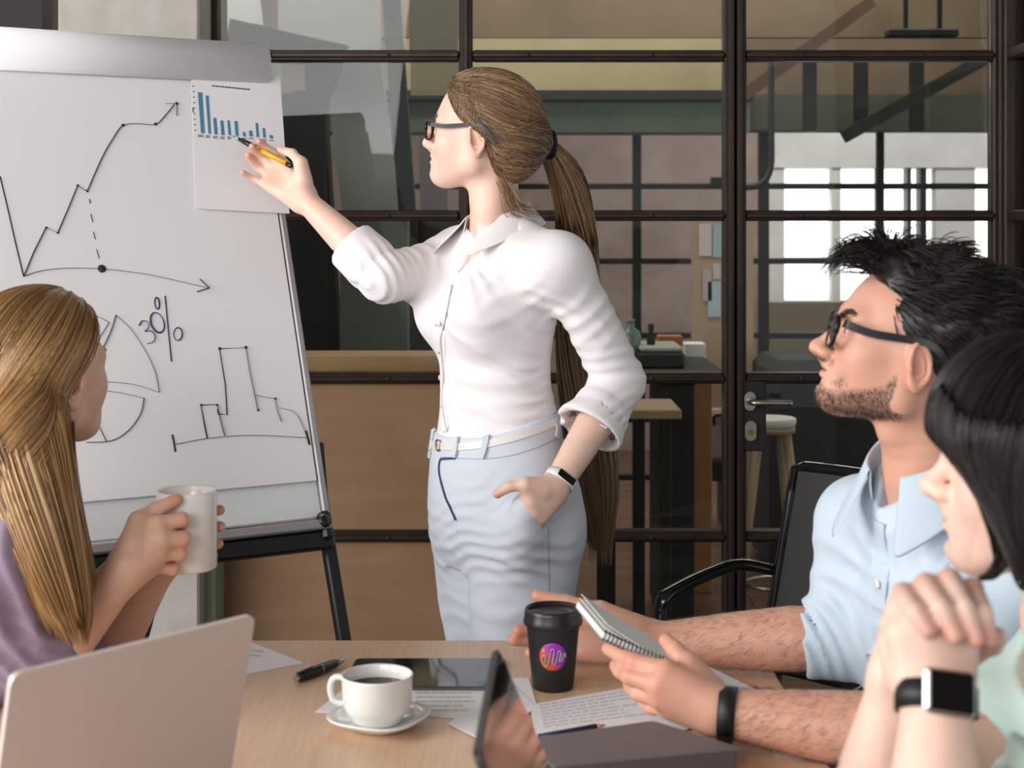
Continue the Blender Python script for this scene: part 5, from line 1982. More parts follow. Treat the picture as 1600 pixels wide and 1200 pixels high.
# ---- pen in her hand
ta, tb2 = board(363, 212, 0.012), P(457, 260, 2.985)
pdv = unit(tb2 - ta)
PL = np.linalg.norm(tb2 - ta)
tp_ = lambda t: ta + pdv * PL * t
pen = thing('yellow_pen', tp_(0.5), 'yellow pen with black grip held by the standing woman', 'pen')
yel = mat('yellow_plastic', '#e0a81c', 0.35)
obj('barrel', MB().tube([tp_(0.40), tp_(0.43), tp_(0.92)], [0.0042, 0.0056, 0.0055], 14), yel, pen)
obj('grip', MB().tube([tp_(0.12), tp_(0.2), tp_(0.41)], [0.0035, 0.0052, 0.0056], 14), blackp, pen)
obj('tip', MB().tube([tp_(0.0), tp_(0.02), tp_(0.12)], [0.0006, 0.0014, 0.0034], 12), chrome, pen)
obj('cap', MB().tube([tp_(0.92), tp_(0.98), tp_(1.0)], [0.0058, 0.0056, 0.003], 14), blackp, pen)

# ---- hair: swept back cap, ponytail, strands
HC = Sdf()
HB = Sdf()
HB.ell((-0.008, 0, 0.048), (0.104, 0.084, 0.096), 0)
HB.ell((0.03, 0, 0.062), (0.062, 0.067, 0.068), 0.03)
HB.ell((-0.05, 0, -0.01), (0.054, 0.064, 0.064), 0.04)
HB.ell((-0.075, 0, 0.015), (0.04, 0.048, 0.05), 0.04)


def hairline(q):
    """negative where hair may grow (head frame)"""
    x, y, z = q[:, 0], np.abs(q[:, 1]), q[:, 2]
    # front line slopes from the forehead down past the temple to in front of the ear, then behind the ear to the nape
    xs = np.interp(z, [-0.09, -0.05, -0.015, 0.01, 0.03, 0.042, 0.06, 0.085, 0.105, 0.13], [-0.05, -0.034, -0.024, -0.018, 0.012, 0.03, 0.046, 0.062, 0.071, 0.076]).astype(F4)
    return x - xs


HB.op(hairline, (-1, -1, -1), (1, 1, 1), 0.012, 'and')
hn = wave_noise(5, 90)
HC.local(HB, WO, WR, 0.2, 0)
tie = hl(-0.148, 0.006, 0.0)
tie = P(856, 226, WO[1] + 0.03)
HC.cone(hl(-0.085, 0, 0.015), tie, 0.03, 0.013, 0.022)
tail = [tie, P(869, 243, 3.0), P(884, 275, 3.03), P(893, 320, 3.07), P(900, 380, 3.12), P(904, 470, 3.14), P(908, 560, 3.14), P(918, 660, 3.12), P(930, 760, 3.1), P(938, 850, 3.1)]
tail_r = [0.017, 0.026, 0.033, 0.036, 0.04, 0.043, 0.045, 0.047, 0.045, 0.02]
HC.chain(tail, [r * 0.86 for r in tail_r], 0.01, n=40)
V, Q = net(HC, 0.0035)
hair_cols = ['#7d6049', '#a07c58', '#86664a', '#5f493a', '#b08d64']


def hair_tints(n, cols, jit=0.12):
    C = np.array([lin(c) for c in cols])
    t = C[NPR.randint(0, len(C), n)]
    return np.clip(t * (1 + NPR.normal(0, jit, (n, 1))), 0, 1)


all_v, all_q, all_t = [V], [Q], [np.repeat(np.array(lin('#755a42'))[None], len(V), 0)]
nv = len(V)


def add_strands(paths, r, cols, taper=0.25):
    global nv
    N, S, _ = paths.shape
    rad = r * NPR.uniform(0.7, 1.3, (N, 1)) * np.interp(np.linspace(0, 1, S), [0, 0.12, 0.75, 1], [0.5, 1, 1, taper])[None]
    v, q, t = strands(paths, rad, hair_tints(N, cols))
    all_v.append(v)
    all_q.append(q + nv)
    all_t.append(t)
    nv += len(v)


def comb(field, starts, end, S=18, off=0.0015, bow=None):
    """strands lying on a field from start points to an end area"""
    N = len(starts)
    t = np.linspace(0, 1, S)[None, :, None]
    ends = end + NPR.normal(0, 0.004, (N, 3))
    p = starts[:, None, :] * (1 - t) + ends[:, None, :] * t
    flat_ = p.reshape(-1, 3)
    for _ in range(3):
        flat_ = project(field, flat_, off, 1)
    p = flat_.reshape(N, S, 3)
    g_ = grad(field, p[:, S // 2])
    p = p + g_[:, None, :] * NPR.uniform(-0.0006, 0.0016, (N, 1, 1))
    return p


# starts: on the scalp near the hairline and over the crown
cand = V[(((V - WO) @ WR.T)[:, 0] > -0.085) & (((V - WO) @ WR.T)[:, 2] > -0.075)]
hq = ((cand - WO) @ WR.T)
near = (hairline(hq) > -0.026) & (hairline(hq) < -0.005)
s1_ = cand[near][NPR.randint(0, near.sum(), 1200)]
cand = cand[hairline(hq) < -0.005]
s2_ = cand[NPR.randint(0, len(cand), 1500)]
add_strands(comb(HC, np.concatenate([s1_, s2_]), tie, 12), 0.00065, hair_cols)
# ponytail strands
tp = smooth_path(tail, 30)
tr_ = np.interp(np.linspace(0, len(tail) - 1, 30), np.arange(len(tail)), tail_r)
N = 1200
ang = NPR.uniform(0, 6.28, N)
rr = np.sqrt(NPR.uniform(0.55, 1.1, N))
endt = NPR.uniform(0.78, 1.08, N)
px_ = []
tt = np.linspace(0, 1, 18)
for i in range(N):
    u = np.clip(tt * endt[i], 0, 1.0) * 29
    c = np.stack([np.interp(u, np.arange(30), tp[:, k]) for k in range(3)], 1)
    r_ = np.interp(u, np.arange(30), tr_) * rr[i]
    a = ang[i] + 0.5 * np.sin(tt * 3 + ang[i])
    c = c + np.stack([np.cos(a) * r_, np.sin(a) * r_, 0 * r_], 1) * 1.02
    c[:, 2] -= np.maximum(tt * endt[i] - 1, 0) * 0.6
    c[:, 0] += 0.004 * np.sin(tt * 9 + ang[i] * 3)
    px_.append(c)
add_strands(np.array(px_), 0.0009, hair_cols, 0.1)
# loose nape wisps
wn_ = []
for i in range(60):
    s0 = hl(-0.055 + NPR.uniform(-.02, .015), 0.055 + NPR.uniform(-.02, .012), -0.06 + NPR.uniform(-.02, .01))
    e0 = P(830 + NPR.uniform(-25, 30), 335 + NPR.uniform(-15, 20), 2.93)
    m0 = (s0 + e0) / 2 + np.array([-0.006, -0.02, -0.02])
    wn_.append(smooth_path([s0, m0, e0], 12))
add_strands(np.array(wn_), 0.0005, hair_cols, 0.2)
mesh_np('hair', np.concatenate(all_v), np.concatenate(all_q), hair_m, woman, np.concatenate(all_t), kind='stuff', label='light brown hair combed back into a very long ponytail')
bs = brow_strands(WO, WR, None, 60)
bs = WO + bs @ WR
v, q, t = strands(project(WS, bs.reshape(-1, 3), 0.0006, 2).reshape(bs.shape), np.full(bs.shape[:2], 0.0005), hair_tints(len(bs), ['#7a5a42']))
mesh_np('eyebrows', v, q, hair_m, woman, t, kind='stuff')
# hair tie
tz = unit(tp[2] - tp[0] + (0.02, 0, 0.01))
u_ = unit(np.cross(tz, (0, 1, 0)))
w_ = np.cross(tz, u_)
tmb = MB()
for dk in (-0.006, 0.0, 0.006):
    tmb.tube([tie + tz * dk + (u_ * math.cos(a) + w_ * math.sin(a)) * 0.0235 for a in np.linspace(0, 6.283, 26, endpoint=False)], 0.0062, 8, closed=True)
hto = obj('hair_tie', tmb, mat('black_velvet', '#131214', 0.8), woman)
bow = MB()
bc = tie - np.array([0, 0.031, -0.002])
for (dx, dz) in ((-.004, .003), (.0045, .002), (-.0035, -.0035), (.004, -.004)):
    bow.lathe([(0, -.0012), (0.0042, -.0008), (0.0048, 0.0006), (0.003, 0.0022), (0, 0.0028)], bc + (dx, 0, dz), 10, axes=((1, 0, 0), (0, 0, 1), (0, -1, 0)))
bow.lathe([(0, 0.002), (0.0025, 0.003), (0, 0.005)], bc, 10, axes=((1, 0, 0), (0, 0, 1), (0, -1, 0)))
obj('flower_charm', bow, mat('cream_charm', '#dcc9b4', 0.4), hto)
# ------------------------------------------------------------------ shared builders for the seated people


def seated_axes(az):
    """az: direction faced, degrees from +X towards +Y; rows (left, front, up)"""
    f = np.array([math.cos(math.radians(az)), math.sin(math.radians(az)), 0])
    return np.array([[-f[1], f[0], 0], f, [0, 0, 1.0]])


def tilt_axes(ax, vec):
    u = unit(vec)
    f = unit(ax[1] - u * (ax[1] @ u))
    return np.array([np.cross(f, u) * -1 if np.dot(np.cross(f, u) * -1, ax[0]) > 0 else np.cross(f, u), f, u])


def legs_field(pel, ax, knee_fwd=0.44, spread=0.1, r=(0.085, 0.065, 0.05), knee_z=0.5):
    """seated legs: hip -> knee -> ankle"""
    L = Sdf()
    L.ell(pel + (0, 0, 0.07), (0.17, 0.15, 0.1), 0.0, R=ax)
    for sd in (1, -1):
        h = pel + ax[0] * sd * 0.085 + (0, 0, 0.06)
        k_ = pel + ax[0] * sd * spread + ax[1] * knee_fwd
        k_[2] = knee_z
        a = k_ - ax[1] * 0.04
        a[2] = 0.09
        L.chain([h, k_, a], list(r), 0.04)
    return L


def shoes_for(person, pel, ax, knee_fwd, spread, m):
    for sd in (1, -1):
        a_ = pel + ax[0] * sd * spread + ax[1] * (knee_fwd - 0.05)
        a_[2] = 0
        s_ = Sdf()
        s_.ell(a_ + (0, 0, 0.045), (0.04, 0.04, 0.05), 0)
        s_.chain([a_ - ax[1] * 0.03 + (0, 0, 0.032), a_ + ax[1] * 0.1 + (0, 0, 0.034), a_ + ax[1] * 0.19 + (0, 0, 0.024)], [0.036, 0.042, 0.024], 0.02)
        s_.op(lambda p: -p[:, 2], a_ - .3, a_ + .3, 0.004, 'and')
        V, Q = net(s_, 0.008)
        mesh_np('shoe', V, Q, m, person)


# ------------------------------------------------------------------ person 2: the bearded man with the notebook
HEAD_M = make_head(False, 1.0, 0.0)
MAX_ = seated_axes(180 + 27)
maz, mpt = math.radians(8), math.radians(15)
mf = np.array([-math.cos(maz) * math.cos(mpt), math.sin(maz) * math.cos(mpt), math.sin(mpt)])
MR = rot_frame(mf, (0, 0, 1))
MO = P(1417, 566, 2.02)
mh = lambda x, y, z: MO + x * MR[0] + y * MR[1] + z * MR[2]
mneck = P(1452, 732, 2.04)
mpel = np.array([0.70, 2.13, 0.47])
MT = tilt_axes(MAX_, mneck - mpel - np.array([0.0, 0, 0]))
MLEN = np.linalg.norm(mneck - mpel)
m_st = [(0.0, 0, 0, .17, .125), (.1, 0, 0, .17, .128), (.2, 0, .004, .165, .128), (.3, 0, .004, .17, .122), (.38, 0, 0, .175, .118), (.44, 0, -.004, .165, .11), (.49, 0, -.004, .135, .095), (.54, 0, 0, .095, .078), (.60, 0, 0, .06, .062)]
k_ = MLEN / 0.60
m_st = [(z * k_, a, b, c, d) for z, a, b, c, d in m_st]
msh_r = mneck + MT[0] * -0.163 - MT[2] * 0.118
msh_l = mneck + MT[0] * 0.165 - MT[2] * 0.11
mel_r, mwr_r = P(1313, 996, 2.2), P(1022, 1004, 2.24)
mel_l, mwr_l = P(1415, 1150, 1.84), P(1124, 1113, 1.89)
MS = Sdf()
MS.loft(mpel, MT, [(z, a, b, c - .014, d - .014) for z, a, b, c, d in m_st], 0)
MS.chain([mh(-0.02, 0, -0.03), P(1436, 664, 2.03), mneck], [0.055, 0.051, 0.06], 0.03, n=8)
MS.sph(P(1392, 672, 2.01), 0.014, 0.03)
MS.local(HEAD_M, MO, MR, 0.17, 0.018)
MS.chain([msh_r, mel_r], [0.05, 0.043], 0.04)
MS.chain([mel_r, mel_r + (mwr_r - mel_r) * .25, mel_r + (mwr_r - mel_r) * .6, mwr_r], [0.043, 0.0465, 0.039, 0.028], 0.02)
MS.chain([msh_l, mel_l], [0.05, 0.043], 0.04)
MS.chain([mel_l, mel_l + (mwr_l - mel_l) * .25, mel_l + (mwr_l - mel_l) * .6, mwr_l], [0.043, 0.046, 0.038, 0.0275], 0.02)
# right hand behind the takeaway cup, thumb up
add_hand(MS, mwr_r, [P(925, 968, 2.265), P(914, 988, 2.272), P(912, 1006, 2.27), P(920, 1022, 2.262)],
         [[P(872, 976, 2.275), P(838, 981, 2.26), P(809, 985, 2.245)],
          [P(862, 997, 2.275), P(828, 1001, 2.26), P(802, 1000, 2.245)],
          [P(868, 1016, 2.272), P(845, 1020, 2.255), P(828, 1020, 2.24)],
          [P(882, 1026, 2.262), P(862, 1028, 2.25), P(846, 1026, 2.24)]],
         [P(990, 982, 2.235), P(938, 956, 2.24), P(886, 942, 2.25), P(840, 931, 2.255)], rp=0.0155, rf=0.0098)
# left hand gripping the notebook, back of the hand to the camera
add_hand(MS, mwr_l, [P(1042, 1048, 1.9), P(1030, 1070, 1.895), P(1032, 1091, 1.9), P(1044, 1108, 1.912)],
         [[P(990, 1034, 1.925), P(966, 1022, 1.965), P(950, 1014, 1.995)],
          [P(984, 1056, 1.92), P(968, 1048, 1.96), P(962, 1040, 1.99)],
          [P(997, 1082, 1.925), P(986, 1076, 1.962), P(982, 1068, 1.99)],
          [P(1018, 1105, 1.935), P(1008, 1101, 1.962), P(1004, 1095, 1.985)]],
         [P(1105, 1075, 1.918), P(1076, 1040, 1.92), P(1055, 1016, 1.935), P(1041, 1001, 1.955)], rp=0.0155, rf=0.0098)
ML = legs_field(mpel, MAX_, 0.42, 0.11, (0.085, 0.062, 0.045))
mco = Sdf()
mco.field(MS, 0)
mco.field(ML, 0.03)
brd = '#4a382e'
sp_m = [(mh(.1, 0, -.0315), 0.012, '#b5766a', .6), (mh(.1, 0, -.0445), 0.013, '#b5766a', .65), (mh(.121, 0, -.013), 0.016, '#d99683', .35), (mh(.066, .05, -.01), 0.04, '#d89a88', .25), (mh(-.005, .08, 0), 0.034, '#da9580', .35)]

BEARD = []


def beard(V, t_):
    q = (V - MO) @ MR.T
    x, y, z = q[:, 0], np.abs(q[:, 1]), q[:, 2]
    zl = np.interp(x, [-.02, 0.0, 0.012, 0.03, 0.05, 0.066, 0.082, 0.1], [0.006, 0.006, -0.002, -0.028, -0.04, -0.045, -0.052, -0.053])
    up = np.clip((zl - z) / 0.012, 0, 1)
    lowz = np.interp(x, [-.03, 0.0, 0.03, 0.07, 0.1], [-0.062, -0.074, -0.088, -0.094, -0.094])
    dn_ = np.clip((z - lowz) / 0.012, 0, 1)
    bk = np.clip((x + 0.012) / 0.012, 0, 1)
    jaw = up * dn_ * bk
    mus = np.clip(1 - np.abs(z + 0.0235) / 0.008, 0, 1) * np.clip((x - 0.078) / 0.008, 0, 1) * np.clip((0.03 - y) / 0.008, 0, 1)
    side = np.clip(1 - np.abs(x - 0.004) / 0.012, 0, 1) * np.clip((z + 0.02) / 0.01, 0, 1) * np.clip((0.03 - z) / 0.01, 0, 1)
    gob = np.clip(1 - np.abs(x - 0.082) / 0.014, 0, 1) * np.clip(1 - np.abs(z + 0.045) / 0.02, 0, 1) * np.clip((y - 0.016) / 0.006, 0, 1)
    m = np.clip(np.maximum.reduce([jaw, mus * 0.8, side * 0.8, gob * 0.7]) * 0.42, 0, 0.85)[:, None]
    m = m * ((np.abs(q).max(1) < 0.16) & ((y < 0.0695) | (x > 0.016)))[:, None]
    lips = (np.abs(y) < 0.02) & (x > 0.093) & (z < -0.027) & (z > -0.05)
    m[lips] *= 0.15
    BEARD.append((V, m[:, 0].copy()))
    return t_ * (1 - m) + np.array(lin('#3a2a22'))[None] * m


for p in (P(809, 985, 2.245), P(802, 1000, 2.245), P(840, 931, 2.255), P(1041, 1001, 1.955), P(1042, 1048, 1.9), P(1030, 1070, 1.895), P(990, 1034, 1.92), P(984, 1056, 1.92)):
    sp_m.append((p, 0.026, '#d5866f', .45))
regM = [(mh(0, 0, 0) - (.19, .19, .22), mh(0, 0, 0) + (.19, .19, .17)),
        (np.array([P(790, 0, 2.3)[0], 2.14, 0.74]), np.array([P(1262, 0, 2.2)[0], 2.40, 0.95])),
        (np.array([P(930, 0, 1.95)[0], 1.82, 0.74]), np.array([0.56, 2.06, 0.92]))]
regM[2][0][1] = 1.80
regM[2][1][1] = 2.06
V, Q, tint = body_mesh(MS, regM, mco, 0.0024, 0.011, '#d6a18a', sp_m, beard)
man = thing('person', np.array([mpel[0], mpel[1], 0.0]), 'bearded man with black hair and glasses in a light blue shirt holding a notebook', 'person')
mesh_np('body', V, Q, skin_m, man, tint)
eyes(man, MO, MR, '#4a3324')
blue_m = mat('light_blue_shirt', '#c8d7e3', 0.8, sheen=0.1, spec=0.25, bump=(260, 0.06))
MSH = Sdf()
MSH.loft(mpel, MT, m_st, 0)
for shp in (msh_l, msh_r):
    MSH.ell(shp, (0.06, 0.06, 0.058), 0.05)
    MSH.cone(mneck + (shp - mneck) * 0.3 - MT[2] * 0.012, shp + MT[2] * 0.004, 0.048, 0.055, 0.05)
mc_r = mel_r + (mwr_r - mel_r) * 0.17
MSH.chain([msh_r, msh_r + (mel_r - msh_r) * .55 + (0.0, 0.0, 0.0), mel_r + (0.008, 0, 0.0)], [0.062, 0.06, 0.058], 0.035, n=7)
MSH.chain([mel_r + (0.004, 0, 0), mc_r], [0.057, 0.053], 0.012)
dmr = unit(mwr_r - mel_r)
MSH.chain([mc_r - dmr * 0.024, mc_r + dmr * 0.006], [0.0565, 0.0555], 0.0015)
mc_l = mel_l + (mwr_l - mel_l) * 0.06
MSH.chain([msh_l, mel_l], [0.064, 0.058], 0.035)
MSH.chain([mel_l, mc_l], [0.058, 0.055], 0.012)
dml = unit(mwr_l - mel_l)
for (c, d, r) in ((mc_r + dmr * 0.004, dmr, 0.0475), (mc_l, dml, 0.047)):
    MSH.op(lambda p, c=c.astype(F4), d=d.astype(F4): np.maximum(F4(0.002) - (p - c) @ d, np.sqrt(((p - c) ** 2).sum(1)) - F4(0.085)), c - .09, c + .09, 0.003, 'sub')
    MSH.cone(c - d * 0.014, c + d * 0.05, r, r + 0.002, 0.002, 'sub')
mvt, mvb = P(1398, 722, 1.97), cast(MSH, 1366, 800)


def mv(p):
    a, b = mvt.astype(F4), mvb.astype(F4)
    ba = b - a
    q = p - a
    h = np.clip(q @ ba / F4(float(ba @ ba)), -0.5, 1)
    d = q - h[:, None] * ba
    return np.maximum(np.abs(d @ MT[0].astype(F4)) - (F4(0.04) * (1 - np.maximum(h, 0)) ** F4(1.2) + F4(0.004) * (1 - h)), np.abs(d @ MT[1].astype(F4) - F4(0.02)) - F4(0.06))


MSH.op(mv, np.minimum(mvt, mvb) - .07, np.maximum(mvt, mvb) + .07, 0.004, 'sub')
for i_, (x, y, Y, r_, dv, wl2, am, wp_) in enumerate(((1300, 985, 2.16, .1, (.9, 0, .4), .022, .004, .5), (1310, 900, 2.14, .13, (.5, 0, .9), .04, .003, .5), (1420, 880, 1.95, .16, (.9, 0, -.3), .05, .004, .5), (1400, 960, 1.95, .15, (.5, 0, .8), .045, .0035, .5), (1470, 820, 1.95, .14, (.8, 0, .5), .05, .003, .5), (1380, 830, 1.95, .1, (.9, 0, -.35), .036, .004, .4), (1350, 860, 2.05, .1, (.8, 0, .3), .03, .003, .4))):
    MSH.disp(*folds(P(x, y, Y), r_, dv, wl2, am, 70 + i_, wp_))
MSH.disp(lambda p: F4(0.0018) * gn(p))
V, Q = net(MSH, 0.0042)
mesh_np('shirt', V, Q, blue_m, man)
bcol = mat('light_blue_collar', '#c2d2df', 0.8, bump=(260, 0.06))
collar(man, mneck + MT[2] * 0.012 + MT[1] * 0.008, MT, 0.076, 0.07, bcol, hs=0.04, flap=0.045, point=0.045, gap=0.85, tilt=0.7, spread=1.2)
pk = MB()
surf_ribbon(pk, MSH, [(1374, 815), (1376, 850), (1376, 900), (1374, 950), (1371, 1000), (1370, 1050), (1372, 1090)], 0.03, 0.0022, 40, -0.0004)
obj('placket', pk, bcol, man)
for (x, y) in ((1368, 912), (1365, 1018)):
    p = cast(MSH, x + 6, y)
    nv_ = grad(MSH, p[None])[0]
    u_ = unit(np.cross(nv_, (0, 0, 1)))
    obj('button', MB().lathe([(0.0062, 0.0015), (0.0064, 0.0032), (0.0045, 0.0042), (0, 0.0038)], p + nv_ * 0.001, 16, axes=(u_, np.cross(nv_, u_), nv_)), btn_m, man)
dk_tr = mat('charcoal_trousers', '#2c2c2f', 0.8, bump=(200, 0.1))
V, Q = net(legs_field(mpel, MAX_, 0.42, 0.11, (0.095, 0.075, 0.062)), 0.010)
mesh_np('trousers', V, Q, dk_tr, man)
shoes_for(man, mpel, MAX_, 0.42, 0.11, dark_m)
wearing_glasses(man, MO, MR, black_frame, lens_m, 'black framed glasses on the bearded man face', w=0.07, zt=0.036, zb=-0.004, fx=0.107, thick=0.0042)
black_band = mat('black_silicone', '#141416', 0.5)
wristband('fitness_band', mwr_l + (mel_l - mwr_l) * 0.045, mwr_l - mel_l, 0.031, 0.021, 0.003, black_band, 'black fitness band on the bearded man left wrist', (-0.1, -0.6, -0.75), 0.018, 0.036, glossb, flat=0.96)

# hair
MHB = Sdf()
MHB.ell((-0.016, 0, 0.05), (0.106, 0.083, 0.093), 0)
MHB.ell((0.01, 0, 0.1), (0.072, 0.062, 0.05), 0.03)
MHB.ell((0.06, 0.01, 0.122), (0.044, 0.045, 0.026), 0.025)
MHB.ell((-0.06, 0, 0.06), (0.075, 0.075, 0.075), 0.03)


def hairline_m(q):
    x, z = q[:, 0], q[:, 2]
    xs = np.interp(z, [-0.075, -0.04, -0.01, 0.008, 0.022, 0.034, 0.05, 0.07, 0.09, 0.1, 0.12, 0.16], [-0.07, -0.05, -0.035, -0.02, 0.014, 0.022, 0.045, 0.05, 0.058, 0.072, 0.115, 0.12]).astype(F4)
    return x - xs


MHB.op(hairline_m, (-1, -1, -1), (1, 1, 1), 0.01, 'and')
mhn = wave_noise(9, 55)
mhn2 = wave_noise(19, 110)
MHB.disp(lambda p: (F4(0.0055) * mhn(p) + F4(0.003) * mhn2(p)) * np.clip((p[:, 2] - F4(0.03)) / F4(0.05), 0.15, 1))
MHC = Sdf()
MHC.local(MHB, MO, MR, 0.21, 0)
V, Q = net(MHC, 0.0038)
all_v, all_q, all_t = [V], [Q], [np.repeat(np.array(lin('#17130f'))[None], len(V), 0)]
nv = len(V)
bl_cols = ['#15110f', '#1e1815', '#0f0d0c', '#262019']
loc = (V - MO) @ MR.T
sel = (loc[:, 2] > -0.05) & (hairline_m(loc) < -0.005)
cand = V[sel]
N = 4600
ii = NPR.randint(0, len(cand), N)
st_p = cand[ii]
lq = (st_p - MO) @ MR.T
nr = grad(MHC, st_p)
top = np.clip((lq[:, 2] - 0.04) / 0.06, 0, 1)
front = np.clip((lq[:, 0] - 0.0) / 0.06, 0, 1) * top
wv1 = wave_noise(31, 28)(lq.astype(F4))[:, None]
wv2 = wave_noise(32, 28)(lq.astype(F4))[:, None]
tuft = np.clip((lq[:, 0] - 0.045) / 0.03, 0, 1) * top
dirl = np.stack([-0.95 + 1.75 * tuft, 0.45 * wv2[:, 0] * top + 0.3 * np.sign(lq[:, 1]) * top, -0.55 + 0.75 * top - 0.2 * tuft], 1) + 0.25 * np.concatenate([wv1, wv2, wv1 * wv2], 1)
dirw = dirl @ MR
dirw -= nr * (dirw * nr).sum(1)[:, None]
dirw /= np.linalg.norm(dirw, axis=1)[:, None] + 1e-6
L_ = (0.02 + 0.022 * top + 0.012 * front) * NPR.uniform(0.6, 1.25, N)
lift = 0.12 + 0.38 * top * NPR.uniform(0.2, 1.3, N)
t = np.linspace(0, 1, 6)
curl = NPR.normal(0, 0.25, (N, 1)) * np.cross(nr, dirw)
pth = st_p[:, None, :] + L_[:, None, None] * (t[None, :, None] * (dirw + curl * t[None, :, None].mean())[:, None, :] + (t - 0.75 * t * t)[None, :, None] * (lift[:, None] * nr)[:, None, :] * 1.5) - nr[:, None, :] * 0.002
pth[:, :, 2] -= (L_ * 0.25)[:, None] * (t ** 2)[None] * front[:, None]
add_strands(pth, 0.0008, bl_cols, 0.12)
mesh_np('hair', np.concatenate(all_v), np.concatenate(all_q), hair_m, man, np.concatenate(all_t), kind='stuff', label='short thick black hair brushed up at the front')
bs = MO + brow_strands(MO, MR, None, 70, 1.3) @ MR
v, q, t = strands(project(MS, bs.reshape(-1, 3), 0.001, 2).reshape(bs.shape), np.full(bs.shape[:2], 0.0004), hair_tints(len(bs), ['#3a2c25']))
mesh_np('eyebrows', v, q, hair_m, man, t, kind='stuff')
# forearm hair: short fine strands
fh = []
for (a, b, N) in ((mel_r, mwr_r, 1300), (mel_l, mwr_l, 1300)):
    ax = unit(b - a)
    u_ = unit(np.cross(ax, (0, 0, 1)))
    w_ = np.cross(ax, u_)
    for i in range(N):
        tt_ = NPR.uniform(0.18, 0.92)
        an = NPR.uniform(0, 6.28)
        p = a + (b - a) * tt_ + (u_ * math.cos(an) + w_ * math.sin(an)) * 0.04
        fh.append((p, ax * 0.55 + (0, 0, -0.35) + NPR.normal(0, .25, 3)))
p0 = project(MS, np.array([p for p, _ in fh]), 0.0, 3)
dd = np.array([d for _, d in fh])
gg = grad(MS, p0)
dd -= gg * (dd * gg).sum(1)[:, None]
dd /= np.linalg.norm(dd, axis=1)[:, None]
ln = NPR.uniform(0.006, 0.014, (len(fh), 1, 1))
t = np.linspace(0, 1, 4)
pth = p0[:, None, :] + ln * (t[None, :, None] * dd[:, None, :] + (t * (1 - 0.6 * t))[None, :, None] * gg[:, None, :] * 0.5)
v, q, tn = strands(pth, np.full(pth.shape[:2], 0.00011), hair_tints(len(fh), ['#4a3226', '#5d4232']))
mesh_np('arm_hair', v, q, hair_m, man, tn, kind='stuff')

Vb, mb2 = BEARD[0]
pr2 = np.maximum(mb2 - 0.06, 0)
pr2 = pr2 / pr2.sum()
sb = Vb[NPR.choice(len(Vb), 4300, p=pr2)] + NPR.normal(0, 0.001, (4300, 3))
sb = project(MS, sb, -0.0003, 2)
gg = grad(MS, sb)
dd = np.array([-0.25, 0, -0.8]) @ MR + NPR.normal(0, .3, sb.shape)
dd -= gg * (dd * gg).sum(1)[:, None] * 0.75
dd = dd / np.linalg.norm(dd, axis=1)[:, None] + gg * 0.35
t = np.linspace(0, 1, 3)
pth = sb[:, None, :] + NPR.uniform(0.0025, 0.0055, (len(sb), 1, 1)) * t[None, :, None] * dd[:, None, :]
v, q, tn = strands(pth, np.full(pth.shape[:2], 0.00016), hair_tints(len(sb), ['#231914', '#35271f', '#2a1f19']))
mesh_np('beard', v, q, hair_m, man, tn, kind='stuff', label='short dark stubble beard')

# ---- spiral notebook in his hands
nA, nB = P(943, 988, 1.955), P(1208, 1108, 1.925)
nC = P(1222, 1098, 2.05)
nD = P(903, 940, 2.085)
nup = unit(np.cross(nB - nA, nD - nA))
if nup[2] < 0:
    nup = -nup
nbk = thing('spiral_notebook', (nA + nB + nC + nD) / 4, 'white spiral notebook held open by the bearded man', 'notebook')
nq = [nA, nB, nC, nD]
grid_p = mat('squared_white_paper', '#e9e9e6', 0.8)
obj('page_block', MB().sheet(nq, 0.007, -nup), grid_p, nbk)
obj('back_cover', MB().sheet([p - nup * 0.0075 for p in nq], 0.0012, -nup), mat('grey_card', '#a9a7a4', 0.7), nbk)
# a few pages lifting at the left end
for i, hgt in enumerate((0.004, 0.009)):
    base_a, base_b = nA + (nB - nA) * 0.34, nD + (nC - nD) * 0.34
    pts = []
    lf = MB()
    rows_ = []
    for t in np.linspace(0, 1, 8):
        o_ = nup * (hgt * t ** 2 + 0.0008 * (i + 1))
        rows_.append((base_a + (nA - base_a) * t + o_, base_b + (nD - base_b) * t * 1.0 + o_))
    v = [p for r in rows_ for p in r] + [p + nup * 0.0008 for r in rows_ for p in r]
    n_ = len(rows_) * 2
    f = []
    for j in range(len(rows_) - 1):
        a0, a1, b0, b1 = 2 * j, 2 * j + 1, 2 * j + 2, 2 * j + 3
        f += [(a0, a1, b1, b0), (n_ + a0, n_ + b0, n_ + b1, n_ + a1), (a0, b0, n_ + b0, n_ + a0), (a1, n_ + a1, n_ + b1, b1)]
    f += [(2 * len(rows_) - 2, 2 * len(rows_) - 1, n_ + 2 * len(rows_) - 1, n_ + 2 * len(rows_) - 2)]
    obj('page', lf.add(v, f), grid_p, nbk)
wire = mat('black_spiral_wire', '#2a2724', 0.4, 0.5)
sd_ = unit(nB - nA)
out_ = unit(np.cross(sd_, nup))
if out_ @ (nD - nA) > 0:
    out_ = -out_
coil0 = None
NC = 44
for i in range(NC):
    c = nA + (nB - nA) * ((i + 0.5) / NC) - nup * 0.0035 + out_ * -0.001
    if coil0 is None:
        ring = [c + out_ * math.cos(a) * 0.0055 + nup * math.sin(a) * 0.0065 + sd_ * 0.001 * math.cos(a) for a in np.linspace(0, 2 * math.pi, 12, endpoint=False)]
        coil0 = obj('spiral_coil', MB().tube(ring, 0.00085, 5, closed=True), wire, nbk, origin=c)
        c0_ = c
    else:
        o = coil0.copy()
        COL.objects.link(o)
        o.parent = nbk
        o.location = coil0.location + Vector(c - c0_)
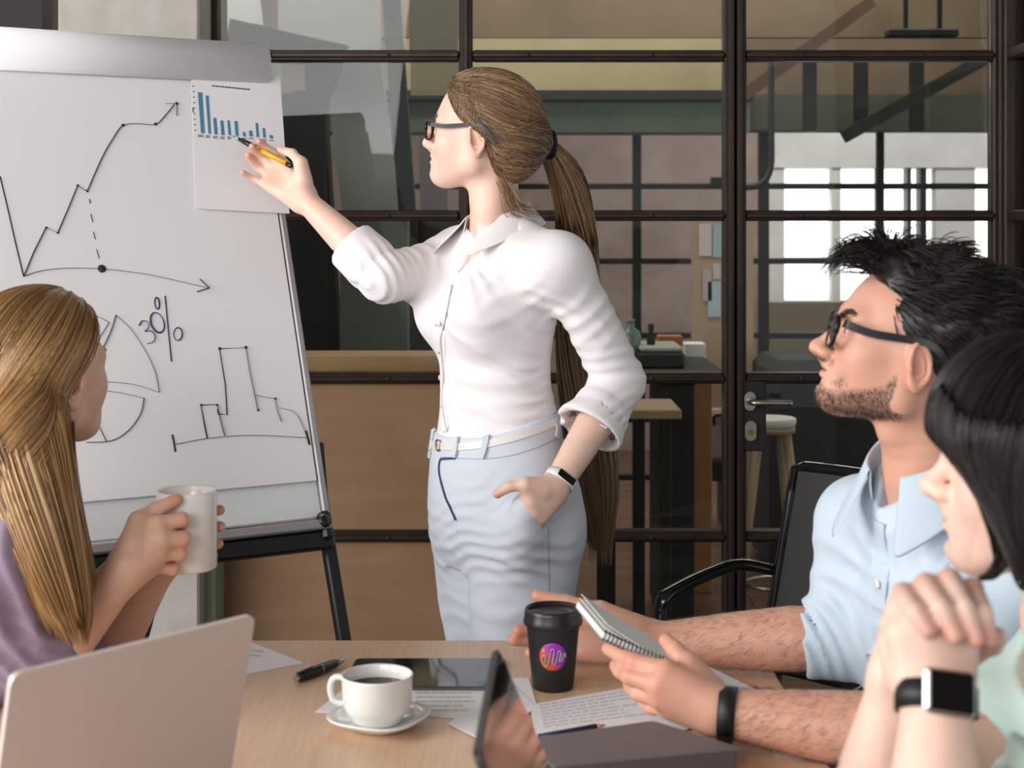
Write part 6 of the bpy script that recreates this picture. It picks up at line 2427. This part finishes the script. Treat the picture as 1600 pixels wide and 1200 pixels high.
# pink marker lying behind the notebook
pa_, pb_ = T(1120, 1062, 0.006), T(1182, 1078, 0.006)
pmk = thing('pink_marker', (pa_ + pb_) / 2 - (0, 0, 0.006), 'pink marker lying on the table behind the notebook', 'pen')
pinkm = mat('pink_plastic', '#c9889c', 0.4)
obj('marker_body', MB().tube([pa_, pa_ + (pb_ - pa_) * .7], 0.006, 12), pinkm, pmk)
obj('marker_cap', MB().tube([pa_ + (pb_ - pa_) * .7, pb_], [0.0065, 0.0055], 12), mat('deep_pink_plastic', '#b8647f', 0.4), pmk)
# ------------------------------------------------------------------ person 3: the dark haired woman in front on the right
RAX = seated_axes(180 - 12)
RS_ = 0.97
HEAD_R = make_head(True, RS_, 0.0)
raz = math.radians(19)
rf_ = np.array([-math.cos(raz), math.sin(raz), -0.04])
RR = rot_frame(rf_, (0.03, 0, 1))
RO = P(1650, 750, 1.40)
rh = lambda x, y, z: RO + x * RR[0] + y * RR[1] + z * RR[2]
rneck = P(1690, 960, 1.45)
rpel = np.array([0.74, 1.42, 0.47])
RT = tilt_axes(RAX, rneck - rpel)
k_ = np.linalg.norm(rneck - rpel) / 0.6
r_st = [(z * k_, 0, cf, a, b) for z, cf, a, b in ((0, 0, .165, .12), (.1, 0, .16, .115), (.2, .0, .14, .1), (.3, .005, .14, .1), (.4, .01, .155, .11), (.46, .0, .16, .1), (.51, 0, .13, .08), (.55, 0, .09, .065), (.6, 0, .05, .05))]
rsh_l = rneck + RT[0] * 0.155 - RT[2] * 0.09
rsh_r = rneck - RT[0] * 0.155 - RT[2] * 0.09
rel_l, rwr_l = P(1462, 1330, 1.19), P(1463, 1082, 1.245)
rel_r, rwr_r = P(1352, 1300, 1.35), P(1408, 1062, 1.33)
RSF = Sdf()
RSF.loft(rpel, RT, [(z, a, b, c - .012, d - .012) for z, a, b, c, d in r_st], 0)
RSF.chain([rh(-0.018, 0, -0.03), (rh(-0.018, 0, -0.03) + rneck) / 2, rneck], [0.05, 0.047, 0.055], 0.03, n=8)
RSF.local(HEAD_R, RO, RR, 0.17, 0.018)
RSF.chain([rsh_l, rel_l], [0.042, 0.036], 0.04)
RSF.chain([rel_l, rel_l + (rwr_l - rel_l) * .3, rwr_l], [0.036, 0.0375, 0.0255], 0.02)
RSF.chain([rsh_r, rel_r], [0.042, 0.036], 0.04)
RSF.chain([rel_r, rel_r + (rwr_r - rel_r) * .3, rwr_r], [0.036, 0.037, 0.025], 0.02)
# left hand: back to the camera, fingers folded away inside the other hand
add_hand(RSF, rwr_l, [P(1408, 990, 1.255), P(1440, 972, 1.25), P(1478, 974, 1.25), P(1512, 990, 1.255)],
         [[P(1402, 955, 1.275), P(1410, 955, 1.305), P(1420, 968, 1.315)],
          [P(1437, 938, 1.275), P(1445, 938, 1.305), P(1455, 952, 1.32)],
          [P(1480, 938, 1.275), P(1485, 938, 1.305), P(1490, 952, 1.32)],
          [P(1520, 955, 1.275), P(1522, 955, 1.3), P(1522, 968, 1.315)]],
         [P(1415, 1050, 1.265), P(1398, 1010, 1.275), P(1396, 975, 1.29), P(1402, 948, 1.3)], rp=0.0135, rf=0.0085)
# right hand: palm behind, four fingers draped over towards the camera
add_hand(RSF, rwr_r, [P(1402, 965, 1.325), P(1430, 940, 1.33), P(1465, 928, 1.335), P(1500, 930, 1.335)],
         [[P(1412, 930, 1.275), P(1432, 958, 1.236), P(1450, 984, 1.228)],
          [P(1447, 915, 1.275), P(1472, 950, 1.232), P(1492, 992, 1.224)],
          [P(1484, 906, 1.275), P(1508, 948, 1.232), P(1526, 998, 1.224)],
          [P(1520, 918, 1.278), P(1538, 955, 1.236), P(1548, 1000, 1.23)]],
         [P(1470, 1030, 1.315), P(1520, 1010, 1.305), P(1548, 1005, 1.285), P(1556, 995, 1.265)], rp=0.0135, rf=0.0088)
RL = legs_field(rpel, RAX, 0.40, 0.09, (0.08, 0.055, 0.042))
rco = Sdf()
rco.field(RSF, 0)
rco.field(RL, 0.03)
sp_r = [(rh(.097, 0, -.03), 0.012, '#c8756f', .7), (rh(.097, 0, -.0435), 0.013, '#c8756f', .7), (rh(.06, .05, -.01), 0.04, '#e6ad9f', .25)]
for p in (P(1450, 984, 1.22), P(1492, 992, 1.22), P(1526, 998, 1.22), P(1548, 1000, 1.225), P(1447, 915, 1.275), P(1484, 906, 1.275), P(1412, 930, 1.275), P(1520, 918, 1.27)):
    sp_r.append((p, 0.02, '#d98c7a', .5))
regR = [(rh(0, 0, 0) - (.18, .18, .23), rh(0, 0, 0) + (.18, .18, .17)), (np.array([P(1330, 0, 1.3)[0], 1.14, 0.72]), np.array([P(1600, 0, 1.25)[0], 1.42, 1.14]))]
V, Q, tint = body_mesh(RSF, regR, rco, 0.0026, 0.011, '#ecc5b3', sp_r)
rw = thing('person', np.array([rpel[0], rpel[1], 0]), 'dark haired woman in a mint top with clasped hands at the right edge', 'person')
mesh_np('body', V, Q, skin_m, rw, tint)
eyes(rw, RO, RR, '#3b2a20')
mint_m = mat('mint_cotton', '#cae4de', 0.8, sheen=0.1, bump=(240, 0.06))
RSH = Sdf()
RSH.loft(rpel, RT, r_st, 0)
for sd in (1, -1):
    RSH.ell(rneck + RT[0] * sd * 0.07 + RT[1] * 0.08 - RT[2] * 0.2, (0.06, 0.06, 0.06), 0.05)
for shp, el in ((rsh_l, rel_l), (rsh_r, rel_r)):
    RSH.ell(shp, (0.052, 0.052, 0.05), 0.05)
    RSH.cone(rneck + (shp - rneck) * 0.35, shp, 0.042, 0.05, 0.05)
    RSH.chain([shp, shp + (el - shp) * 0.45], [0.055, 0.055], 0.035)
RSH.op(lambda p: np.sqrt((((p - rneck.astype(F4)) @ RT[:2].T.astype(F4)) ** 2).sum(1)) - F4(0.072) - F4(0.5) * np.maximum((p - rneck.astype(F4)) @ RT[2].astype(F4), 0), rneck - (.1, .1, .05), rneck + (.1, .1, .12), 0.006, 'sub')
for i_, (x, y, Y, r_, dv, wl2, am) in enumerate(((1560, 1080, 1.3, .14, (.8, 0, .6), .04, .004), (1590, 1150, 1.28, .12, (.9, 0, .3), .035, .004))):
    RSH.disp(*folds(P(x, y, Y), r_, dv, wl2, am, 90 + i_, .5))
V, Q = net(RSH, 0.0055)
mesh_np('top', V, Q, mint_m, rw)
V, Q = net(legs_field(rpel, RAX, 0.40, 0.09, (0.092, 0.068, 0.058)), 0.009)
mesh_np('trousers', V, Q, dk_tr, rw)
shoes_for(rw, rpel, RAX, 0.40, 0.09, dark_m)
alu_w = mat('silver_watch_case', '#c9c8c6', 0.25, 0.9)
wristband('smart_watch', rwr_l + (rel_l - rwr_l) * 0.05, rwr_l - rel_l, 0.0305, 0.022, 0.003, black_band, 'square black smart watch on the dark haired woman wrist', (0.02, -1, 0.12), 0.031, 0.037, glossb, flat=0.9, case=0.008, body_m=alu_w)
# bob
RHB = Sdf()
RHB.ell((-0.01, 0, 0.04), (0.106, 0.086, 0.092), 0)
RHB.ell((0.035, 0, 0.058), (0.066, 0.07, 0.07), 0.03)
RHB.ell((0.043, 0.008, 0.05), (0.06, 0.076, 0.06), 0.03)
RHB.ell((-0.05, 0, -0.02), (0.065, 0.082, 0.075), 0.04)
for sd in (1, -1):
    RHB.chain([(0.05, sd * 0.068, 0.045), (0.042, sd * 0.074, 0.0), (0.028, sd * 0.076, -0.05), (0.03, sd * 0.066, -0.08)], [0.028, 0.024, 0.018, 0.006], 0.03, n=14)
RHB.op(lambda q: q[:, 0] - np.interp(q[:, 2], [-0.12, -0.065, -0.036, 0.0105, 0.028, 0.05, 0.2], [0.042, 0.045, 0.055, 0.08, 0.094, 0.125, 0.125]).astype(F4), (-1, -1, -1), (1, 1, 1), 0.012, 'and')
RHC = Sdf()
RHC.local(RHB, RO, RR * 1.0, 0.22, 0)
V, Q = net(RHC, 0.005)
all_v, all_q, all_t = [V], [Q], [np.repeat(np.array(lin('#161211'))[None], len(V), 0)]
nv = len(V)
N = 2200
cand = V[(((V - RO) @ RR.T)[:, 2] > -0.02)]
s0 = cand[NPR.randint(0, len(cand), N)]
lq = (s0 - RO) @ RR.T
crown = np.array([-0.02, 0, 0.14])
S = 12
cur = s0.copy()
path = [cur.copy()]
st_len = NPR.uniform(0.006, 0.012, N)
for i in range(S - 1):
    g = grad(RHC, cur)
    lq = (cur - RO) @ RR.T
    dl_ = np.stack([0.25 + 0 * lq[:, 0], lq[:, 1] * 4, -1.0 + 0 * lq[:, 0]], 1)
    dl_[:, 0] += np.clip((lq[:, 2] - 0.06) * 6, -0.4, 1.2) * np.sign(lq[:, 0] + 0.02)
    dw = dl_ @ RR
    dw -= g * (dw * g).sum(1)[:, None]
    dw /= np.linalg.norm(dw, axis=1)[:, None] + 1e-6
    cur = cur + dw * st_len[:, None]
    cur = project(RHC, cur, 0.0015, 1)
    path.append(cur.copy())
add_strands(np.stack(path, 1), 0.0009, ['#14100f', '#201a18', '#2a2321', '#0f0d0c'], 0.3)
# the curved lock in front of the ear
lkc = on_surf(RSF, [(1516, 700), (1540, 770), (1562, 830), (1566, 868), (1552, 888), (1530, 897)], 0.005, 18)
lkw = np.interp(np.linspace(0, 1, 18), [0, 0.5, 0.8, 1], [1.0, 0.8, 0.5, 0.15])[:, None]
lkp = np.stack([lkc + NPR.normal(0, 0.0035, 3) * lkw + NPR.normal(0, 0.0006, 3) for _ in range(110)], 0)
add_strands(lkp, 0.0010, ['#14100f', '#1d1816'], 0.2)
mesh_np('hair', np.concatenate(all_v), np.concatenate(all_q), hair_m, rw, np.concatenate(all_t), kind='stuff', label='glossy black bob with a curved side lock')
bs = RO + (brow_strands(RO, RR, None, 50) * RS_) @ RR
v, q, t = strands(project(RSF, bs.reshape(-1, 3), 0.001, 2).reshape(bs.shape), np.full(bs.shape[:2], 0.0006), hair_tints(len(bs), ['#221a16']))
mesh_np('eyebrows', v, q, hair_m, rw, t, kind='stuff')

# ------------------------------------------------------------------ person 4: the fair haired woman with the mug on the left
LAX = seated_axes(22)
HEAD_L = make_head(True, 1.0, 0.0)
laz = math.radians(60)
lf_ = np.array([math.cos(laz), math.sin(laz), 0.05])
LR = rot_frame(lf_, (0, 0, 1))
LO = P(60, 603, 2.2)
lh = lambda x, y, z: LO + x * LR[0] + y * LR[1] + z * LR[2]
lneck = P(22, 752, 2.19)
lpel = np.array([-0.88, 2.1, 0.47])
LT = tilt_axes(LAX, lneck - lpel)
k_ = np.linalg.norm(lneck - lpel) / 0.6
l_st = [(z * k_, 0, cf, a, b) for z, cf, a, b in ((0, 0, .165, .12), (.1, 0, .16, .115), (.2, .0, .14, .1), (.3, .005, .14, .1), (.4, .01, .155, .108), (.46, .0, .155, .098), (.51, 0, .125, .08), (.55, 0, .09, .065), (.6, 0, .05, .05))]
lsh_r = lneck - LT[0] * 0.155 - LT[2] * 0.085
lsh_l = lneck + LT[0] * 0.155 - LT[2] * 0.085
lel_r, lwr_r = P(66, 1040, 2.06), P(193, 893, 2.09)
lel_l, lwr_l = P(160, 1030, 2.3), P(250, 880, 2.27)
LSF = Sdf()
LSF.loft(lpel, LT, [(z, a, b, c - .012, d - .012) for z, a, b, c, d in l_st], 0)
LSF.chain([lh(-0.018, 0, -0.03), (lh(-0.018, 0, -0.03) + lneck) / 2, lneck], [0.05, 0.047, 0.055], 0.03, n=8)
LSF.local(HEAD_L, LO, LR, 0.17, 0.018)
LSF.chain([lsh_r, lel_r], [0.042, 0.037], 0.04)
LSF.chain([lel_r, lel_r + (lwr_r - lel_r) * .3, lwr_r], [0.0385, 0.0395, 0.027], 0.02)
LSF.chain([lsh_l, lel_l], [0.042, 0.037], 0.04)
LSF.chain([lel_l, lel_l + (lwr_l - lel_l) * .3, lwr_l], [0.037, 0.038, 0.026], 0.02)
mug_c = P(292, 888, 2.19)
# right hand on the handle
add_hand(LSF, lwr_r, [P(245, 820, 2.11), P(250, 842, 2.10), P(248, 864, 2.105), P(240, 884, 2.115)],
         [[P(283, 812, 2.125), P(285, 822, 2.16), P(262, 826, 2.165)],
          [P(286, 842, 2.118), P(284, 848, 2.152), P(260, 848, 2.155)],
          [P(281, 866, 2.122), P(278, 870, 2.152), P(256, 868, 2.155)],
          [P(270, 890, 2.128), P(266, 892, 2.152), P(248, 888, 2.15)]],
         [P(210, 850, 2.10), P(217, 815, 2.115), P(245, 796, 2.13), P(275, 781, 2.14)], rp=0.0155, rf=0.0092)
# left hand around the far side, fingertips showing right of the mug
add_hand(LSF, lwr_l, [P(285, 812, 2.262), P(288, 834, 2.268), P(286, 856, 2.268), P(280, 874, 2.262)],
         [[P(322, 800, 2.262), P(340, 797, 2.242), P(344, 797, 2.212)],
          [P(326, 824, 2.262), P(342, 823, 2.242), P(345, 823, 2.21)],
          [P(324, 850, 2.262), P(338, 850, 2.242), P(342, 850, 2.212)],
          [P(312, 868, 2.258), P(328, 868, 2.245), P(334, 868, 2.225)]],
         [P(262, 850, 2.262), P(262, 812, 2.255), P(270, 792, 2.252), P(282, 780, 2.25)], rp=0.0135, rf=0.0085)
LL_ = legs_field(lpel, LAX, 0.42, 0.09, (0.08, 0.055, 0.042))
lco = Sdf()
lco.field(LSF, 0)
lco.field(LL_, 0.03)
sp_l = [(lh(.06, -.05, -.01), 0.04, '#d99a88', .25), (lh(-.005, -.08, 0), 0.034, '#d98f78', .3), (P(276, 780, 2.13), 0.02, '#d27f6a', .6)]
for p in (P(344, 797, 2.21), P(345, 823, 2.21), P(342, 850, 2.21)):
    sp_l.append((p, 0.02, '#cf806a', .6))
for p in (P(285, 815, 2.12), P(286, 842, 2.115), P(281, 866, 2.12), P(270, 890, 2.125)):
    sp_l.append((p, 0.022, '#d9907a', .4))
regL = [(lh(0, 0, 0) - (.18, .18, .22), lh(0, 0, 0) + (.18, .18, .17)), (np.array([P(60, 0, 2.05)[0], 1.98, 0.74]), np.array([P(362, 0, 2.2)[0], 2.36, 1.06]))]
V, Q, tint = body_mesh(LSF, regL, lco, 0.0026, 0.011, '#ddb098', sp_l)
lw = thing('person', np.array([lpel[0], lpel[1], 0]), 'fair haired woman in a mauve top holding a white mug at the left edge', 'person')
mesh_np('body', V, Q, skin_m, lw, tint)
eyes(lw, LO, LR, '#5b6b70')
mauve_m = mat('mauve_jersey', '#8f7d92', 0.85, sheen=0.15, bump=(240, 0.06))
LSH = Sdf()
LSH.loft(lpel, LT, l_st, 0)
for sd in (1, -1):
    LSH.ell(lneck + LT[0] * sd * 0.07 + LT[1] * 0.08 - LT[2] * 0.2, (0.06, 0.06, 0.06), 0.05)
for shp, el, wr, fr in ((lsh_r, lel_r, lwr_r, 0.0), (lsh_l, lel_l, lwr_l, 0.0)):
    LSH.ell(shp, (0.054, 0.054, 0.052), 0.05)
    LSH.cone(lneck + (shp - lneck) * 0.35, shp, 0.042, 0.052, 0.05)
    LSH.chain([shp, shp + (el - shp) * 0.5 + (-0.008, 0, 0), el + (shp - el) * 0.08], [0.06, 0.062, 0.058], 0.035, n=6)
LSH.op(lambda p: np.sqrt((((p - lneck.astype(F4)) @ LT[:2].T.astype(F4)) ** 2).sum(1)) - F4(0.066), lneck - (.1, .1, .02), lneck + (.1, .1, .12), 0.006, 'sub')
for i_, (x, y, Y, r_, dv, wl2, am) in enumerate(((40, 900, 2.0, .16, (.9, 0, .2), .045, .005), (20, 1000, 2.0, .13, (.8, 0, .5), .03, .005), (130, 880, 2.15, .12, (.9, 0, .2), .035, .004), (60, 1000, 2.02, .09, (.4, 0, .9), .022, .004))):
    LSH.disp(*folds(P(x, y, Y), r_, dv, wl2, am, 110 + i_, .5))
V, Q = net(LSH, 0.005)
mesh_np('top', V, Q, mauve_m, lw)
V, Q = net(legs_field(lpel, LAX, 0.42, 0.09, (0.092, 0.068, 0.058)), 0.009)
mesh_np('trousers', V, Q, dk_tr, lw)
shoes_for(lw, lpel, LAX, 0.42, 0.09, dark_m)
# hair: half tied, long over the near shoulder
LHB = Sdf()
LHB.ell((-0.012, 0, 0.048), (0.106, 0.086, 0.096), 0)
LHB.ell((0.026, 0, 0.06), (0.062, 0.07, 0.07), 0.03)
LHB.ell((-0.055, 0, -0.02), (0.06, 0.075, 0.075), 0.04)
LHB.op(lambda q: q[:, 0] - np.interp(q[:, 2], [-0.12, -0.05, -0.015, 0.01, 0.03, 0.042, 0.06, 0.085, 0.105, 0.13], [-0.02, -0.012, -0.004, 0.006, 0.022, 0.034, 0.048, 0.064, 0.073, 0.08]).astype(F4), (-1, -1, -1), (1, 1, 1), 0.012, 'and')
LHC = Sdf()
LHC.local(LHB, LO, LR, 0.2, 0)
falls = [([P(50, 610, 2.12), P(52, 650, 2.09), P(50, 700, 2.06), P(62, 780, 2.02), P(82, 870, 2.0), P(104, 950, 2.0), P(122, 1010, 2.02)], [.03, .045, .05, .045, .04, .032, .014]),
         ([P(14, 600, 2.12), P(16, 650, 2.09), P(20, 700, 2.06), P(40, 780, 2.03), P(60, 860, 2.0), P(78, 930, 2.0), P(90, 1000, 2.02)], [.03, .045, .05, .04, .034, .026, .012]),
         ([P(80, 660, 2.13), P(82, 720, 2.09), P(96, 800, 2.07), P(118, 870, 2.06), P(142, 930, 2.06)], [.03, .03, .028, .022, .01])]
for pts, rad in falls:
    LHC.chain(pts[:-1] + [pts[-2] + (pts[-1] - pts[-2]) * 0.4], [r * 0.82 for r in rad[:-1]] + [0.006], 0.02, n=26)
V, Q = net(LHC, 0.004)
lb_cols = ['#9a7349', '#b98f5c', '#a8804f', '#7d5a3a', '#c9a272']
all_v, all_q, all_t = [V], [Q], [np.repeat(np.array(lin('#8f6a45'))[None], len(V), 0)]
nv = len(V)
lqv = (V - LO) @ LR.T
cand = V[(np.abs(lqv).max(1) < 0.17) & (lqv[:, 2] > -0.03)]
cur = cand[NPR.randint(0, len(cand), 1900)]
path = [cur]
stp = NPR.uniform(0.012, 0.02, len(cur))
for i in range(13):
    g_ = grad(LHC, cur)
    lq = (cur - LO) @ LR.T
    dl_ = np.stack([-0.75 - 0 * lq[:, 0], -lq[:, 1] * 2.5, -0.9 - 0 * lq[:, 0]], 1)
    below = lq[:, 2] < -0.07
    dl_[below] = np.array([0.1, -0.15, -1.0])
    dw = dl_ @ LR
    dw -= g_ * (dw * g_).sum(1)[:, None]
    dw /= np.linalg.norm(dw, axis=1)[:, None] + 1e-6
    cur = project(LHC, cur + dw * stp[:, None], 0.0015, 1)
    path.append(cur)
add_strands(np.stack(path, 1), 0.0007, lb_cols)
for pts, rad in falls:
    tpp = smooth_path(pts, 24)
    trr = np.interp(np.linspace(0, len(rad) - 1, 24), np.arange(len(rad)), rad)
    pth = []
    for i in range(750):
        a0, r0 = NPR.uniform(0, 6.28), math.sqrt(NPR.uniform(.5, 1.12))
        t = np.linspace(0, NPR.uniform(.84, 1.0), 15) * 23
        c = np.stack([np.interp(t, np.arange(24), tpp[:, k]) for k in range(3)], 1)
        r_ = np.interp(t, np.arange(24), trr) * r0
        a = a0 + 0.4 * np.sin(t * .15 + a0)
        pth.append(c + np.stack([np.cos(a) * r_, np.sin(a) * r_, 0 * r_], 1))
    add_strands(np.array(pth), 0.0010, lb_cols, 0.1)
mesh_np('hair', np.concatenate(all_v), np.concatenate(all_q), hair_m, lw, np.concatenate(all_t), kind='stuff', label='long golden brown hair half tied back')
bs = LO + brow_strands(LO, LR, None, 50) @ LR
v, q, t = strands(project(LSF, bs.reshape(-1, 3), 0.001, 2).reshape(bs.shape), np.full(bs.shape[:2], 0.0006), hair_tints(len(bs), ['#7a5a42']))
mesh_np('eyebrows', v, q, hair_m, lw, t, kind='stuff')
# mug
mugm = mat('white_mug_glaze', '#e9e2df', 0.25, coat=0.3)
mg = thing('mug', mug_c, 'tall white mug held by the fair haired woman', 'mug')
obj('mug_body', MB().lathe([(0, 0), (0.040, 0), (0.0425, 0.003), (0.0425, 0.108), (0.0415, 0.112), (0.0395, 0.1115), (0.0385, 0.108), (0.0385, 0.006), (0, 0.005)], mug_c, 56), mugm, mg)
hdv = unit(np.array([-0.85, -0.5, 0]))
obj('handle', MB().tube(smooth_path([mug_c + hdv * a + (0, 0, b) for a, b in ((0.041, 0.092), (0.056, 0.095), (0.07, 0.085), (0.072, 0.06), (0.066, 0.036), (0.041, 0.022))], 24), 0.0058, 12), mugm, mg)
obj('tea', MB().lathe([(0.0384, 0.085), (0, 0.0851)], mug_c, 36), mat('milky_tea', '#b49a84', 0.15), mg)

# ------------------------------------------------------------------ chairs: one in view, the others under the seated people
mesh_fab = mat('black_chair_mesh', '#454544', 0.75, bump=(400, 0.2))
gloss_blk = mat('gloss_black_arm', '#0d0d0e', 0.15, coat=0.5)


def make_chair(label):
    """local frame: faces +Y, origin on the floor under the seat centre"""
    r = thing('conference_chair', (0, 0, 0), label, 'chair', 'black mesh conference chairs')
    obj('seat', MB().box((0, 0.0, 0.413), (0.46, 0.46, 0.05), ch=0.018), mesh_fab, r)
    n = 9
    rows = []
    for i in range(n):
        t = i / (n - 1)
        z = 0.52 + 0.385 * t
        y = -0.235 - 0.075 * t
        w_ = 0.225 - 0.018 * t
        rows.append((z, y, w_))
    v, f = [], []
    for th in (0, 0.008):
        for z, y, w_ in rows:
            for j in range(9):
                u = -1 + j / 4
                v.append((u * w_, y - 0.03 * (1 - u * u) + th, z))
    m0 = n * 9
    for i in range(n - 1):
        for j in range(8):
            a, b, c, d = i * 9 + j, i * 9 + j + 1, (i + 1) * 9 + j + 1, (i + 1) * 9 + j
            f += [(a, b, c, d), (m0 + a, m0 + d, m0 + c, m0 + b)]
    obj('backrest', MB().add(v, f, True), mesh_fab, r)
    fm = MB()
    loop = [(-w_, y + 0.004, z) for z, y, w_ in rows] + [(u * rows[-1][2], rows[-1][1] - 0.03 * (1 - u * u) + 0.004, rows[-1][0] + 0.006) for u in np.linspace(-0.9, 0.9, 9)] + [(w_, y + 0.004, z) for z, y, w_ in rows[::-1]] + [(u * rows[0][2], rows[0][1] - 0.03 * (1 - u * u) + 0.004, rows[0][0] - 0.004) for u in np.linspace(0.9, -0.9, 7)]
    fm.tube(loop, 0.011, 8, closed=True)
    obj('back_frame', fm, gloss_blk, r)
    for s in (1, -1):
        ap = smooth_path([(s * 0.228, -0.27, 0.70), (s * 0.262, -0.2, 0.715), (s * 0.27, -0.12, 0.705), (s * 0.27, -0.03, 0.685), (s * 0.27, 0.0, 0.67), (s * 0.268, 0.01, 0.63), (s * 0.262, 0.01, 0.5), (s * 0.24, 0.01, 0.415)], 30)
        obj('armrest', MB().tube(ap, [0.016] * 3 + [0.018] * 15 + [0.014] * 12, 10, flat=0.7), gloss_blk, r)
    for s in (1, -1):
        lp = smooth_path([(s * 0.24, 0.15, 0.41), (s * 0.245, 0.18, 0.25), (s * 0.245, 0.19, 0.03), (s * 0.245, 0.15, 0.012), (s * 0.245, -0.15, 0.012), (s * 0.245, -0.24, 0.012)], 26)
        obj('leg', MB().tube(lp, 0.0125, 10), gloss_blk, r)
    obj('crossbar', MB().tube([(-0.245, -0.22, 0.012), (0.245, -0.22, 0.012)], 0.0115, 8), gloss_blk, r)
    sp = MB()
    for s in (1, -1):
        sp.tube(smooth_path([(s * 0.2, -0.12, 0.4), (s * 0.2, -0.22, 0.42), (s * 0.2, -0.25, 0.53)], 10), 0.011, 8)
    obj('back_support', sp, gloss_blk, r)
    return r


ch0 = make_chair('empty black mesh armchair standing behind the table beside the glass door')


def put_chair(o, c, az):
    o.location = Vector((c[0], c[1], 0))
    o.rotation_euler = (0, 0, math.radians(az - 90))


cpx = P(1215, 890, 3.1)
# rear left corner of the backrest seen at (1215, 830)
caz = 180 + 37
fdir = np.array([math.cos(math.radians(caz)), math.sin(math.radians(caz)), 0])
rdir = np.array([fdir[1], -fdir[0], 0])
corner = np.array([cpx[0], 3.1, 0])
put_chair(ch0, corner + fdir * 0.27 - rdir * 0.222, caz)
for pel, az, lab in ((mpel, 207, 'black mesh armchair under the bearded man'), (rpel, 168, 'black mesh armchair under the dark haired woman at the right edge'), (lpel, 22, 'black mesh armchair under the fair haired woman at the left edge')):
    c = copy_tree(ch0)
    c['label'] = lab
    fd = np.array([math.cos(math.radians(az)), math.sin(math.radians(az)), 0])
    put_chair(c, pel + fd * 0.06, az)
